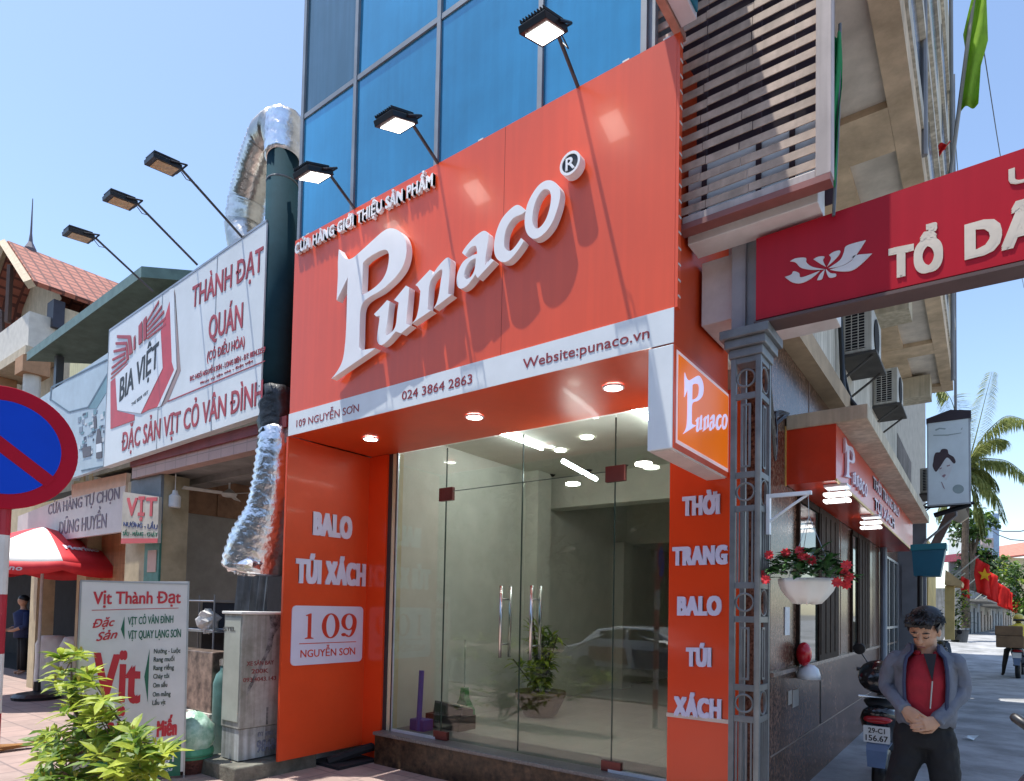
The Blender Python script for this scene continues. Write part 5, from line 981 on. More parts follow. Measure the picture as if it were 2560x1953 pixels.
def clothmat(name, col, tr=.45):
    m = mat(name, col, .8, var=.1, vs=6); t = m.node_tree; b = t.nodes['Principled BSDF']; o = [x for x in t.nodes if x.type == 'OUTPUT_MATERIAL'][0]
    tl = t.nodes.new('ShaderNodeBsdfTranslucent'); mx = t.nodes.new('ShaderNodeMixShader'); mx.inputs[0].default_value = tr
    src = b.inputs['Base Color'].links[0].from_socket; t.links.new(src, tl.inputs[0]); t.links.new(b.outputs[0], mx.inputs[1]); t.links.new(tl.outputs[0], mx.inputs[2]); t.links.new(mx.outputs[0], o.inputs[0]); return m
GRC = clothmat('green_cloth', (.03, .36, .12)); LIM = clothmat('lime_cloth', (.36, .58, .06), .55); RDC = clothmat('red_flag_cloth', (.70, .02, .015), .4); YEC = clothmat('yellow_star_cloth', (.8, .5, .02), .4)
t = thing('green_flag', 'furled green flag hanging beside the louvre frame', 'flag', (-.69, 4.15, 4.0))
ys = [at(x, y, 'Y', 4.13) for x, y in ((2078, 95), (2076, 150), (2076, 215), (2074, 300), (2074, 380), (2076, 455))]; yr = [at(x, y, 'Y', 4.16) for x, y in ((2102, 82), (2104, 150), (2104, 215), (2098, 300), (2095, 380), (2088, 470))]
cloth('cloth', ys, yr, GRC, .025, 1.5, 10, t)
b = MB(); b.tube([at(2100, 60, 'Y', 4.17), at(2096, 300, 'Y', 4.17), at(2084, 540, 'Y', 4.17)], .010, 6); b.build('pole', GREYP, t)
t = thing('lime_flag', 'lime green flag on a tall tilted pole against the sky', 'flag', (-.3, 12, 8.5))
cloth('cloth', [at(x, y, 'Y', 12) for x, y in ((2432, -60), (2430, 0), (2408, 90), (2418, 150), (2402, 275))], [at(x, y, 'Y', 12) for x, y in ((2475, -60), (2466, 0), (2470, 95), (2452, 160), (2446, 262))], LIM, .06, 1.2, 10, t)
b = MB(); b.tube([at(2372, 470, 'Y', 12), at(2444, -80, 'Y', 12)], .03, 7); b.build('pole', mat('bamboo_grey', (.30, .28, .25), .6), t)
t = thing('red_flag', 'small crumpled red flag with a yellow star tied to the building corner', 'flag', (-.44, 9, 7))
cloth('cloth', [at(x, y, 'Y', 9) for x, y in ((2312, 380), (2310, 398), (2314, 412))], [at(x, y, 'Y', 9) for x, y in ((2377, 352), (2372, 362), (2362, 378))], RDC, .05, 2, 12, t)
b = MB(); F = FY(8.93); c_ = F.uv(2333, 385); b.prism(F, [(c_[0] + (.07 if k % 2 == 0 else .03) * math.sin(R(36 * k)), c_[1] + (.07 if k % 2 == 0 else .03) * math.cos(R(36 * k))) for k in range(10)], 0, .006); b.build('star', YEC, t)
fl0 = None
for k, (px, py, z, s) in enumerate(((2440, 1395, 18.5, 1.0), (2466, 1425, 22, 1.0), (2492, 1455, 27, 1.0), (2503, 1462, 31, 1.05), (2512, 1472, 36, 1.1), (2521, 1478, 41, 1.1), (2528, 1488, 46, 1.2), (2404, 1440, 17.5, .55), (2538, 1496, 52, 1.1))):
    p = dep(px, py, z); lab = ['nearest red flag with a yellow star on a slanted pole in the alley', 'orange lit red flag just behind the nearest alley flag', 'third red flag along the alley over the grey walls', 'red flag in the middle of the alley row', 'red flag past the middle of the alley row', 'red flag near the far end of the alley row', 'second last red flag of the alley row', 'short red flag low beside the yellow house', 'last and smallest red flag at the end of the alley row'][k]
    t = thing('red_flag', lab, 'flag', p, 'red flags along the alley')
    cloth('cloth', [p, p + Vector((-.05, 0, -.45 * s)), p + Vector((.02, 0, -1.0 * s))], [p + Vector((.32 * s, .1, -.22 * s)), p + Vector((.30 * s, .1, -.75 * s)), p + Vector((.34 * s, .1, -1.15 * s))], RDC, .05, 1.4, 8, t, k)
    if k == 0:
        b = MB(); F = Fr((p.x + .2, p.y - .06, p.z - .5), (.95, .1, -.2)); b.prism(F, [((.17 if j % 2 == 0 else .075) * math.sin(R(36 * j)), (.2 if j % 2 == 0 else .08) * math.cos(R(36 * j))) for j in range(10)], 0, .01); b.build('star', YEC, t)
    b = MB(); b.tube([p + Vector((-.75 * s, 0, -.75 * s)), p + Vector((.08, 0, .08))], .018, 5); b.build('pole', mat('pale_stick', (.4, .42, .36)), t)

# ---------------------------------------------------------------- down the alley
t = thing('portrait_lightbox', 'tall pale lightbox with a woman portrait and dark hair', 'lightbox', (-.5, 14, 3.6))
F = FY(14.0); u0, v0 = F.uv(2318, 1266); u1, v1 = F.uv(2426, 1040); b = MB(); b.fbox(F, u0, u1, v0, v1, -.22, 0); b.build('casing', mat('lightbox_grey', (.34, .38, .42), .5), t)
b = MB(); b.fbox(F, u0 + .02, u1 - .03, v0 + .02, v1 - .04, .001, .008); b.build('face_sheet', mat('pale_blue_face', (.64, .73, .78), .4, var=.08, vs=2), t)
b = MB(); b.prism(F, [(u0 - .01, v1 - .04), (u1 + .01, v1 - .04), (u1 + .01, v1 + .10), (u1 - .3, v1 + .16), (u0 - .01, v1 + .05)], -.24, .02); b.build('top_box', mat('dark_maroon', (.03, .02, .03), .5), t)
zf = zm(3.361, 2250, 1000); PF = lambda pts: [F.uv(*zf(*a)) for a in pts]
b = MB(); putshape(b, shape([smooth_pts(PF([(280, 520), (275, 560), (300, 605), (325, 580), (350, 545), (385, 492), (410, 490), (450, 535), (468, 520), (450, 480), (410, 455), (400, 420), (370, 412), (345, 420), (335, 440), (300, 445), (285, 480)]), 3)]), F, .009, .012); b.build('portrait_hair', mat('print_dark_brown', (.05, .03, .04), .5), t)
b = MB(); putshape(b, shape([smooth_pts(PF([(325, 585), (350, 550), (388, 497), (420, 500), (445, 540), (430, 600), (400, 660), (385, 675), (360, 650), (335, 625)]), 3)]), F, .0085, .0105); b.build('portrait_face', mat('print_pale_skin', (.62, .66, .70), .5), t)
b = MB()
for pts in ([(330, 578), (350, 568), (352, 576), (334, 586)], [(392, 552), (420, 545), (420, 555), (395, 562)], [(350, 640), (372, 625), (388, 630), (370, 655)], [(345, 690), (352, 690), (380, 755), (365, 740)]): b.prism(F, PF(pts), .0106, .013)
b.build('portrait_features', mat('print_mauve', (.28, .18, .22), .5), t)
b = MB()
for pts in ([(295, 250), (330, 235), (385, 240), (380, 250), (335, 246), (300, 262)], [(280, 295), (400, 292), (515, 275), (515, 281), (400, 302), (280, 303)], [(510, 250), (525, 230), (522, 250)]): b.prism(F, PF(pts), .009, .011)
b.prism(F, PF([(440 + 50 + 48 * math.cos(R(a)), 750 + 38 * math.sin(R(a))) for a in range(0, 360, 20)]), .009, .011); b.build('printed_script', mat('print_grey_green', (.28, .36, .38), .5), t)
b = MB(); b.tube([(u0 - .5, 14.1, v0 - .02), (u1 + .05, 14.1, v0 + .02)], .03, 6); b.tube([(u0 + .1, 14.2, v0 - .15), (u1, 14.1, v0)], .05, 6); b.build('bracket', BLACK, t)
t = thing('teal_sign_box', 'dark teal boxed sign projecting over the alley behind the man', 'sign', (-.65, 11, 2.2))
F = FY(11); b = MB(); b.prism(F, [F.uv(*a) for a in ((2278, 1362), (2366, 1358), (2350, 1440), (2284, 1440))], -.35, 0); b.build('casing', mat('teal_box', (.006, .11, .17), .5, var=.1), t)
b = MB(); b.prism(F, [F.uv(*a) for a in ((2276, 1362), (2366, 1357), (2366, 1372), (2276, 1377))], -.36, .012); b.build('lip', mat('teal_lip', (.012, .17, .21), .5), t)
b = MB(); b.tube([at(2300, 1440, 'Y', 11), at(2300, 1640, 'Y', 11)], .035, 8); b.build('post', BLACK, t)
b = MB(); b.box(-9, -1.55, 14.6, 25, -.05, 17); bh = b.build('alley_shade_block', mat('plain_render', (.4, .37, .32), .9, var=.15)); tag(bh, 'unseen tall block added behind the dark alley house to shade the alley', 'building')  # block hidden from view, added and sized to keep the alley in shade
b = MB(); b.box(-2.29, -1.36, 14.45, 17.4, -.05, 5.2); t = thing('dark_house', 'dark fronted house past the granite wall with a slanted brown board', 'house', (-3, 16, 0)); b.build('wall', mat('dim_house_wall', (.15, .13, .12), .9, var=.3, dirt=.3), t)
b = MB(); F = FY(14.6); b.prism(F, [F.uv(*a) for a in ((2345, 1370), (2380, 1300), (2408, 1255), (2392, 1240), (2360, 1290), (2325, 1362))], -.1, 0); b.build('slanted_board', mat('brown_board', (.17, .11, .09), .8), t)
b = MB(); b.prism(F, [F.uv(*a) for a in ((2375, 1270), (2412, 1265), (2422, 1290), (2400, 1305), (2378, 1295))], -.3, -.11); b.build('tank', mat('cream_tank', (.45, .38, .28), .7), t)
b = MB(); b.box(-1.36, -.9, 14.5, 14.7, .8, 3.5); b.box(-1.3, -.95, 14.48, 14.5, 1.6, 2.6); b.build('door', mat('grey_frame', (.16, .16, .17), .6), t)
t = thing('yellow_house', 'small yellow house with a tan awning along the alley', 'house', (-2, 18, 0))
b = MB(); b.box(-2.29, -1.05, 17.5, 20.5, -.05, 3.4); b.build('wall', mat('yellow_wall', (.62, .45, .17), .8, var=.12, dirt=.15), t)
b = MB(); F = FY(16.6); b.prism(F, [F.uv(*a) for a in ((2362, 1465), (2386, 1465), (2386, 1600), (2362, 1600))], -.2, 0); b.build('post', mat('yellow_wall'  , (.62, .45, .17)), t)
b = MB(); F = FY(16.6); b.prism(F, [F.uv(*a) for a in ((2364, 1425), (2407, 1456), (2404, 1466), (2362, 1462))], -1.2, .1); b.build('awning', mat('tan_awning', (.55, .38, .18), .7, var=.2), t)
pts = [((2411, 1589), 30, 1470), ((2450, 1583), 36, 1488), ((2480, 1573), 46, 1496), ((2506, 1568), 56, 1505), ((2530, 1565), 64, 1512)]
for i in range(4):
    (a, za_, ta), (c_, zc_, tb) = pts[i], pts[i + 1]; A = dep(*a, za_); C2_ = dep(*c_, zc_); top = dep(a[0], ta, za_).z; dd = (C2_ - A); dd.z = 0; nn_ = Vector((dd.y, -dd.x, 0)).normalized(); F = Fr((A.x, A.y, 0), dd); L_ = dd.length
    t = thing('alley_house', ['grey fronted alley house behind the nearest red flags', 'second pale alley house under the middle red flags', 'narrow grey alley house farther under the flags', 'last pale alley house at the end of the flag row'][i], 'house', (A.x, A.y, .7), 'houses along the far alley')
    b = MB(); b.fbox(F, 0, L_ - .05, .3, top, -4, 0); b.build('wall', mat('alley_wall_%d' % (i % 2), ((.30, .31, .32), (.46, .44, .40))[i % 2], .85, var=.25, vs=1, streak=.3, dirt=.3), t)
    b = MB(); n = 4
    for k in range(n): b.fbox(F, L_ * (k + .2) / n, L_ * (k + .75) / n, .6, top - .9 - .2 * (k % 2), .005, .06)
    b.build('door', mat('alley_door_%d' % (i % 2), ((.14, .17, .20), (.30, .24, .20))[i % 2], .6, var=.3), t)
    b = MB(); b.fbox(F, 0, L_ * .9, top - .62, top - .5, .01, .9); b.build('awning', mat('alley_awning', (.20, .19, .17), .7), t)
t = thing('far_tower', 'narrow white and blue tower house far behind the flags', 'building', (0, 60, 0))
def slab(b, px0, px1, py0, py1, z, d=3, mi=0):
    A = dep(px0, py1, z); B2 = dep(px1, py1, z); T = dep((px0 + px1) / 2, py0, z); dd = B2 - A; dd.z = 0; F = Fr((A.x, A.y, 0), dd); b.fbox(F, 0, dd.length, A.z, T.z, -d, 0, mi); return F, dd.length, A.z, T.z
b = MB(); slab(b, 2418, 2488, 1322, 1560, 70); b.build('white_block', mat('far_white', (.60, .63, .62), .8, var=.1), t)
b = MB(); slab(b, 2484, 2500, 1282, 1560, 68); slab(b, 2450, 2484, 1306, 1322, 69); b.build('blue_block', mat('far_blue', (.26, .36, .50), .8, var=.1), t)
b = MB(); slab(b, 2456, 2484, 1345, 1370, 67.5, .3); b.build('billboard', mat('far_board', (.45, .35, .34), .7, var=.4, vs=2), t)
t = thing('red_top_house', 'dark house with a maroon band behind the alley flags', 'building', (0, 50, 0))
b = MB(); slab(b, 2428, 2482, 1398, 1570, 58, 3); b.build('wall', mat('far_dark', (.10, .10, .11), .8, var=.4, vs=1), t)
b = MB(); slab(b, 2432, 2480, 1380, 1398, 57, 4); b.build('band', mat('far_maroon', (.26, .04, .07), .6), t)
t = thing('yellow_villa', 'pale yellow house with a red tiled roof at the end of the alley', 'house', (3, 70, 0))
b = MB(); F, L_, zb, zt = slab(b, 2505, 2640, 1395, 1575, 75, 8); b.build('wall', mat('far_yellow', (.60, .50, .30), .85, var=.12, vs=.5), t)
b = MB(); b.add([F.p(-.4, zt - .1, .6), F.p(L_ + .4, zt + .9, .6), F.p(L_ + .4, zt + 2.4, -4), F.p(.6, zt + 1.3, -4)], [(0, 1, 2, 3)]); b.build('roof', mat('far_red_roof', (.50, .18, .13), .8, var=.15), t, solid=.25)
b = MB()
for k in range(3): b.fbox(F, .8 + k * 2.0, 1.8 + k * 2.0, zb + 3.4, zt - .8, .01, .06)
b.fbox(F, 0, L_, zb + 2.6, zb + 2.9, .01, .3); b.build('window', mat('far_window', (.16, .14, .12), .5), t)
# cables overhead
for k, (a, c_, lab) in enumerate((((2384, 300, 14), (2420, 700, 40), 'thin overhead cable right of the building corner'), ((2440, 0, 14), (2560, 720, 30), 'long thin overhead cable crossing the sky'), ((2470, 1320, 40), (2600, 1345, 30), 'sagging black cable above the far roofs'), ((2440, 1305, 40), (2600, 1318, 30), 'upper sagging cable above the far roofs'))):
    p, q = dep(*a), dep(*c_); m_ = (p + q) / 2 - Vector((0, 0, .4)); b = MB(); b.tube([p, p.lerp(m_, .5) - Vector((0, 0, .1)), m_, m_.lerp(q, .5) - Vector((0, 0, .1)), q], .012 if k < 2 else .03, 5); tag(b.build('overhead_cable', BLACK), lab, 'cable')

# ---------------------------------------------------------------- vegetation
def leafmat(name, c1, c2, tr=.45):
    m = mat(name, c1, .45, var=.3, vs=7, col2=c2); t = m.node_tree; b = t.nodes['Principled BSDF']; o = [x for x in t.nodes if x.type == 'OUTPUT_MATERIAL'][0]
    tl = t.nodes.new('ShaderNodeBsdfTranslucent'); mx = t.nodes.new('ShaderNodeMixShader'); mx.inputs[0].default_value = tr
    src = b.inputs['Base Color'].links[0].from_socket; t.links.new(src, tl.inputs[0]); t.links.new(b.outputs[0], mx.inputs[1]); t.links.new(tl.outputs[0], mx.inputs[2]); t.links.new(mx.outputs[0], o.inputs[0]); return m
YG1 = leafmat('young_leaf', (.30, .42, .035), (.52, .62, .09), .45); YG2 = leafmat('mature_leaf', (.08, .19, .02), (.20, .32, .04), .4)
DG1 = leafmat('dark_leaf', (.012, .035, .010), (.04, .085, .018), .3); DG2 = leafmat('mid_leaf', (.03, .075, .015), (.07, .14, .025), .3); BARK = mat('bark', (.10, .075, .055), .9, var=.4, vs=10, bump=.6)
YB = leafmat('yellow_bud', (.45, .38, .05), (.55, .45, .1), .4)
sh = thing('young_shrub', 'bright yellow green young tree in front of the standing sign', 'shrub', (-6.1, 2.1, -.15))
rnd = random.Random(14); SB = Vector((-6.02, 2.08, -.15)); tips = []
def SP(px, py, dy=0): return at(px, py, 'Y', 2.1 + dy)
cl = [(200, 1625), (165, 1640), (228, 1690), (150, 1690), (190, 1700), (250, 1740), (215, 1755), (170, 1770), (235, 1800), (275, 1800), (200, 1810), (130, 1830), (110, 1850), (160, 1850), (225, 1850), (265, 1845), (300, 1840), (330, 1820), (345, 1850), (310, 1880), (260, 1890), (215, 1895), (165, 1890), (125, 1895), (360, 1880), (385, 1870), (400, 1885), (340, 1905), (290, 1920), (230, 1935), (180, 1940), (130, 1945), (100, 1940), (350, 1930), (375, 1910), (255, 1950), (300, 1955), (175, 1730), (245, 1770), (285, 1855), (140, 1870), (190, 1870), (320, 1860)]
stem = MB(); trunk = [SB, SB + Vector((-.03, 0, .35)), SP(225, 1850), SP(180, 1760), SP(178, 1650)]; stem.tube(trunk, [.028, .024, .018, .013, .006], 7)
trunk2 = [SB + Vector((.03, .05, 0)), SP(270, 1930), SP(300, 1870), SP(330, 1840)]; stem.tube(trunk2, [.02, .016, .011, .005], 6); stem.tube([SB + Vector((-.05, 0, 0)), SP(180, 1935), SP(130, 1890)], [.02, .014, .006], 6); stem.tube([SB + Vector((0, -.05, .02)), SP(165, 1925, -.1), SP(120, 1945, -.15)], [.02, .015, .012], 6)
lf = MB()
for (px, py) in cl:
    for rep in range(3):
        c_ = SP(px + rnd.uniform(-14, 14), py + rnd.uniform(-12, 12), rnd.uniform(-.22, .22)); q = min([Vector(p) for p in trunk[1:] + trunk2[1:]], key=lambda p: (p - c_).length)
        if rep == 0: stem.tube([q, (q + c_) / 2 + Vector((0, 0, -.02)), c_], [.007, .005, .003], 5)
        n = rnd.randint(7, 10); up_ = rnd.uniform(.1, .6); young = py < 1800 or rnd.random() < .55; ax = Vector((rnd.uniform(-.4, .4), rnd.uniform(-.5, .2), 1)).normalized(); X = ax.orthogonal().normalized(); Y = ax.cross(X)
        for k in range(n):
            a = 6.283 * k / n + rnd.uniform(-.3, .3); d = X * math.cos(a) + Y * math.sin(a) + ax * (up_ + rnd.uniform(-.3, .3)); L_ = rnd.uniform(.11, .20)
            lf.leaf(c_ - ax * rnd.uniform(0, .05), d, ax, L_, L_ * rnd.uniform(.30, .42), (0 if young else 1) if rnd.random() < .8 else (1 if young else 0), .3, rnd.uniform(.1, .4))
        for k in range(3): lf.leaf(c_, (rnd.uniform(-.3, .3), rnd.uniform(-.3, .3), 1), (1, 0, 0), .05, .014, 2 if rnd.random() < .5 else 0)
stem.build('stem', BARK, sh); lf.build('foliage', [YG1, YG2, YB], sh)
def tree(name, label, base, h, cc, rad, n, size, mats, group=None, seed=1, tr=.16, clumps=26):
    rnd = random.Random(seed); t = thing(name, label, 'tree', base, group); base = Vector(base); cc = Vector(cc); b = MB()
    b.tube([base, base.lerp(cc, .35) + Vector((.1, 0, 0)), base.lerp(cc, .75), cc], [tr, tr * .8, tr * .55, tr * .2], 9)
    for k in range(7):
        a = 6.283 * k / 7 + rnd.random(); e = cc + Vector((rad[0] * .7 * math.cos(a), rad[1] * .7 * math.sin(a), rad[2] * rnd.uniform(-.3, .5))); s0 = base.lerp(cc, rnd.uniform(.5, .8)); b.tube([s0, s0.lerp(e, .5) + Vector((0, 0, .2)), e], [tr * .4, tr * .25, tr * .08], 6)
    b.build('trunk', BARK, t); c = MB(); cl = []
    for k in range(clumps):
        d = Vector((rnd.gauss(0, 1), rnd.gauss(0, 1), rnd.gauss(0, 1))).normalized() * rnd.uniform(.35, 1.0); cl.append((cc + Vector((d.x * rad[0], d.y * rad[1], d.z * rad[2])), rnd.uniform(.22, .42) * min(rad), rnd.random()))
    for k in range(n):
        q, r_, s_ = cl[k % clumps]; d = Vector((rnd.gauss(0, 1), rnd.gauss(0, 1), rnd.gauss(0, .8))).normalized() * r_ * rnd.uniform(.5, 1.15)
        c.leaf(q + d, (rnd.uniform(-1, 1), rnd.uniform(-1, 1), rnd.uniform(-.8, .4)), (rnd.uniform(-.4, .4), rnd.uniform(-.4, .4), 1), size * rnd.uniform(.6, 1.2), size * rnd.uniform(.4, .7), 0 if s_ < .6 else 1)
    c.build('crown', mats, t); return t
tree('bushy_tree', 'dark green tree at the right edge behind the rider', dep(2570, 1570, 40), 4, dep(2575, 1470, 40), (1.5, 1.5, 2.0), 1500, .3, [DG2, YG2], None, 3)
tree('leafy_tree', 'small light green tree beside the far yellow house', dep(2502, 1560, 66), 4, dep(2502, 1440, 66), (1.4, 1.2, 2.2), 700, .5, [YG2, YG1], None, 5)
tree('leafy_tree', 'dark leafy crown under the palm behind the portrait lightbox', dep(2420, 1560, 34), 4, dep(2436, 1310, 34), (1.2, 1.2, 1.2), 700, .35, [DG2, YG2], None, 6)
tree('leafy_tree', 'dim tree crowns above the alley houses behind the flags', dep(2440, 1560, 50), 4, dep(2440, 1420, 50), (2.0, 1.5, 2.2), 900, .5, [DG1, DG2], None, 7)
pt = thing('coconut_palm', 'coconut palm with arching fronds behind the portrait lightbox', 'palm', dep(2415, 1560, 26)); PC = dep(2418, 1170, 26)
b = MB(); b.tube([dep(2415, 1570, 26), dep(2412, 1380, 26), PC], [.16, .13, .11], 10); b.build('trunk', BARK, pt)
fr_ = [[(2418, 1170), (2440, 1090), (2462, 1000), (2480, 930)], [(2418, 1170), (2460, 1085), (2515, 1035), (2580, 1055)], [(2418, 1165), (2450, 1110), (2490, 1095), (2515, 1100)], [(2418, 1170), (2450, 1145), (2520, 1150), (2585, 1205)], [(2418, 1175), (2455, 1195), (2490, 1235), (2512, 1295)], [(2418, 1180), (2440, 1230), (2452, 1290), (2458, 1330)], [(2418, 1170), (2450, 1170), (2475, 1185), (2490, 1215)], [(2418, 1170), (2400, 1080), (2380, 1000), (2350, 960)], [(2418, 1175), (2390, 1180), (2360, 1230), (2345, 1290)]]
PLM = leafmat('palm_leaf', (.16, .23, .06), (.44, .46, .16), .5); rnd = random.Random(5)
for k, f_ in enumerate(fr_):
    b = MB(); c = [dep(x, y, 26 + rnd.uniform(-.3, .3)) for x, y in f_]; path = []
    for i in range(19):
        s = i / 6; j = min(int(s), 2); t_ = s - j; path.append(c[j].lerp(c[j + 1], t_))
    for _ in range(3): path = [path[0]] + [(path[i - 1] + path[i] * 2 + path[i + 1]) / 4 for i in range(1, 18)] + [path[-1]]
    b.tube(path, [.03 * (1 - .8 * i / 18) for i in range(19)], 5)
    for i in range(2, 19):
        tg = (path[min(i + 1, 18)] - path[i - 1]).normalized()
        for rep in range(4):
            for sd in (-1, 1):
                side = tg.cross(Vector((0, 0, 1)) if abs(tg.z) < .9 else Vector((0, 1, 0))).normalized() * sd; ll = (.40 if k == 0 else .62) * math.sin(.4 + 2.4 * i / 19) + .12
                b.leaf(path[i].lerp(path[i - 1], rep / 4), tg * .6 + side * rnd.uniform(.4, .8) + Vector((0, 0, -.65)), (0, 0, 1), ll * rnd.uniform(.8, 1.1), .075, 0, .3, .45)
    b.build('frond', PLM, pt)
p = dep(2398, 1606, 15.5); t = thing('potted_plant', 'leafy potted plant at the alley edge before the yellow house', 'potted plant', p)
b = MB(); b.lathe([(.16, 0), (.2, .28), (.22, .3), (.18, .28)], p, 18); b.build('pot', mat('grey_pot', (.16, .15, .14), .8), t)
b = MB(); rnd = random.Random(4)
for k in range(240): b.leaf(p + Vector((rnd.gauss(0, .13), rnd.gauss(0, .13), rnd.uniform(.3, 1.25))), (rnd.uniform(-1, 1), rnd.uniform(-1, 1), rnd.uniform(-.3, .7)), (0, 0, 1), rnd.uniform(.1, .2), .06, 0 if rnd.random() < .6 else 1)
b.build('foliage', [DG2, YG1], t)
# potted plant on the shop floor
p = at(1350, 1790, 'Z', .2); t = thing('potted_plant', 'leafy plant in a wide brown pot behind the glass doors', 'potted plant', p)
b = MB(); b.lathe([(.17, 0), (.22, .03), (.30, .2), (.34, .30), (.33, .33), (.28, .31), (.05, .30)], p, 28); b.build('pot', mat('brown_pot', (.10, .065, .03), .5, var=.2), t, smooth=True)
b = MB(); rnd = random.Random(9); st_ = MB()
for k in range(16):
    a = rnd.uniform(0, 6.28); top = p + Vector((.42 * math.cos(a) * rnd.random(), .35 * math.sin(a) * rnd.random(), rnd.uniform(.55, 1.3))); st_.tube([p + Vector((0, 0, .28)), p.lerp(top, .6) + Vector((0, 0, .1)), top], .008, 5)
    for j in range(34):
        q = (p + Vector((0, 0, .35))).lerp(top, rnd.random()); b.leaf(q, (rnd.uniform(-1, 1), rnd.uniform(-1, 1), rnd.uniform(-.3, .8)), (0, 0, 1), rnd.uniform(.12, .22), rnd.uniform(.05, .08), 0 if rnd.random() < .4 else 1)
st_.build('stem', BARK, t); b.build('foliage', [YG2, YG1], t)

# ---------------------------------------------------------------- the street behind the camera (seen in the glass)
for k, (x, y, h, r_) in enumerate(((-14, -10.5, 6, 2.6), (-8.5, -11, 6.2, 2.8), (-3, -10.5, 6, 2.7), (2.5, -11, 6.3, 2.8), (8, -10.5, 6, 2.6), (-20, -11, 6, 2.8))):
    tree('street_tree', ['round street tree across the road, far left of the row', 'street tree across the road left of the taxi', 'street tree across the road behind the taxi', 'street tree across the road right of the taxi', 'street tree across the road at the right of the row', 'street tree at the far left end of the row'][k], (x, y, -.15), h, (x, y, h * .95), (r_, r_ * .8, 3.6), 1300, .6, [DG1, DG2], 'street trees across the road', 20 + k, .2)
t = thing('terrace', 'grey green row of houses across the road', 'building', (-5, -18, 0)); b = MB(); b.box(-40, 30, -20, -16, -.15, 10.5); b.build('wall', mat('street_wall', (.16, .17, .13), .9, var=.3, vs=.6, dirt=.3), t)
b = MB()
for k in range(14): b.box(-38 + k * 4.8, -35 + k * 4.8, -16, -15.95, .3, 2.8)
b.build('shopfront', mat('street_dark', (.04, .045, .045), .4), t)
V = at(1500, 1690, 'Z', -.29); cx0, cy0 = V.x, 2 * (YG + .04) - V.y
car = thing('taxi_car', 'white and blue taxi parked at the kerb, reflected in the shop glass', 'car', (cx0 + 1.4, cy0, -.29))
pf = [(-.75, .35), (-.78, .62), (-.70, .86), (-.2, .98), (.25, 1.36), (.9, 1.47), (1.9, 1.45), (2.55, 1.12), (2.75, 1.0), (3.5, .86), (3.62, .6), (3.6, .35)]
b = MB(); rings = []
for yy, ins in ((-.86, .10), (-.80, .0), (.80, .0), (.86, .10)): rings.append([(cx0 + x, cy0 + yy * (.82 if z > 1.05 else 1), -.29 + z - (ins * .3 if z > .5 else 0)) for x, z in pf])
b.loft(rings); b.build('body', mat('car_white', (.75, .78, .82), .2, var=.02, coat=.5), car, smooth=False, bevel=.03)
b = MB()
for sx in (-1, 1): F = Fr((cx0, cy0 + sx * .72, -.29), (1, 0, 0) if sx < 0 else (-1, 0, 0)); s_ = 1 if sx < 0 else -1; b.prism(F, [(s_ * .15, 1.0), (s_ * .42, 1.32), (s_ * 1.15, 1.40), (s_ * 1.15, 1.0)], -.02, .04); b.prism(F, [(s_ * 1.25, 1.0), (s_ * 1.25, 1.40), (s_ * 1.85, 1.38), (s_ * 2.4, 1.04)], -.02, .04)
b.build('window', mat('car_glass', (.01, .012, .015), .05), car)
b = MB(); F = Fr((cx0, cy0 + .862, -.29), (-1, 0, 0)); b.prism(F, [(-.1, .9), (-.1, .55), (-1.3, .45), (-1.2, .9)], .0, .012, 0); b.prism(F, [(-1.4, .88), (-1.5, .4), (-3.3, .4), (-3.3, .8)], 0, .012, 1); b.build('door_livery', [mat('livery_red', (.35, .05, .02), .4), mat('livery_blue', (.02, .03, .16), .4)], car)
for x in (0, 2.75):
    for yy in (-.8, .8):
        b = MB(); b.lathe([(.2, -.1), (.30, -.1), (.32, -.05), (.32, .05), (.30, .1), (.2, .1)], (cx0 + x, cy0 + yy, .03), 26, axis=(0, 1, 0)); wo = b.build('wheel', BLACK, car); b = MB(); b.lathe([(.02, -.09), (.2, -.09), (.2, .09), (.02, .09)], (cx0 + x, cy0 + yy, .03), 20, axis=(0, 1, 0)); b.build('rim', STEEL, wo)
b = MB(); b.box(cx0 + 2.2, cx0 + 2.35, cy0 + .86, cy0 + 1.0, .68, .8); b.build('mirror', BLACK, car)
# ---------------------------------------------------------------- the man in the alley
SKIN = mat('skin', (.50, .28, .18), .55, var=.08, vs=20); HAIR = mat('black_hair', (.008, .007, .008), .45, var=.3, vs=60); JK = mat('grey_blue_jacket', (.135, .15, .19), .75, var=.14, vs=9, bump=.5, bs=14); SHR = mat('red_polo', (.34, .008, .02), .75, var=.15, vs=12, bump=.4, bs=18); TRO = mat('black_trousers', (.005, .0055, .008), .8, var=.25, vs=10, bump=.3, bs=16); TEE = mat('navy_tee', (.012, .012, .02), .8)
M0 = Vector((-.36, 4.9, 0)); lo_ = Vector((M0.x, M0.y, 0)).normalized(); e1 = Vector((lo_.y, -lo_.x, 0)); e2 = -lo_; e3 = Vector((0, 0, 1))
def J(px, py, off=0): return onpl(px, py, M0, e2) + e2 * off
man = thing('person', 'man in an open grey jacket and red polo looking down at his hands', 'person', M0)
def ering(c, rx, ry, n=20, a0=0, a1=360, full=True):
    m = n if full else n + 1; return [Vector(c) + e1 * (rx * math.sin(R(a0 + (a1 - a0) * k / n))) + e2 * (ry * math.cos(R(a0 + (a1 - a0) * k / n))) for k in range(m)]
cs = J(2313, 1640).dot(e1) - M0.dot(e1)
def C3(s, z, off=0): return M0 + e1 * s + e3 * z + e2 * off
zS, zH, zC = J(2313, 1632).z, J(2312, 1815).z, J(2306, 1862).z
HC2 = J(2312, 1578, .03)                                     # head centre
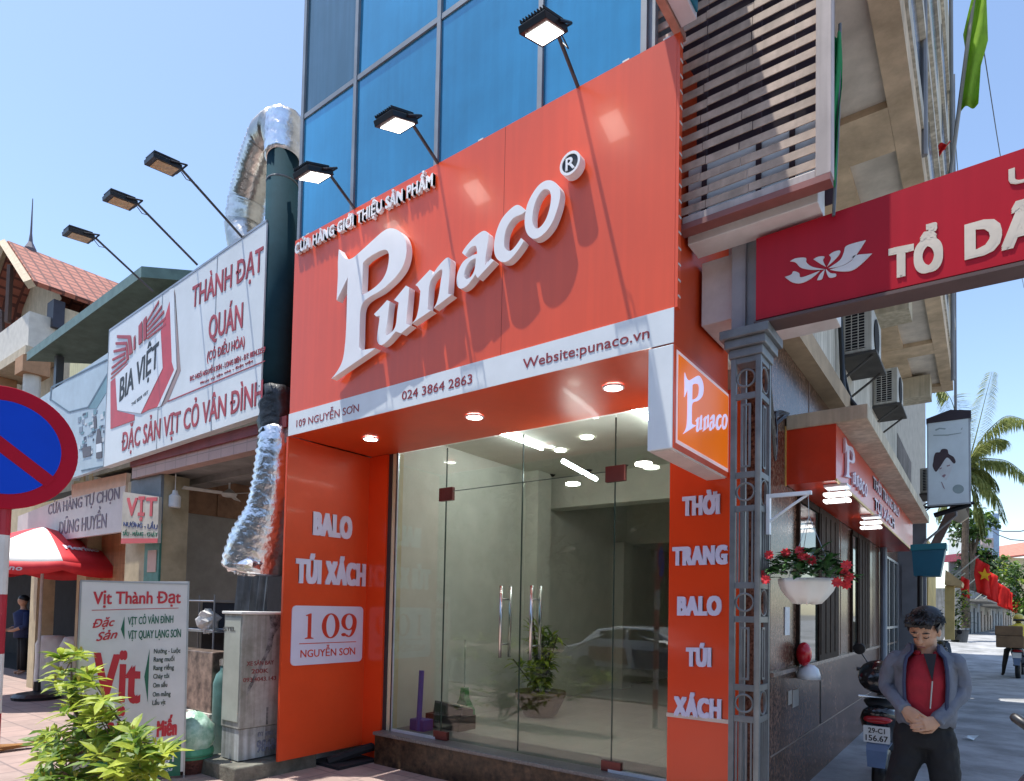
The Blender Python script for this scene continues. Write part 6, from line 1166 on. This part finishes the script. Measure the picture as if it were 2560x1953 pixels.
hf = (e2 * .80 - e1 * .28 - e3 * .50).normalized(); hr = (e1 - hf * e1.dot(hf)).normalized(); hr = (hr + e3 * .10).normalized(); hu = hr.cross(hf) * -1
hu = hf.cross(hr) if hf.cross(hr).z > 0 else hr.cross(hf)
def H(x, y, z): return HC2 + hr * x + hu * y + hf * z
def ball_h(b, c, rx, ry, rz, n=18, m=12):
    b.loft([[H(c[0] + rx * math.sin(a) * math.cos(6.283 * k / n), c[1] - ry * math.cos(a), c[2] + rz * math.sin(a) * math.sin(6.283 * k / n)) for k in range(n)] for a in [max(.03, min(3.11, 3.1416 * i / m)) for i in range(m + 1)]])
b = MB(); ball_h(b, (0, .02, -.01), .074, .105, .092); ball_h(b, (0, -.045, .022), .058, .068, .066)
b.tube([H(0, .025, .075), H(0, -.01, .098), H(0, -.022, .100), H(0, -.032, .085)], [.008, .013, .016, .010], 8)
ball_h(b, (0, -.062, .082), .024, .012, .014, 10, 6)
for s in (-1, 1): ball_h(b, (s * .076, -.005, -.005), .012, .032, .02, 10, 6); ball_h(b, (s * .03, .005, .075), .02, .011, .012, 8, 6); ball_h(b, (s * .032, .028, .078), .024, .008, .012, 8, 6)
b.tube([H(0, -.06, -.02), C3(cs + .01, zS + .02), C3(cs, zS - .12)], [.054, .056, .06], 14)
b.loft([ering(C3(cs + .008, zS - .01), .06, .055), ering(C3(cs, zS - .07), .09, .07), ering(C3(cs, zS - .14), .135, .09), ering(C3(cs - .005, 1.18), .14, .095), ering(C3(cs - .01, 1.0), .135, .095), ering(C3(cs - .01, zC + .03), .15, .10)])
SH_L, SH_R = J(2238, 1640), J(2390, 1646); EL_L, EL_R = J(2216, 1716, -.03), J(2408, 1728, -.03); WR_L, WR_R = J(2262, 1766, .13), J(2342, 1796, .13)
for a, e, w_ in ((SH_L, EL_L, WR_L), (SH_R, EL_R, WR_R)): b.tube([C3(cs, zS - .14), a - e3 * .035, a.lerp(e, .5), e, e.lerp(w_, .5), w_], [.05, .045, .042, .04, .037, .028], 12)
def hand(b, w_, d, nrm_, side):
    d = Vector(d).normalized(); nrm_ = Vector(nrm_); nrm_ = (nrm_ - d * nrm_.dot(d)).normalized(); sd = d.cross(nrm_) * side
    P_ = lambda x, y, z: w_ + d * x + sd * y + nrm_ * z
    b.loft([[P_(x, y_ * wd, z_ * th) for y_, z_ in ((-1, -.5), (-.5, -1), (.5, -1), (1, -.5), (1, .5), (.5, 1), (-.5, 1), (-1, .5))] for x, wd, th in ((-.01, .028, .02), (.03, .038, .018), (.07, .042, .015), (.09, .040, .012))])
    for k in range(4):
        y = (-.031 + .021 * k); L_ = (.062, .072, .068, .052)[k]; b.tube([P_(.08, y, 0), P_(.09 + L_ * .45, y, .012), P_(.09 + L_ * .72, y * .9, .036), P_(.09 + L_ * .70, y * .85, .058)], [.0085, .008, .0074, .0065], 8)
    b.tube([P_(.015, -.03, .005), P_(.05, -.055, .018), P_(.085, -.052, .034), P_(.105, -.042, .045)], [.012, .0105, .009, .008], 8)
hand(b, WR_L, J(2292, 1786, .17) - WR_L, -e2 * .6 + e1 * .5 - e3 * .2, 1)
hand(b, WR_R, J(2312, 1802, .17) - WR_R, -e2 * .7 - e1 * .4 - e3 * .1, -1)
KN_L, KN_R = C3(-.125, .44, .02), C3(.165, .44, .01); AN_L, AN_R = C3(-.15, .08), C3(.20, .08)
for s, k_, a_ in ((-1, KN_L, AN_L), (1, KN_R, AN_R)): b.tube([C3(cs - .01 + s * .07, zC + .06), C3(cs + s * .085, zC - .1), k_, a_.lerp(k_, .6), a_, a_ + e2 * .12 - e3 * .04], [.075, .072, .05, .045, .035, .035], 12)
b.build('body', SKIN, man, remesh=.0042, sm=2)
b = MB(); ball_h(b, (0, .085, -.035), .090, .066, .10, 22, 12); ball_h(b, (0, .03, -.055), .088, .095, .072, 22, 12); ball_h(b, (-.01, .100, .03), .074, .03, .05, 18, 10)
rnd = random.Random(2)
for k in range(170):
    a = rnd.uniform(0, 6.28); r_ = rnd.random() ** .5; q = (.085 * r_ * math.cos(a), .10 + .035 * (1 - r_), .09 * r_ * math.sin(a) - .015); e = (q[0] * 1.2 + rnd.uniform(-.012, .012), q[1] + rnd.uniform(.0, .02) - .02 * r_, q[2] * 1.15 + rnd.uniform(-.005, .02)); b.tube([H(*q), H(e[0] * 1.06, e[1] + .012, e[2] * 1.06)], [.010, .0025], 5)
for k in range(26):
    x = -.07 + .14 * k / 25; b.tube([H(x, .10, .055), H(x - .006, .086 + rnd.uniform(-.004, .008), .074), H(x - .012, .070 + rnd.uniform(-.006, .010), .082)], [.011, .008, .003], 5)
for s in (-1, 1):
    for k in range(8): b.tube([H(s * .078, .06, -.05 + k * .012), H(s * .081, .02 + rnd.uniform(-.01, .01), -.05 + k * .012)], [.012, .005], 5)
b.build('hair', HAIR, man, remesh=.0042)
b = MB()
for k in range(1500):                                        # single locks over the cap
    a = rnd.uniform(0, 6.28); ph = rnd.random() ** .6 * (1.45 if math.sin(a) < .25 else 1.0); n_ = Vector((math.sin(ph) * math.cos(a), math.cos(ph), math.sin(ph) * math.sin(a)))
    q = Vector((n_.x * .092, .062 + n_.y * .078, -.02 + n_.z * .105)); tg = Vector((n_.x * .5 + rnd.uniform(-.25, .25), -.8 * math.sin(ph) + rnd.uniform(-.15, .2), n_.z * .5 + .45 + rnd.uniform(-.25, .25))).normalized(); L_ = rnd.uniform(.018, .04)
    b.tube([H(*q), H(*(q + n_ * .006 + tg * L_ * .5)), H(*(q + n_ * .004 + tg * L_))], [.0028, .002, .0006], 3)
b.build('hair_lock', HAIR, man)
b = MB()
for s in (-1, 1): b.tube([H(s * .016, .036, .090), H(s * .034, .041, .089), H(s * .052, .034, .078)], [.003, .004, .002], 5); b.tube([H(s * .018, .006, .088), H(s * .032, .002, .090), H(s * .047, .007, .080)], [.002, .0035, .002], 5)
b.build('eyebrow', HAIR, man)
b = MB(); b.tube([H(-.022, -.062, .092), H(0, -.060, .099), H(.022, -.062, .092)], [.003, .0055, .003], 6); b.build('lips', mat('lips', (.28, .09, .07), .5), man)
b = MB(); b.loft([ering(C3(cs - .01, zH - .06), .150, .108), ering(C3(cs - .01, zH + .08), .150, .118), ering(C3(cs - .005, 1.18), .152, .122), ering(C3(cs, zS - .14), .160, .118), ering(C3(cs + .005, zS - .05), .12, .09), ering(C3(cs + .01, zS + .005), .075, .07)])
b.tube([C3(cs + .01, zS - .0, .0) + e1 * (.072 * math.sin(R(a))) + e2 * (.068 * math.cos(R(a))) for a in range(30, 331, 20)], .017, 7); b.build('red_polo', SHR, man, smooth=True, sub=1, fold=.012, fs=.06)
b = MB(); F = Fr(C3(cs, 0, .124), e1); q = [(J(x, y) - C3(cs, 0)).dot(e1) for x, y in ((2308, 1622), (2340, 1624))]; b.prism(F, [(q[0], zS + .0), (q[1], zS + .0), ((q[0] + q[1]) / 2 + .012, zS - .17)], -.03, -.001); b.build('navy_tee', TEE, man)
b = MB(); b.tube([F.p((q[0] + q[1]) / 2 + .012, zS - .17, .004), F.p(.0 + (q[0] + q[1]) / 2, zS - .34, .006)], .004, 5); b.build('zip', ALU, man)
lev = [(zH + .015, .157, .125, 12), (zH + .07, .162, .134, 30), (zH + .15, .165, .138, 42), (1.17, .167, .138, 44), (1.28, .174, .136, 40), (zS - .09, .190, .128, 36), (zS - .03, .165, .108, 38), (zS + .015, .105, .090, 42), (zS + .05, .088, .085, 52)]
b = MB(); rings = [[p + Vector((0, 0, .006 * math.sin(k * 1.9 + i * 2.3))) + e2 * (.006 * math.sin(k * 1.3 + i * 1.7)) for k, p in enumerate(ering(C3(cs, z), rx, ry, 34, g, 360 - g, False))] for i, (z, rx, ry, g) in enumerate(lev)]
b.loft(rings, 0, False, False); jo = b.build('jacket', JK, man, smooth=True, solid=.014, fold=.02, fs=.06)
for nm, a, e, w_, sd in (('sleeve', SH_L, EL_L, WR_L, -1), ('sleeve', SH_R, EL_R, WR_R, 1)):
    b = MB(); pts = [C3(cs + sd * .10, zS - .055), a + Vector((0, 0, -.01)), a.lerp(e, .35), a.lerp(e, .7), e, e.lerp(w_, .25), e.lerp(w_, .5), e.lerp(w_, .75), w_.lerp(e, .02), w_.lerp(e, -.06)]; rr = [.07, .067, .06, .056, .057, .053, .050, .046, .043, .041]
    b.tube(pts, rr, 18); rnd = random.Random(sd + 5); b.v = [tuple(Vector(v) + Vector((rnd.uniform(-.004, .004), rnd.uniform(-.004, .004), rnd.uniform(-.004, .004)))) for v in b.v]; b.build(nm, JK, man, smooth=True, sub=1, fold=.022, fs=.055)
for sd in (-1, 1):
    b = MB(); pts = [rings[i][0 if sd > 0 else -1] + e2 * .008 for i in range(1, 9)]; b.tube(pts, .011, 6); b.build('jacket_edge', mat('navy_edge', (.03, .04, .09), .7), man)
b = MB(); b.loft([ering(C3(cs - .01, zH + .03), .153, .108), ering(C3(cs - .01, zH - .04), .166, .118), ering(C3(cs - .01, zC + .06), .172, .122), ering(C3(cs - .01, zC - .01), .15, .10)])
for s, k_, a_ in ((-1, KN_L, AN_L), (1, KN_R, AN_R)): b.tube([C3(cs - .01 + s * .075, zC + .08), C3(cs + s * .09, zC - .06), k_.lerp(C3(cs + s * .09, zC - .06), .5), k_, k_.lerp(a_, .5), a_ + e3 * .0], [.098, .094, .082, .072, .066, .062], 16)
b.build('trousers', TRO, man, remesh=.011, sm=4, fold=.02, fs=.07)
for a_ in (AN_L, AN_R):
    b = MB(); b.loft([[a_ + e1 * (x * w_) + e2 * o_ + e3 * (z - a_.z) for x, z in ((-1, .0), (1, .0), (1, h_ * .6), (.5, h_), (-.5, h_), (-1, h_ * .6))] for o_, w_, h_ in ((-.09, .035, .08), (-.04, .042, .10), (.05, .045, .09), (.13, .045, .06), (.18, .03, .04))]); b.build('shoe', BLACK, man, smooth=True, bevel=.01)

# ---------------------------------------------------------------- parked scooter (rear view) and the others
def scooter(x, y, z0, name, label, rot=0, small=False):
    t = thing(name, label, 'scooter', (x, y, z0)); 
    def P_(a, c_, z): return Vector((x + a * math.cos(rot) - c_ * math.sin(rot), y + a * math.sin(rot) + c_ * math.cos(rot), z0 + z))
    BP = mat('black_gloss_plastic', (.010, .011, .014), .18, var=.1, coat=.4)
    def ring(c_, z, hw, hh, n=14): return [P_(hw * math.cos(6.283 * k / n), c_, z + hh * math.sin(6.283 * k / n)) for k in range(n)]
    b = MB(); b.loft([ring(-.32, .80, .05, .03), ring(-.28, .78, .12, .08), ring(-.12, .72, .155, .13), ring(.2, .66, .16, .16), ring(.5, .5, .15, .2), ring(.62, .34, .14, .08)]); b.loft([ring(.5, .32, .15, .05), ring(.85, .32, .16, .05), ring(1.0, .42, .17, .12), ring(1.1, .72, .18, .26), ring(1.14, .95, .14, .1)]); b.build('body', BP, t, smooth=True)
    b = MB(); b.loft([ring(-.26, .86, .09, .03), ring(-.1, .87, .13, .045), ring(.25, .84, .13, .05), ring(.55, .82, .10, .04)]); b.build('seat', mat('seat_vinyl', (.012, .012, .013), .55), t, smooth=True)
    for nm, c_, r_ in (('wheel', 0, .235), ('wheel', 1.24, .235)):
        b = MB(); b.lathe([(r_ - .07, -.045), (r_ - .02, -.055), (r_, -.03), (r_, .03), (r_ - .02, .055), (r_ - .07, .045)], P_(0, c_, r_), 26, axis=P_(1, 0, 0) - P_(0, 0, 0)); wo = b.build(nm, BLACK, t, smooth=True); b = MB(); b.lathe([(.02, -.035), (r_ - .072, -.03), (r_ - .072, .03), (.02, .035)], P_(0, c_, r_), 16, axis=P_(1, 0, 0) - P_(0, 0, 0)); b.build('rim', GREYP, wo)
    b = MB(); b.tube([P_(0, 1.24, .24), P_(0, 1.12, .9), P_(0, 1.06, 1.02)], .028, 8); b.tube([P_(-.33, .96, 1.06), P_(-.15, 1.05, 1.04), P_(.15, 1.05, 1.04), P_(.33, .96, 1.06)], .014, 8); b.build('fork', GREYP, t)
    for s in (-1, 1):
        b = MB(); b.tube([P_(s * .33, .96, 1.06), P_(s * .22, 1.01, 1.05)], .019, 8); b.build('grip', BLACK, t); b = MB(); b.tube([P_(s * .2, 1.03, 1.05), P_(s * .30, 1.02, 1.22)], .006, 5); b.lathe([(.0, 0), (.055, .004), (.06, .015), (.03, .03)], P_(s * .32, 1.01, 1.26), 14, axis=P_(0, 1, .1) - P_(0, 0, 0)); b.build('mirror', BLACK, t)
    b = MB(); b.loft([ring(-.335, .73, .07, .012), ring(-.33, .745, .10, .03), ring(-.27, .75, .11, .035)]); b.build('tail_light', mat('tail_red', (.35, .01, .015), .2), t, smooth=True)
    b = MB(); b.tube([P_(-.12, -.02, .90), P_(-.13, -.30, .93), P_(.13, -.30, .93), P_(.12, -.02, .90)], .012, 7); b.build('grab_rail', STEEL, t)
    b = MB(); b.loft([[P_(xx, c_, z) for xx, z in ((-.08, .52), (.08, .52), (.08, .53), (-.08, .53))] for c_ in (-.33, -.05)]); b.loft([[P_(xx * w_, c_ + d_, z) for xx, d_ in ((-1, 0), (1, 0), (1, .012), (-1, .012))] for w_, c_, z in ((.075, -.30, .60), (.075, -.36, .50), (.062, -.39, .37))]); b.build('mudguard', mat('blue_grey_mudflap', (.11, .16, .26), .35), t)
    F = Fr(P_(0, -.352, .63), P_(1, 0, 0) - P_(0, 0, 0), (0, -.15, 1)); b = MB(); b.fbox(F, -.095, .095, -.07, .07, -.004, 0); po = b.build('number_plate', mat('plate_white', (.72, .74, .74), .4), t)
    if not small: b = MB(); text(b, '29-C1', F, -.06, .012, .12, .042, .0005, .002, 0, .03); text(b, '156.67', F, -.08, -.055, .16, .048, .0005, .002, 0, .03); b.build('plate_lettering', mat('black_print', (.02, .02, .02)), po)
    b = MB(); b.tube([P_(.16, .1, .25), P_(.2, -.1, .3), P_(.2, -.38, .36)], [.03, .05, .045], 12); b.build('exhaust', ALU, t)
    return t, P_
mt, MP = scooter(-.715, 6.35, 0, 'parked_scooter', 'black scooter with a white plate parked against the granite wall behind the man')
b = MB(); rg = lambda c_, z, hw, hh: [MP(hw * math.cos(6.283 * k / 16), c_, z + hh * math.sin(6.283 * k / 16)) for k in range(16)]
b.loft([rg(-.36, 1.06, .06, .03), rg(-.33, 1.07, .13, .10), rg(-.2, 1.09, .16, .14), rg(0, 1.08, .15, .12), rg(.06, 1.05, .08, .05)]); b.build('top_box', mat('black_gloss_plastic', (.010, .011, .014)), mt, smooth=True)
t2, _ = scooter(-.80, 17.2, 0, 'parked_scooter', 'dark scooter parked far down the alley by the yellow house', 0, True)
rp = dep(2540, 1700, 17); rx_, ry_ = rp.x, rp.y
t3, P3 = scooter(rx_ + .05, ry_ + .1, 0, 'delivery_scooter', 'delivery scooter ridden away down the alley by a rider in yellow', -.1, True)
b = MB(); b.box(rx_ - .42, rx_ + .16, ry_ - .45, ry_ + .05, .83, 1.14); b.box(rx_ - .44, rx_ + .14, ry_ - .42, ry_ + .03, 1.145, 1.40); tag(b.build('delivery_box', mat('brown_carton', (.16, .10, .055), .8, var=.2, vs=4), bevel=.015), 'two stacked brown cartons strapped on the delivery scooter', 'carton')
rd = thing('person', 'rider in a yellow raincoat and yellow helmet seen from behind', 'person', (rx_ + .1, ry_ + .4, 0)); q = Vector((rx_ + .08, ry_ + .42, 0))
b = MB(); b.tube([q + Vector((0, 0, .85)), q + Vector((0, .05, 1.1)), q + Vector((0, .08, 1.35)), q + Vector((0, .1, 1.48))], [.16, .17, .17, .06], 14); b.ball(q + Vector((0, .12, 1.58)), .085, .1, .11)
for s in (-1, 1): b.tube([q + Vector((s * .17, .08, 1.34)), q + Vector((s * .28, .25, 1.12)), q + Vector((s * .3, .5, 1.05))], [.06, .05, .04], 10); b.tube([q + Vector((s * .1, .05, .85)), q + Vector((s * .25, .3, .72)), q + Vector((s * .32, .02, .3)), q + Vector((s * .34, -.02, .1)), q + Vector((s * .36, .12, .05))], [.09, .075, .055, .04, .035], 10)
b.build('body', mat('rider_dark', (.02, .018, .018), .8), rd, remesh=.02, sm=2)
b = MB(); b.tube([q + Vector((0, -.02, .8)), q + Vector((0, .04, 1.1)), q + Vector((0, .07, 1.38)), q + Vector((0, .1, 1.46))], [.2, .21, .2, .08], 16)
for s in (-1, 1): b.tube([q + Vector((s * .15, .07, 1.36)), q + Vector((s * .30, .22, 1.12)), q + Vector((s * .31, .45, 1.06))], [.085, .075, .06], 10)
b.build('raincoat', mat('yellow_raincoat', (.62, .50, .04), .5, var=.12, bump=.4, bs=8), rd, smooth=True)
b = MB(); b.ball(q + Vector((0, .11, 1.62)), .125, .14, .12); b.build('helmet', mat('yellow_helmet', (.55, .45, .08), .3), rd, smooth=True)
b = MB(); b.tube([q + Vector((-.12, -.01, 1.56)), q + Vector((.12, -.01, 1.56))], .03, 8); b.build('helmet_band', BLACK, rd)
# scooter handle and fender reaching in at the right edge
hs = thing('foreground_scooter', 'black scooter grip and lever poking in at the right edge', 'scooter', (.6, 3.4, 0))
g0, g1 = dep(2531, 1789, 2.6), dep(2600, 1838, 2.5); b = MB(); b.tube([g0, g0.lerp(g1, .1), g1], [.014, .020, .020], 12); b.build('grip', BLACK, hs, smooth=True)
b = MB(); a_ = dep(2545, 1812, 2.6); b.tube([a_, dep(2570, 1822, 2.58), dep(2610, 1850, 2.5)], .006, 6); b.build('lever', STEEL, hs)
b = MB(); b.tube([g1, g1 + Vector((.12, .05, -.03)), g1 + Vector((.2, .08, -.25)), g1 + Vector((.25, .15, -.8))], .03, 8); b.build('fork', GREYP, hs)
fc = dep(2675, 2060, 2.6); b = MB(); b.ball(fc, .2, .14, .26, 24, 14); b.build('fender', mat('blue_black_paint', (.015, .018, .03), .2, coat=.5), hs, smooth=True)
wz = fc.copy(); wz.z = .24; b = MB(); b.lathe([(.17, -.04), (.22, -.05), (.24, -.02), (.24, .02), (.22, .05), (.17, .04)], wz, 26, axis=(1, .3, 0)); b.build('wheel', BLACK, hs)
# person in the dark grocery
pc_ = at(60, 1560, 'Y', 5.2); pg = thing('person', 'person in a dark blue shirt inside the dim grocery', 'person', (pc_.x, 5.2, -.15)); q = Vector((pc_.x, 5.2, -.15))
b = MB(); b.tube([q + Vector((0, 0, .95)), q + Vector((0, 0, 1.15)), q + Vector((0, -.02, 1.42)), q + Vector((0, -.02, 1.52)), q + Vector((0, -.03, 1.62))], [.16, .16, .17, .06, .055], 14); b.ball(q + Vector((.02, -.05, 1.70)), .085, .1, .12)
for s in (-1, 1): b.tube([q + Vector((s * .2, 0, 1.4)), q + Vector((s * .27, -.05, 1.12)), q + Vector((s * .16, -.25, 1.02)), q + Vector((s * .1, -.33, 1.02))], [.05, .045, .04, .035], 10); b.tube([q + Vector((s * .09, 0, .95)), q + Vector((s * .1, 0, .5)), q + Vector((s * .1, 0, .06)), q + Vector((s * .1, -.12, .03))], [.085, .06, .045, .04], 10)
b.build('body', SKIN, pg, remesh=.014, sm=2)
b = MB(); b.tube([q + Vector((0, 0, .85)), q + Vector((0, 0, 1.15)), q + Vector((0, -.02, 1.42)), q + Vector((0, -.02, 1.5))], [.19, .185, .2, .08], 16)
for s in (-1, 1): b.tube([q + Vector((s * .17, 0, 1.42)), q + Vector((s * .27, -.04, 1.12)), q + Vector((s * .22, -.14, 1.07))], [.08, .066, .06], 10)
b.build('shirt', mat('navy_shirt', (.012, .025, .09), .8, var=.2), pg, smooth=True)
b = MB(); b.tube([q + Vector((0, 0, .98)), q + Vector((0, 0, .85))], [.18, .17], 14)
for s in (-1, 1): b.tube([q + Vector((s * .09, 0, .9)), q + Vector((s * .1, 0, .5)), q + Vector((s * .1, 0, .1))], [.1, .08, .07], 10)
b.build('trousers', TRO, pg, smooth=True)
b = MB(); b.ball(q + Vector((.02, -.03, 1.75)), .095, .11, .09); b.build('hair', HAIR, pg, smooth=True)
# litter
p = at(2425, 1850, 'Z', .004); b = MB(); b.add([p + Vector(a) for a in ((-.09, 0, .01), (-.02, .05, .05), (.05, .02, .02), (.09, .06, .06), (.04, -.05, .01), (-.03, -.04, .03))], [(0, 1, 2, 4, 5), (1, 3, 2)]); tag(b.build('crumpled_paper', mat('litter_white', (.62, .70, .72), .6), solid=.003), 'crumpled white paper lying on the alley', 'litter')
